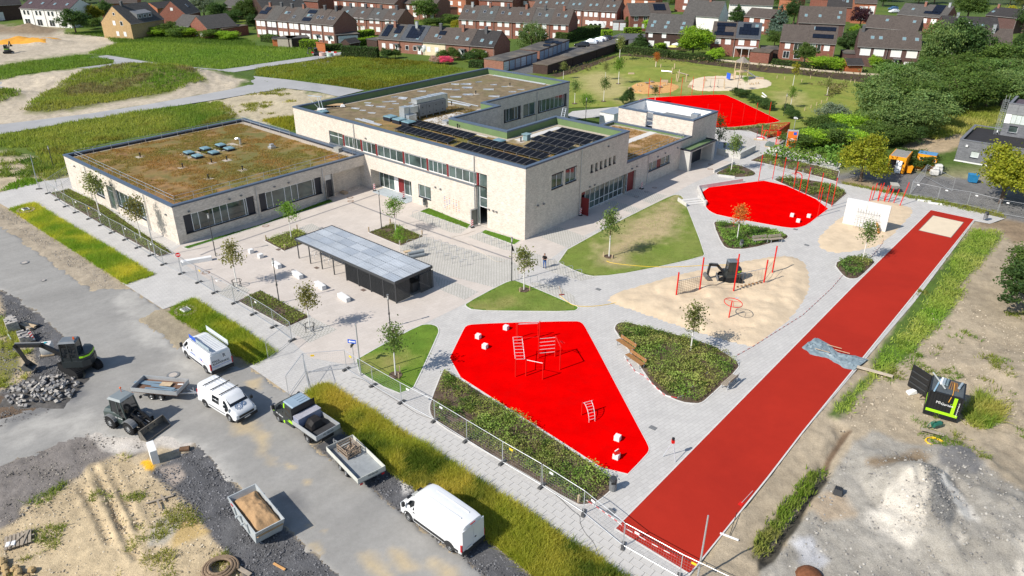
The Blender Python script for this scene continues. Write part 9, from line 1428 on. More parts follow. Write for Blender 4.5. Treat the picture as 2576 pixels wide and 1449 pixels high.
hse('tall orange brick house with glass block stairwell at the top',at(2150,6,7),at(2207,8,7),7,10,9.5,'orange','brown',((1.2,1.2,(.3,.5),1.2,'s'),(4.6,1.2,(.35,.55),1.2,'s'),(2.2,3.8,(.82,),1.8,'s')));hse('small red house with white gable trim at the top',at(2080,15,5),at(2146,18,5),5,10,9,'red','dark',sky=((.6,.5),(.75,.4)));row(['dark roofed house at the top right corner'],(2480,37),(2560,45),5,11,(2492,22),['mauve'],['dark'],dict(chims=((.1,.9,1),(.9,.9,2)),sky=((.1,.4),)));hse('red house at the top edge above the blue spruce',at(1962,-5,5.5),at(2010,-2,5.5),5.5,9,9,'orange','brown');hse('orange house at the top edge left of the tall stairwell house',at(2040,-6,5),at(2085,-4,5),5,9,8.6,'red','brown')
for k,(a,b,wl,rf)in en((((1205,-2),(1290,2),'red','brown'),((1300,-4),(1372,0),'rbr','grey'),((1470,-12),(1560,-8),'red','brown'),((1570,-6),(1650,-2),'orange','brown'),((1700,-8),(1790,-4),'red','grey'))):A,B=at(*a,5.5),at(*b,5.5);A.z=B.z=0;hse(f'{ORD[k]} house from the left in the broken row along the top edge of the middle',A,B,5.5,10,9.2,wl,rf,twog,sky=((.4,.4),(.7,.4)),chims=((.5,.9,0),),group='houses along the top edge')
row([f'{o_} white house of the stepped white row at the far left' for o_ in('first','second','third','last')],(49,19),(172,25),5.6,11,(207,-1),['white'],['plum'],dict(floors=((3.4,1.5,(.3,.62),1.0,'g'),(.2,2.0,(.4,),2.2,'g')),sky=((.5,.45),)),'white row houses')
A,B=at(327.5,59,4.6),at(411,46,4.6);A.z=B.z=0;hse('yellow brick house with steep gable and wide dormer',A,B,4.6,11,min(10.5,solve_ridge(A,B,11,(282.5,15))),'yellow','grey',((.8,1.2,(.85,),1.4,'g'),),chims=((.25,.95,0),),endwin=((-1,.25,.8,1.0,1.3,'s'),(-1,.5,.8,1.0,1.3,'s'),(-1,.3,3.8,1.0,1.3,'g'),(-1,.55,3.8,1.0,1.3,'s'),(-1,.5,6.6,.8,.8,'g')),dormer=(.3,.75,.15,.6))
A,B=at(520,71,3.2),at(595,62,3.2);A.z=B.z=0;hse('low red brick house with long dark roof and flat garage',A,B,3.2,9,6.2,'red','grey',endwin=((-1,.35,.6,1.3,1.2,'s'),(-1,.65,.6,1.2,1.2,'s')));A,B=at(434,62,3.2),at(476,66,3.2);A.z=B.z=0;hse('low dark roofed wing left of the low red house',A,B,3.2,9,5.8,'red','grey')
A,B=at(466,35,4.5),at(503,27,4.5);A.z=B.z=0;hse('red gabled house behind the low red house',A,B,4.5,9,8.4,'red','grey',endwin=((-1,.5,5.4,.9,.9,'s'),),sky=((.6,.5),));A,B=at(395,20,4),at(460,14,4);A.z=B.z=0;hse('orange house with flat roof behind the yellow brick house',A,B,4,9,5.5,'orange','dark',((.8,1.3,(.3,),1.6,'s'),));A,B=at(250,7,5),at(345,5,5);A.z=B.z=0;hse('dark roof behind the yellow brick house at the top',A,B,5,9,8.5,'orange','brown');A,B=at(-20,14,5),at(54,10,5);A.z=B.z=0;hse('dark house at the top left corner behind the white garage doors',A,B,5,9,7.4,'dark','dark');hse('dark roof house at the top edge by the yellow shrub',at(556,14,4),at(600,20,4),4,8,6.5,'dark','grey')
def fbox(name,lbl,P,Q,dep,h,wm,rm,doors=0,dm=None,cat='garage',group=None):
 A,B=at(*P),at(*Q);d=B-A;L=d.length;t=thg(name,lbl,cat,A,math.atan2(d.y,d.x),group);vx(t,'wall',wm,0,L,0,dep,-.2,h);vx(t,'roof',rm,-.1,L+.1,-.15,dep+.1,h,h+.16)
 for k in rg(doors):
  x=L*(k+.5)/doors;o=vx(t,'garage_door',(dm or[wpl])[k%len(dm or[1])],x-L/doors*.42,x+L/doors*.42,-.05,-.001,.05,h-.25)
  for j in rg(3):vx(o,'door_groove',gutm,x-L/doors*.40,x+L/doors*.40,-.062,-.051,.5+j*.55,.53+j*.55)
 return t
tar=mat('tar_roof',(.105,.10,.095),.95,.25,.35,patch=((.20,.17,.13),.3,.5,.7));tarb=mat('tar_roof_brown',(.14,.115,.09),.95,.3,.5);gd=[mat('garage_white',(.62,.64,.66),.6),mat('garage_blue_grey',(.36,.43,.50),.6),mat('garage_grey',(.48,.5,.52),.6)]
A_,M_,B_e=(1266,180),(1351,156),(1431,123)
fbox('garage_row','near half of the garage row with white and grey doors behind the school',A_,M_,5.6,2.4,WM['rbr'],tar,6,gd);fbox('garage_row','far half of the garage row with blue doors and tilted roof panels',(1357,152),B_e,5.6,2.4,WM['rbr'],tar,7,[gd[1],gd[1],gd[2]])
fbox('garage_row','near end of the long flat garage back with brown roof',(1377,187),(1440,166),4,2.0,WM['dark'],tarb);fbox('garage_row','middle of the long flat garage back with dark wall',(1441,165.5),(1500,146),3.8,2.05,WM['dark'],tar);fbox('garage_row','far end of the long flat garage back beside the street',(1501,145.5),(1580,119),3.6,2.1,WM['dark'],tar)
for k,(x,y)in en(((365,435),(430,430),(350,465),(470,440))):m=MB();m.hexa([(-1,-.6,.1),(1,-.6,.1),(1,.6,.45),(-1,.6,.45)],[(-1,-.6,.15),(1,-.6,.15),(1,.6,.5),(-1,.6,.5)]);tag(m.bd('solar_panel_rack',pvh,None,at(*C(2,0,x,y),2.6),R(-10)),f'{ORD[k]} tilted panel from the left on the far garage roof','solar panels','tilted panels on the garage roof')
fbox('garage','flat red brick garage with mossy roof at the far left',(564,96),(627,86),8,2.6,WM['red'],tarb);fbox('garage','white doored garage block at the top left corner',(-20,55),(54,46),7,3,WM['dark'],tar,4,[gd[0]]);fbox('garage','flat roofed shed group below the brown terrace',(700,118),(735,119),5,2.3,mat('shed_pale',(.38,.34,.28)),tar);fbox('garage','dark carport below the brown terrace',(727,119),(781,116),5,2.3,WM['dark'],tar);fbox('garage','flat roofed garage at the gable of the brown terrace',(848,113),(906,109),6,2.6,WM['dark'],tar,1,[gd[0]]);fbox('garage','dark carport beside the front terrace',(924,122),(950,126),7,2.5,WM['dark'],tar)
fbox('garage','flat roofed garage by the round green tree at the top',(1117,38),(1164,36),6,2.6,WM['rbr'],tar);fbox('garage','small garage with white door behind the caravan',(1540,76),(1574,77),6,2.6,WM['red'],tar,2,[gd[0]]);fbox('garage','flat roofed red garage right of the white verandas',(1884,156),(1932,160),6,2.6,WM['red'],tarb);fbox('garage','dark flat garage between the two right house pairs',(2118,160),(2160,162),6,2.5,WM['mauve'],tar);fbox('garage','dark flat garage at the left of the plain roofed red house',(1912,148),(1956,150),6,2.5,WM['dark'],tar)
def shed(lbl,P,Q,dep,h,wm,rm):A,B=at(*P),at(*Q);A.z=B.z=0;hse(lbl,A,B,h,dep,h+.9,'red','dark',name='garden_shed',cat='shed',ov=.2)
WM['shedwood']=mat('shed_wood',(.40,.13,.05),.8,.15,3);A,B=at(2127,183),at(2168,183);hse('orange wooden garden shed with dark roof at the mulch belt',A,B,2.0,3.5,3.1,'shedwood','dark',name='garden_shed',cat='shed');A,B=at(687,117),at(701,117);hse('small rust brown garden shed by the field edge',A,B,2.2,2.5,2.6,'shedwood','dark',name='garden_shed',cat='shed');fbox('fence_screen','orange wooden screen behind the mini digger at the field edge',(797,128),(819,131),.2,2.2,WM['shedwood'],WM['shedwood'],cat='screen');A,B=at(880,127),at(906,122);hse('dark garden shed behind the long clipped hedge',A,B,2,3,2.9,'dark','dark',name='garden_shed',cat='shed')
def veranda(lbl,P,Q,dep,h):A,B=at(*P),at(*Q);d=B-A;L=d.length;t=thg('veranda',lbl,'veranda',A,math.atan2(d.y,d.x));MB().hexa([(0,0,h-.5),(L,0,h-.5),(L,dep,h),(0,dep,h)],[(0,0,h-.42),(L,0,h-.42),(L,dep,h+.08),(0,dep,h+.08)]).bd('veranda_roof',mat('veranda_glass',(.55,.57,.58),.25),t);[vx(t,'post',wpl,L*k/3-.06,L*k/3+.06,0,.12,0,h-.5)for k in rg(4)];[vx(t,'rafter',wpl,L*k/6-.04,L*k/6+.04,-.05,.05,h-.5,h-.35)for k in rg(7)]
veranda('white glass veranda of the solar house beside the lime tree',(1792,137),(1836,141),3,2.8);veranda('wide white glass veranda of the slate roofed house',(1845,144),(1900,147),3,2.8)
A,B=at(2166,160),at(2216,162);d=B-A;L=d.length;t=thg('awning','striped grey and white awning on the mauve house','awning',A,math.atan2(d.y,d.x));
for k in rg(14):MB().hexa([(L*k/14,-.0,1.9),(L*(k+1)/14,0,1.9),(L*(k+1)/14,2.4,2.6),(L*k/14,2.4,2.6)],[(L*k/14,0,1.94),(L*(k+1)/14,0,1.94),(L*(k+1)/14,2.4,2.64),(L*k/14,2.4,2.64)]).bd('awning_stripe',(wpl,mat('awning_grey',(.3,.32,.36))if 'awning_grey' not in bpy.data.materials else BM['awning_grey'])[k%2],t)
for px,lb,z,r in(((1068,138),'big white satellite dish in front of the cream house',1.2,1.1),((2433,68),'white satellite dish on the beige house roof',7.0,.7)):t=thg('satellite_dish',lb,'satellite dish',at(*px,z if z>3 else 0));zc=1.5 if z<3 else .6;MB().tube((0,0,0),(0,0,zc),.06,6).bd('mast',stl,t);MB().loft([[(r*k_*cos(a)*.8,-.3+.28*k_*k_-.25*k_*sin(a),zc+r*k_*sin(a))for a in[6.283*i/14 for i in rg(14)]]for k_ in(.02,.5,1)],cap=False).bd('dish',wpl,t,smooth=True)
for px,c_,lb in(((1553,120),wpl,'white parasol in the garden by the flat garages'),((1700,130),wpl,'white parasol behind the lime green tree'),((1692,136),mat('parasol_yellow',(.7,.65,.2),.7),'pale yellow parasol left of the lime green tree')):t=thg('parasol',lb,'parasol',at(*px));MB().tube((0,0,0),(0,0,2.3),.03,5).bd('pole',stl,t);m=MB();[m.poly([(1.5*cos(k*.785),1.5*sin(k*.785),1.95),(1.5*cos(k*.785+.785),1.5*sin(k*.785+.785),1.95),(0,0,2.45)])for k in rg(8)];m.bd('canopy',c_,t)
def car(lbl,px,rz,col,L=4.3,W_=1.75,H=1.42,suv=0.):
 t=thg('parked_car',lbl,'car',at(*px),rz,'cars parked in the housing streets');r=.31;x0=L/2;B_=Body([(-x0,.4,.75,.85+suv,W_*.43,W_*.36,.08),(-x0+.08,.28,.78,1.0+suv,W_*.48,W_*.4,.1),(-x0+.5,.25,.85,H*.93,W_*.5,W_*.37,.12),(-x0+1.3,.24,.87,H,W_*.5,W_*.37,.12),(.1,.24,.87,H,W_*.5,W_*.37,.12),(.45,.24,.87,H*.95,W_*.5,W_*.37,.12),(1.15,.24,.85,.98,W_*.5,W_*.44,.08),(x0-.3,.26,.7,.83,W_*.48,W_*.42,.07),(x0,.34,.55,.66,W_*.42,W_*.36,.06)])
 B_.bd(t,col);B_.screen(t,1.12,.97,.4,H*.93,.86,.88);B_.screen(t,-x0+.2,1.02+suv*.5,-x0+.55,H*.92,.8,.85,'rear_window');B_.side(t,'side_window',carglass,[(-x0+.75,.92),(.95,.92),(.4,H-.15),(-x0+.95,H-.13)])
 for x in(-L*.3,L*.31):
  for sd in(1,-1):wheel(t,x,sd*W_*.5,r,.2,sd)
 for sd in(1,-1):vx(t,'headlight',lampw,x0-.2,x0-.04,sd*.6-.15,sd*.6+.13,.58,.72);vx(t,'tail_lamp',lampr,-x0-.01,-x0+.1,sd*.66-.1,sd*.66+.1,.7,.9)
silv=mat('silver_paint',(.50,.54,.58),.3,.03,1,metal=.4);greyc=mat('grey_paint',(.22,.24,.26),.3,.03,1,metal=.3);blackc=mat('black_paint',(.012,.013,.015),.25,.03,1,spec=.5,coat=.4)
car('black car nearest the garages in the parking street',(1464,118),R(172),blackc,4.5,1.8,1.5,.1);car('silver car behind the black one in the parking street',(1486,111),R(155),silv,4.4,1.8,1.5);car('silver grey car in the middle of the parking street',(1502,107),R(150),mat('light_grey_paint',(.38,.42,.46),.3,metal=.3));car('grey car second from the street end',(1512,104),R(150),greyc);car('dark car at the end of the parking street',(1522,101),R(165),blackc,4.3,1.75,1.45);car('white car by the dark garages at the top right',(2248,32),R(200),paint_w);car('blue car behind the white one at the top right',(2246,25),R(200),mat('blue_paint',(.05,.12,.22),.3));car('car half hidden beside the mauve house',(2156,134),R(70),silv)
t=thg('caravan','white touring caravan parked behind the hedge','caravan',at(1500,73),R(-5));Bc=Body([(-2.9,.7,1.2,1.9,1.0,.9,.1),(-2.8,.45,1.2,2.4,1.05,.98,.15),(1.8,.45,1.2,2.45,1.05,.98,.15),(2.5,.5,1.2,2.1,1.03,.95,.2),(2.95,.7,1.1,1.4,.95,.85,.15)]);Bc.bd(t,whitep);[Bc.side(t,'side_window',carglass,[(x,1.3),(x+.9,1.3),(x+.9,1.85),(x,1.85)])for x in(-2.3,-.9,.6)];[wheel(t,-.1,sd*1.0,.32,.2,sd)for sd in(1,-1)];MB().bar((2.9,0,.5),(4.1,0,.45),.1,.1).bd('drawbar',stl,t)
z4=lambda x,y,z=0.:at((3840+.2071*x)*.62891,(340+.2071*y)*.62891,z);hl=3.3;a,b,c_=z4(0,1055,hl),z4(860,1190,hl),z4(270,770,hl);d=(b-a).normalized();rzM=math.atan2(d.y,d.x);Wd=11;n=V3((-d.y,d.x,0));Dd=(c_-a).dot(n)
t=thg('modern_house','modern grey brick house with flat black roof and tall upper storey','house',(a.x,a.y,0),rzM);F=Fac((0,0,0),(1,0,0),(0,-1,0));G_=Fac((0,0,0),(0,1,0),(-1,0,0));m=MB();F.wall(m,0,Wd,0,hl,[(1.9,3.0,.9,1.9)],.2);G_.wall(m,0,Dd,0,hl,[]);m.bd('wall',WM['grey'],t);wnd(t,F,1.92,2.98,.95,1.85,(),(),dep=.14,gm=mat('pale_window',(.5,.55,.53),.3));vx(t,'wall_base',white_c,-.03,Wd,-.04,-.001,.0,.2)
m=MB();[m.box(*q_)for q_ in((-.06,Wd,-.06,.3,hl,hl+.12),(-.06,.35,.301,Dd,hl,hl+.12),(.351,Wd,Dd-.3,Dd,hl,hl+.12))];m.bd('coping',mat('coping_grey',(.16,.165,.18),.6),t);vx(t,'roof',mat('bitumen_black',(.035,.034,.036),.9,.15,1),.351,Wd,.301,Dd-.301,hl-.3,hl-.25);vx(t,'roof_sheet',mat('pale_membrane',(.46,.49,.52),.6),4.1,9,Dd-2.6,Dd-1.2,hl-.249,hl-.23);m=MB();m.tube((3.5,Dd-1.6,hl-.25),(3.5,Dd-1.6,hl+.1),.2,9,0,.1);m.tube((3.5,Dd-1.6,hl+.1),(3.6,Dd-1.6,hl+.7),.07,7);m.bd('vent_pipe',silver,t);vx(t,'wall_lamp',white_c,1.0,1.3,-.2,-.001,2.4,2.7)
ub=z4(790,920,hl)-V3((a.x,a.y,0));uxl,uyl=ub.dot(d),ub.dot(n);hu=7.9;U=Fac((uxl,uyl-.6,0),(1,0,0),(0,-1,0));m=MB();U.wall(m,0,8,hl-.3,5.0,[(.9,2.1,3.6,4.7)],.25);m.poly([(uxl,uyl-.6,hl-.3),(uxl,uyl+6,hl-.3),(uxl,uyl+6,hu),(uxl,uyl-.6,hu)]);U.wall(m,0,8,6.4,hu,[]);m.bd('upper_wall',WM['grey'],t);wnd(t,U,.92,2.08,3.65,4.68,(),(),dep=.2)
m=MB();U.box(m,0,.8,5.0,6.4,-.1,.02);m.bd('white_panel',whitep,t)
for k in rg(11):m=MB();U.box(m,.85+k*.65,1.46+k*.65,5.05,6.35,-.1,.0);m.bd('glazing_panel',mat('trans_panel',(.55,.60,.58),.35)if k==0 else BM['trans_panel'],t)
for j in rg(3):
 for k in rg(6):m=MB();U.box(m,-.03+k*1.4,1.34+k*1.4,6.42+j*.5,6.9+j*.5,.0,.05);m.bd('zinc_panel',mat('zinc_sheet',(.22,.225,.235),.5)if(j,k)==(0,0)else BM['zinc_sheet'],t)
m=MB();m.box(uxl-.05,uxl+8,uyl-.7,uyl-.3,hu+.05,hu+.2);m.box(uxl-.05,uxl+.35,uyl-.299,uyl+6,hu+.05,hu+.2);m.bd('coping',BM['coping_grey'],t);vx(t,'roof',mat('upper_roof',(.10,.08,.095),.9),uxl+.36,uxl+8,uyl-.29,uyl+6,hu-.3,hu-.25)
m=MB();lx,ly=uxl-.7,uyl-.2;[m.tube((lx+x,ly,.0),(lx+x,ly,hu+1.2),.03,5)for x in(0,.45)];[m.tube((lx,ly,.3*k),(lx+.45,ly,.3*k),.02,4)for k in rg(1,29)]
for z in(2.6,4,5.4,6.8,8.4):m.ring((lx+.22,ly-.35,z),.42,.02,(0,0,1),12,4)
for k in rg(5):a_=pi+k*pi/4;m.tube((lx+.22+.42*cos(a_),ly-.35+.42*sin(a_),2.6),(lx+.22+.42*cos(a_),ly-.35+.42*sin(a_),8.4),.018,4)
m.bd('caged_ladder',stl,t)
heap_p=at(*C(0,0,300,425));t=thg('sand_pile','bright orange sand pile on the far left building field','sand pile',heap_p);heap('pile',17,9,3.0,mat('orange_sand',(.62,.30,.045),.95,.12,.6,bmp=.5,bscale=2),t,-.5,5,36,24,.12);p=at(*C(0,0,85,535));excavator('excavator','small dark digger on the far left building field',p,R(10),R(100),.8,[(.8,1.0),(1.5,2.6),(2.4,3.4),(2.9,2.2)],.7);p=at(*C(1,0,610,560));excavator('excavator','mini digger before the orange screen at the field edge',p,R(100),R(200),.75,[(.8,1.0),(1.6,2.4),(2.5,2.6),(2.8,1.2)],.7)
t=thg('barrier','red and white road barrier beside the mini digger','barrier',at(816,139),R(5));[vx(t,'barrier_board',wpl if k%2 else beac_r,-3.4+k*.75,-2.68+k*.75,-.04,.04,.55,.95)for k in rg(9)];[vx(t,'barrier_foot',wpl,x-.2,x+.2,-.3,.3,0,.5)for x in(-2.8,0,2.8)]
for px,mt,lb in(((811,141),mat('pink_block',(.6,.42,.36)),'pale pink concrete ring by the road barrier'),((830,142),mat('mint_block',(.45,.55,.48)),'pale mint concrete ring by the road barrier')):m=MB();m.tube((0,0,0),(0,0,.9),.8,14);tag(m.bd('concrete_ring',mt,None,at(*px)),lb,'concrete ring')
CROWNS={}
def crown_mesh(kind,var):
 key=(kind,var)
 if key in CROWNS:return CROWNS[key]
 r=np.random.default_rng(sum(map(ord,kind))*7+var)
 if kind in('blue','conifer'):bl=[(0,0,z,rr,rr,.28)for z,rr in((-.75,.8),(-.45,.75),(-.15,.6),(.15,.46),(.45,.32),(.75,.17))]
 elif kind=='column':bl=[(0,0,-.45,.9,.9,.55),(0,0,.0,.95,.95,.6),(0,0,.5,.75,.75,.5)]
 elif kind=='weep':bl=[(0,0,.4,.75,.75,.55)]+[(.7*cos(a),.7*sin(a),-.25,.3,.3,.75)for a in np.arange(8)*.785]
 else:
  bl=[(0,0,.0,.72,.72,.8)]
  for k in rg(7):a=k*.9+r.random();z=r.uniform(-.45,.5);rr=.55*math.sqrt(1-.6*z*z);bl.append((rr*cos(a),rr*sin(a),z,.38+.16*r.random(),.38+.16*r.random(),.36+.14*r.random()))
 P,N,T=crown_pts(bl,190,44,.19,.5);ls=.046 if kind not in('weep',)else .042;S_=ls*(.6+.8*rng.random(len(P)))
 if kind=='weep':P[:,2]-=.25*rng.random(len(P))
 CROWNS[key]=leaves('crown',P,S_,tint(T,None,.2),LM['mid'],N,.55);return CROWNS[key]
CM={}
def crown(kind,var,lf):
 k=(kind,var,lf)
 if k not in CM:me=crown_mesh(kind,var).copy();me.materials.clear();me.materials.append(LM[lf]);CM[k]=me
 return CM[k]
tm_=MB();tm_.tube((0,0,0),(.01,0,.45),.035,8,0,.024)
for k in rg(6):a=k*1.05;tm_.tube((.01,0,.3+.05*k),(.22*cos(a),.22*sin(a),.6+.05*k),.014,5,0,.006)
tm_.tube((.01,0,.45),(0,.01,.85),.024,6,0,.006);TRK=tm_.mesh('trunk',barkb)
def tree(lbl,px,h,w_,lf='dark',kind='round',var=None,low=.12,group='trees of the housing and its edge',name='tree',cat='tree',z=0.,trunk=True):
 if h>3.5:h*=.78;low*=.5
 var=random.randrange(4)if var is None else var;t=thg(name,lbl,cat,at(*px),rnd()*6.28,group);hc=h*(1-low);o=mo('crown',crown(kind,var,lf),t,(0,0,h-hc/2));o.scale=(w_/2,w_/2,hc/2)
 if trunk:q_=mo('trunk',TRK,t);q_.scale=(h,)*3
 return t
LM['ygreen']=leafmat('leaves_yg',(.20,.215,.02));LM['olive2']=leafmat('leaves_go',(.10,.165,.042))
TL=[((192,84),9.5,10,'dark','big dark tree between the white row and the yellow house'),((238,62),8.5,7,'yellow','yellowish tree behind the big dark tree at the far left'),((268,58),9.5,7,'dark','dark tree left of the yellow brick gable'),((375,83),4,4,'mid','small tree at the flat annex of the yellow house'),((425,90),5.5,7,'mid','wide shrub tree between yellow and low red house'),((405,44),6.5,5,'dark','dark tree right of the yellow house roof'),((437,56),6.5,4,'yellow','yellow narrow tree between the red gables at the left'),((515,46),12,9,'grey','tall grey green tree behind the low red house'),((553,58),9,7,'dark','dark tree behind the flat red garage'),((590,66),7,7,'dark','round dark tree right of the flat red garage'),((622,60),11,8,'mid','green tree left of the brown terrace end'),((588,30),8,5,'yellow','bright yellow shrub tree near the top left roofs'),((642,72),6,6,'dark','low dark tree at the left end of the brown terrace'),((570,90),4,6,'mid','shrub tree below the flat red garage'),((790,18),8,8,'mid','green tree at the top behind the brown terrace'),((910,74),6.5,5,'dark','dark conifer at the gable of the brown terrace'),((925,82),4,7,'mid','light green shrub right of the brown terrace gable'),((1070,56),10.5,10,'mid','big round green tree in the middle of the roofs'),((1006,66),4.5,8,'copper','dark red copper shrub behind the front terrace'),((967,72),4.5,4,'grey','pale shrub behind the left end of the front terrace'),((1092,68),4,9,'mid','low green shrub right of the copper shrub'),((1225,14),9,11,'mid','green tree at the top edge above the long red terrace'),((1132,58),3,7,'mid','clipped round shrub before the flat garage'),((1146,72),3,4,'yellow','bright yellow shrub behind the front terrace'),((1300,8),8,8,'dark','dark tree at the top edge right of the middle'),((1112,152),2.8,4,'mid','round shrub in the garden of the cream house'),((1142,150),4,4.5,'mid','small tree in the garden right of the cream house'),((1183,156),2.6,4.5,'dark','dark round shrub in the last garden of the front terrace'),((974,148),2.8,4,'dark','dark clipped cube shrub before the front terrace'),((995,146),2.4,3,'mid','green shrub beside the dark cube shrub'),((1205,152),3,5,'mid','green shrub by the garage end wall'),((1225,140),3,9,'mid','wide shrub on top of the garage end'),((1700,24),9,7,'mid','green tree behind the dark brown house roof'),((1612,74),4.5,5,'mid','shrub tree before the red solar house'),((1580,76),5.5,3,'mid','narrow clipped column tree by the small garage'),((1634,84),6,5,'lime','light green tree at the left of the dark brown house'),((1742,144),10,10.5,'lime','big lime green tree in front of the dark brown house'),((1800,152),4.2,5,'lime','bright green shrub before the white veranda'),((1610,122),5.5,6,'dark','dark conifer cluster left of the dark brown house'),((1770,105),5,5,'dark','dark tree right of the lime green tree'),((1852,56),8,8,'dark','dark conifer row between the grey house and red house'),((2162,70),9,7.5,'copper','dark red copper tree between the right house pairs'),((1995,62),11,8,'dark','tall dark tree right of the blue spruce'),((1947,118),6,5,'mid','green tree at the left of the plain roofed red house'),((2130,142),9,6,'dark','dark tree at the gable of the solar strip house'),((2158,108),5,7,'mid','green shrub between the right house pairs'),((2150,96),5,5,'lime','light shrub between the right house pairs'),((2022,166),7.5,6,'mid','green tree overgrowing a pergola before the red houses'),((2082,176),4.2,10,'lime','wide bright green shrub at the mulch belt'),((2200,172),3.2,4,'lime','light green hedge block beside the orange shed'),((2228,174),2.6,4,'mid','round green shrub by the orange shed'),((2345,192),16,10,'willow','tall light birch in front of the mauve house'),((2402,184),16.5,13,'dark','big dark tree behind the light birch'),((2432,50),13,14,'mid','big green tree at the top right'),((2528,72),10,7,'yellow','yellow green tree at the top right behind the beige house'),((2570,84),12,9,'dark','dark tree at the right picture edge behind the beige house'),((2575,140),9,8,'dark','dark tree at the right end of the beige house'),((2520,200),11,12,'mid','big green tree in front of the beige house'),((2585,205),11,11,'dark','dark tree at the right picture edge above the grey house'),((2310,10),9,12,'mid','green tree at the top edge between solar house and corner'),((1975,24),7,12,'mid','green tree at the top behind the wide plain roof'),((2164,456),8.6,6.6,'ygreen','big yellow green tree beside the orange cabins'),((2516,512),10,8.2,'ygreen','big green tree in the cabin yard at the right'),((2610,500),9,7,'ygreen','green tree at the right edge of the cabin yard'),((2610,800),8,8,'dark','dark tree at the right picture edge above the container'),((2575,740),6,6,'mid','green tree behind the dark one at the right edge'),((2087,316),5.5,6,'grey','silvery shrub tree at the thicket end by the billboard'),((2300,420),2.5,7,'mid','low green shrub behind the orange cabins')]
for px,h,w_,lf,lb in TL:tree(lb,px,h,w_,lf,'column' if 'column' in lb or 'narrow' in lb else 'conifer' if 'conifer' in lb else 'round',low=.02 if h<5 else .12)
tree('blue spruce beside the red houses',(1956,90),11.5,9,'blue','blue',0,.03);tree('weeping willow with yellow green curtain before the long red terrace',(1338,124),9.5,9,'willow','weep',0,.02)
LM['pink']=leafmat('pink_flowers',(.55,.08,.17));tree('pink flowering shrub in the garden of the front terrace',(1122,161),2,3.8,'pink',low=0,cat='shrub',name='shrub',trunk=False);LM['pale']=leafmat('pale_flowers',(.42,.30,.26));tree('faded pale flowering shrub left of the pink one',(1094,160),2,3.4,'pale',low=0,cat='shrub',name='shrub',trunk=False)
TH=[(1080,1230),(1230,1370),(1420,1360),(1570,1260),(1690,1140),(1860,1110),(2030,1100),(2190,1070),(2340,1060),(2490,1010),(2600,960),(1130,1080),(1330,1120),(1500,1030),(1700,990),(1900,950),(2100,920),(2300,890),(2490,850),(1250,960),(1450,890),(1650,860),(1850,820),(2050,800),(2250,770),(2450,750)]
for k,(x,y)in en(TH):g_=k<11;tree(f'{ORD[k if g_ else k-11 if k < 19 else k-19]} willow from the left in the {"front" if g_ else "middle" if k < 19 else "back"} row of the thicket',C(3,0,x,y),uni(7.4,9.4),uni(8.5,10.5),random.choice(('willow','willow','olive2','mid'))if k not in(5,6,7)else 'mid','round',None,.0,'willows of the thicket')
for k,(x,y,h,w_,lf)in en(((300,1480,2.5,7,'mid'),(480,1470,3,7,'lime'),(680,1500,3.5,7,'mid'),(860,1490,4,7,'lime'),(1030,1440,4.5,6,'mid'),(1180,1470,4,6,'mid'),(780,1340,3.5,7,'lime'),(520,1340,3,6,'mid'),(640,1400,3,6,'dark'),(960,1330,4,6,'lime'),(1330,1460,3,5,'mid'),(1450,1440,3,4,'dark'))):tree(f'{ORD[k]} bush of the bright scrub along the path to the cabins',C(3,0,x,y),h,w_,lf,'round',None,0,'bushes of the bright scrub','bush','bush',trunk=False)
for k,(x,y,h,w_)in en(((1200,335,2.5,9),(1450,350,2.5,9),(1640,365,3,9),(1800,380,3.5,8),(1950,375,3,8),(2150,390,3,8),(2300,400,2.5,8),(950,290,3.5,6),(870,260,4,6))):tree(f'{ORD[k]} bush from the yellow house along the field edge at the far left',C(0,0,x,y),h,w_,'mid' if k%2 else 'lime','round',None,0,'bushes along the far left field edge','bush','bush',trunk=False)
top=[(330,-3),(480,5),(640,3),(700,5),(870,18),(945,22),(1000,-2),(1180,8),(1260,5),(1400,2),(1460,3),(1570,6),(1665,10),(1690,3),(1790,0),(1860,2),(1930,20),(2040,8),(2220,16),(2240,3),(2350,8),(2470,10),(2540,12),(2570,25),(60,2),(120,-4),(215,8),(410,2)]
for k,p in en(top):tree(f'{ORD[k]} background tree between the far roofs, counted along the top edge',p,uni(6,10),uni(7,10),random.choice(('dark','mid','mid','olive','dark')),group='background trees between far roofs')
for k,(x,y,h)in en(((2265,965,1.8),(2330,985,1.8),(2440,1035,1.8),(2510,1075,1.9),(2570,1105,1.9))):tree(f'{ORD[k]} dense shrub of the hedge line right of the far court',C(2,0,x,y),h,3.2,'dark','round',None,0,'hedge shrubs right of the far court','shrub','shrub',trunk=False)
for px,h,w_,lb in(((1978,285),1.8,2.5,'dense shrub near the yellowish far lawn tree'),((1990,297),2.0,3.6,'dark shrub at the lamp near the right tip of the far court'),((1581,258),3.0,2.4,'tall dark shrub behind the plant block'),((1570,262),2,2,'small shrub behind the plant block')):tree(lb,px,h,w_,'dark','round',None,0,None,'shrub','shrub',trunk=False)
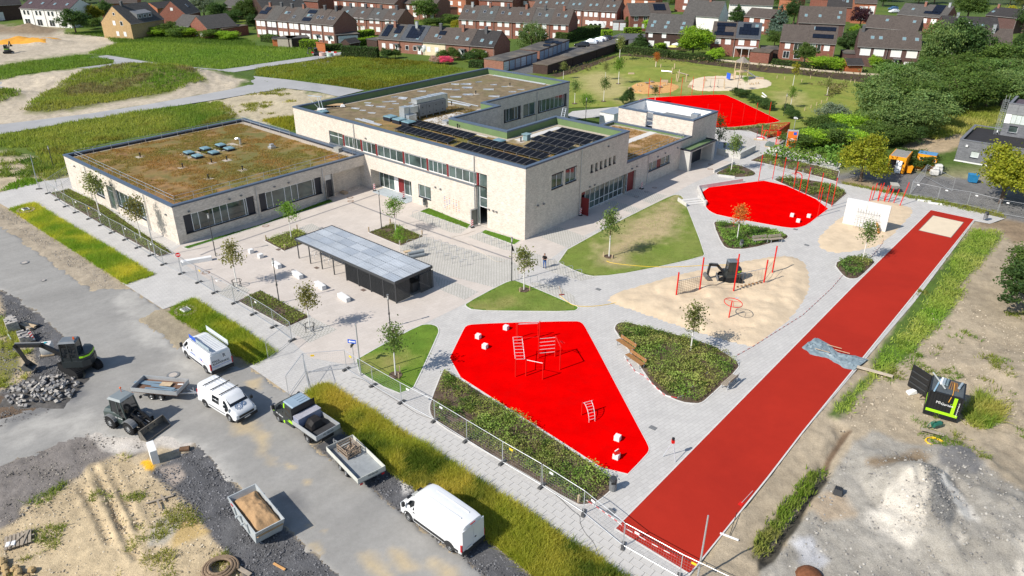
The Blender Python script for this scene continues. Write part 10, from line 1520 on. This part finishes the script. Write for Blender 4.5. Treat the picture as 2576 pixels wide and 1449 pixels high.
def hedge(lbl,P,Q,wd,h,lf='dk2',dens=26,ls=.16):
 A,B=at(*P),at(*Q);d=B-A;L=d.length;n=int(dens*L*(2*h+wd));f=rng.random(n)*(2*h+wd);x=rng.random(n)*L
 y=np.where(f<h,0,np.where(f<h+wd,f-h,wd));z=np.where(f<h,f,np.where(f<h+wd,h,f-h-wd));V=np.stack([x,y,z],1)+rng.normal(size=(n,3))*.07;e=int(dens*wd*h)
 for xx in(0,L):V=np.concatenate([V,np.stack([np.full(e,xx),rng.random(e)*wd,rng.random(e)*h],1)+rng.normal(size=(e,3))*.07])
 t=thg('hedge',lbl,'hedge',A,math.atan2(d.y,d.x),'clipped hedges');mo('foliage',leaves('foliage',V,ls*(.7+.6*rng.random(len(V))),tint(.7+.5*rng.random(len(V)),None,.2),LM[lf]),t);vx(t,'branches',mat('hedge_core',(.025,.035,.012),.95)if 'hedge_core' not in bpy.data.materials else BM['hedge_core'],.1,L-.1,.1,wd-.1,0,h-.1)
for a in((('bright clipped hedge beside the mini digger'),(755,123),(796,124),3,2.2,'lime'),('long dark clipped hedge in front of the front terrace',(858,142),(949,147),1.6,2.6,'dark'),('green hedge behind the long dark hedge',(890,118),(948,108),1.5,1.8,'lime'),('low hedge beside the steps of the brown terrace',(820,128),(862,126),2,1.5,'mid'),('hedge before the caravan and parked cars',(1425,108),(1512,86),4,2.6,'mid'),('light hedge at the street corner right of the caravan',(1514,98),(1540,98),2,2.4,'lime'),('low clipped hedge in front of the red solar house',(1572,84),(1614,83),1.6,1.6,'lime'),('long hedge along the gardens behind the mulch belt',(1545,130),(1680,145),1.6,1.8,'dk2'),('hedge before the lime green tree garden',(1684,146),(1790,155),1.4,1.5,'dk2'),('hedge along the gardens of the plain roofed red house',(1940,165),(2060,178),1.4,1.5,'dk2'),('small clipped hedge by the last garden of the front terrace',(1178,170),(1215,172),2.5,1.5,'dark'),('hedge in the garden right of the dark brown house',(1655,128),(1700,118),1.5,1.6,'lime'),('hedge below the brown terrace left end',(655,104),(686,108),3,1.8,'mid'),('hedge below the low terrace at the gable',(905,95),(944,90),2,1.8,'lime')):hedge(*a)
def garden_fence(lbl,pts,h,mt,step=2.2):
 P=[at(*p)for p in pts];t=thg('garden_fence',lbl,'fence',(0,0,0));
 for a,b in zip(P[:-1],P[1:]):
  n=max(1,int((b-a).length/step))
  for k in rg(n):p,q_=a.lerp(b,k/n),a.lerp(b,(k+1)/n);MB().bar(p+V3((0,0,h/2)),q_+V3((0,0,h/2)),.05,h*.96).bd('fence_board',mt,t);MB().bar(p,p+V3((0,0,h+.05)),.1,.1).bd('post',mgrey,t)
garden_fence('pale low fence edging along the back of the mulch belt',[(1640,138),(1800,152),(1932,166),(2060,180),(2240,193)],.45,mat('pale_edging',(.52,.45,.34),.9,.1,1),4.0)
tag(sht('street',gpoly([(1290,160),(1360,170),(1450,140),(1560,104),(1640,92),(1640,86),(1560,84),(1470,118),(1420,126)]),.03,mat('street_asphalt',(.11,.11,.115),.9,.15,.5)))
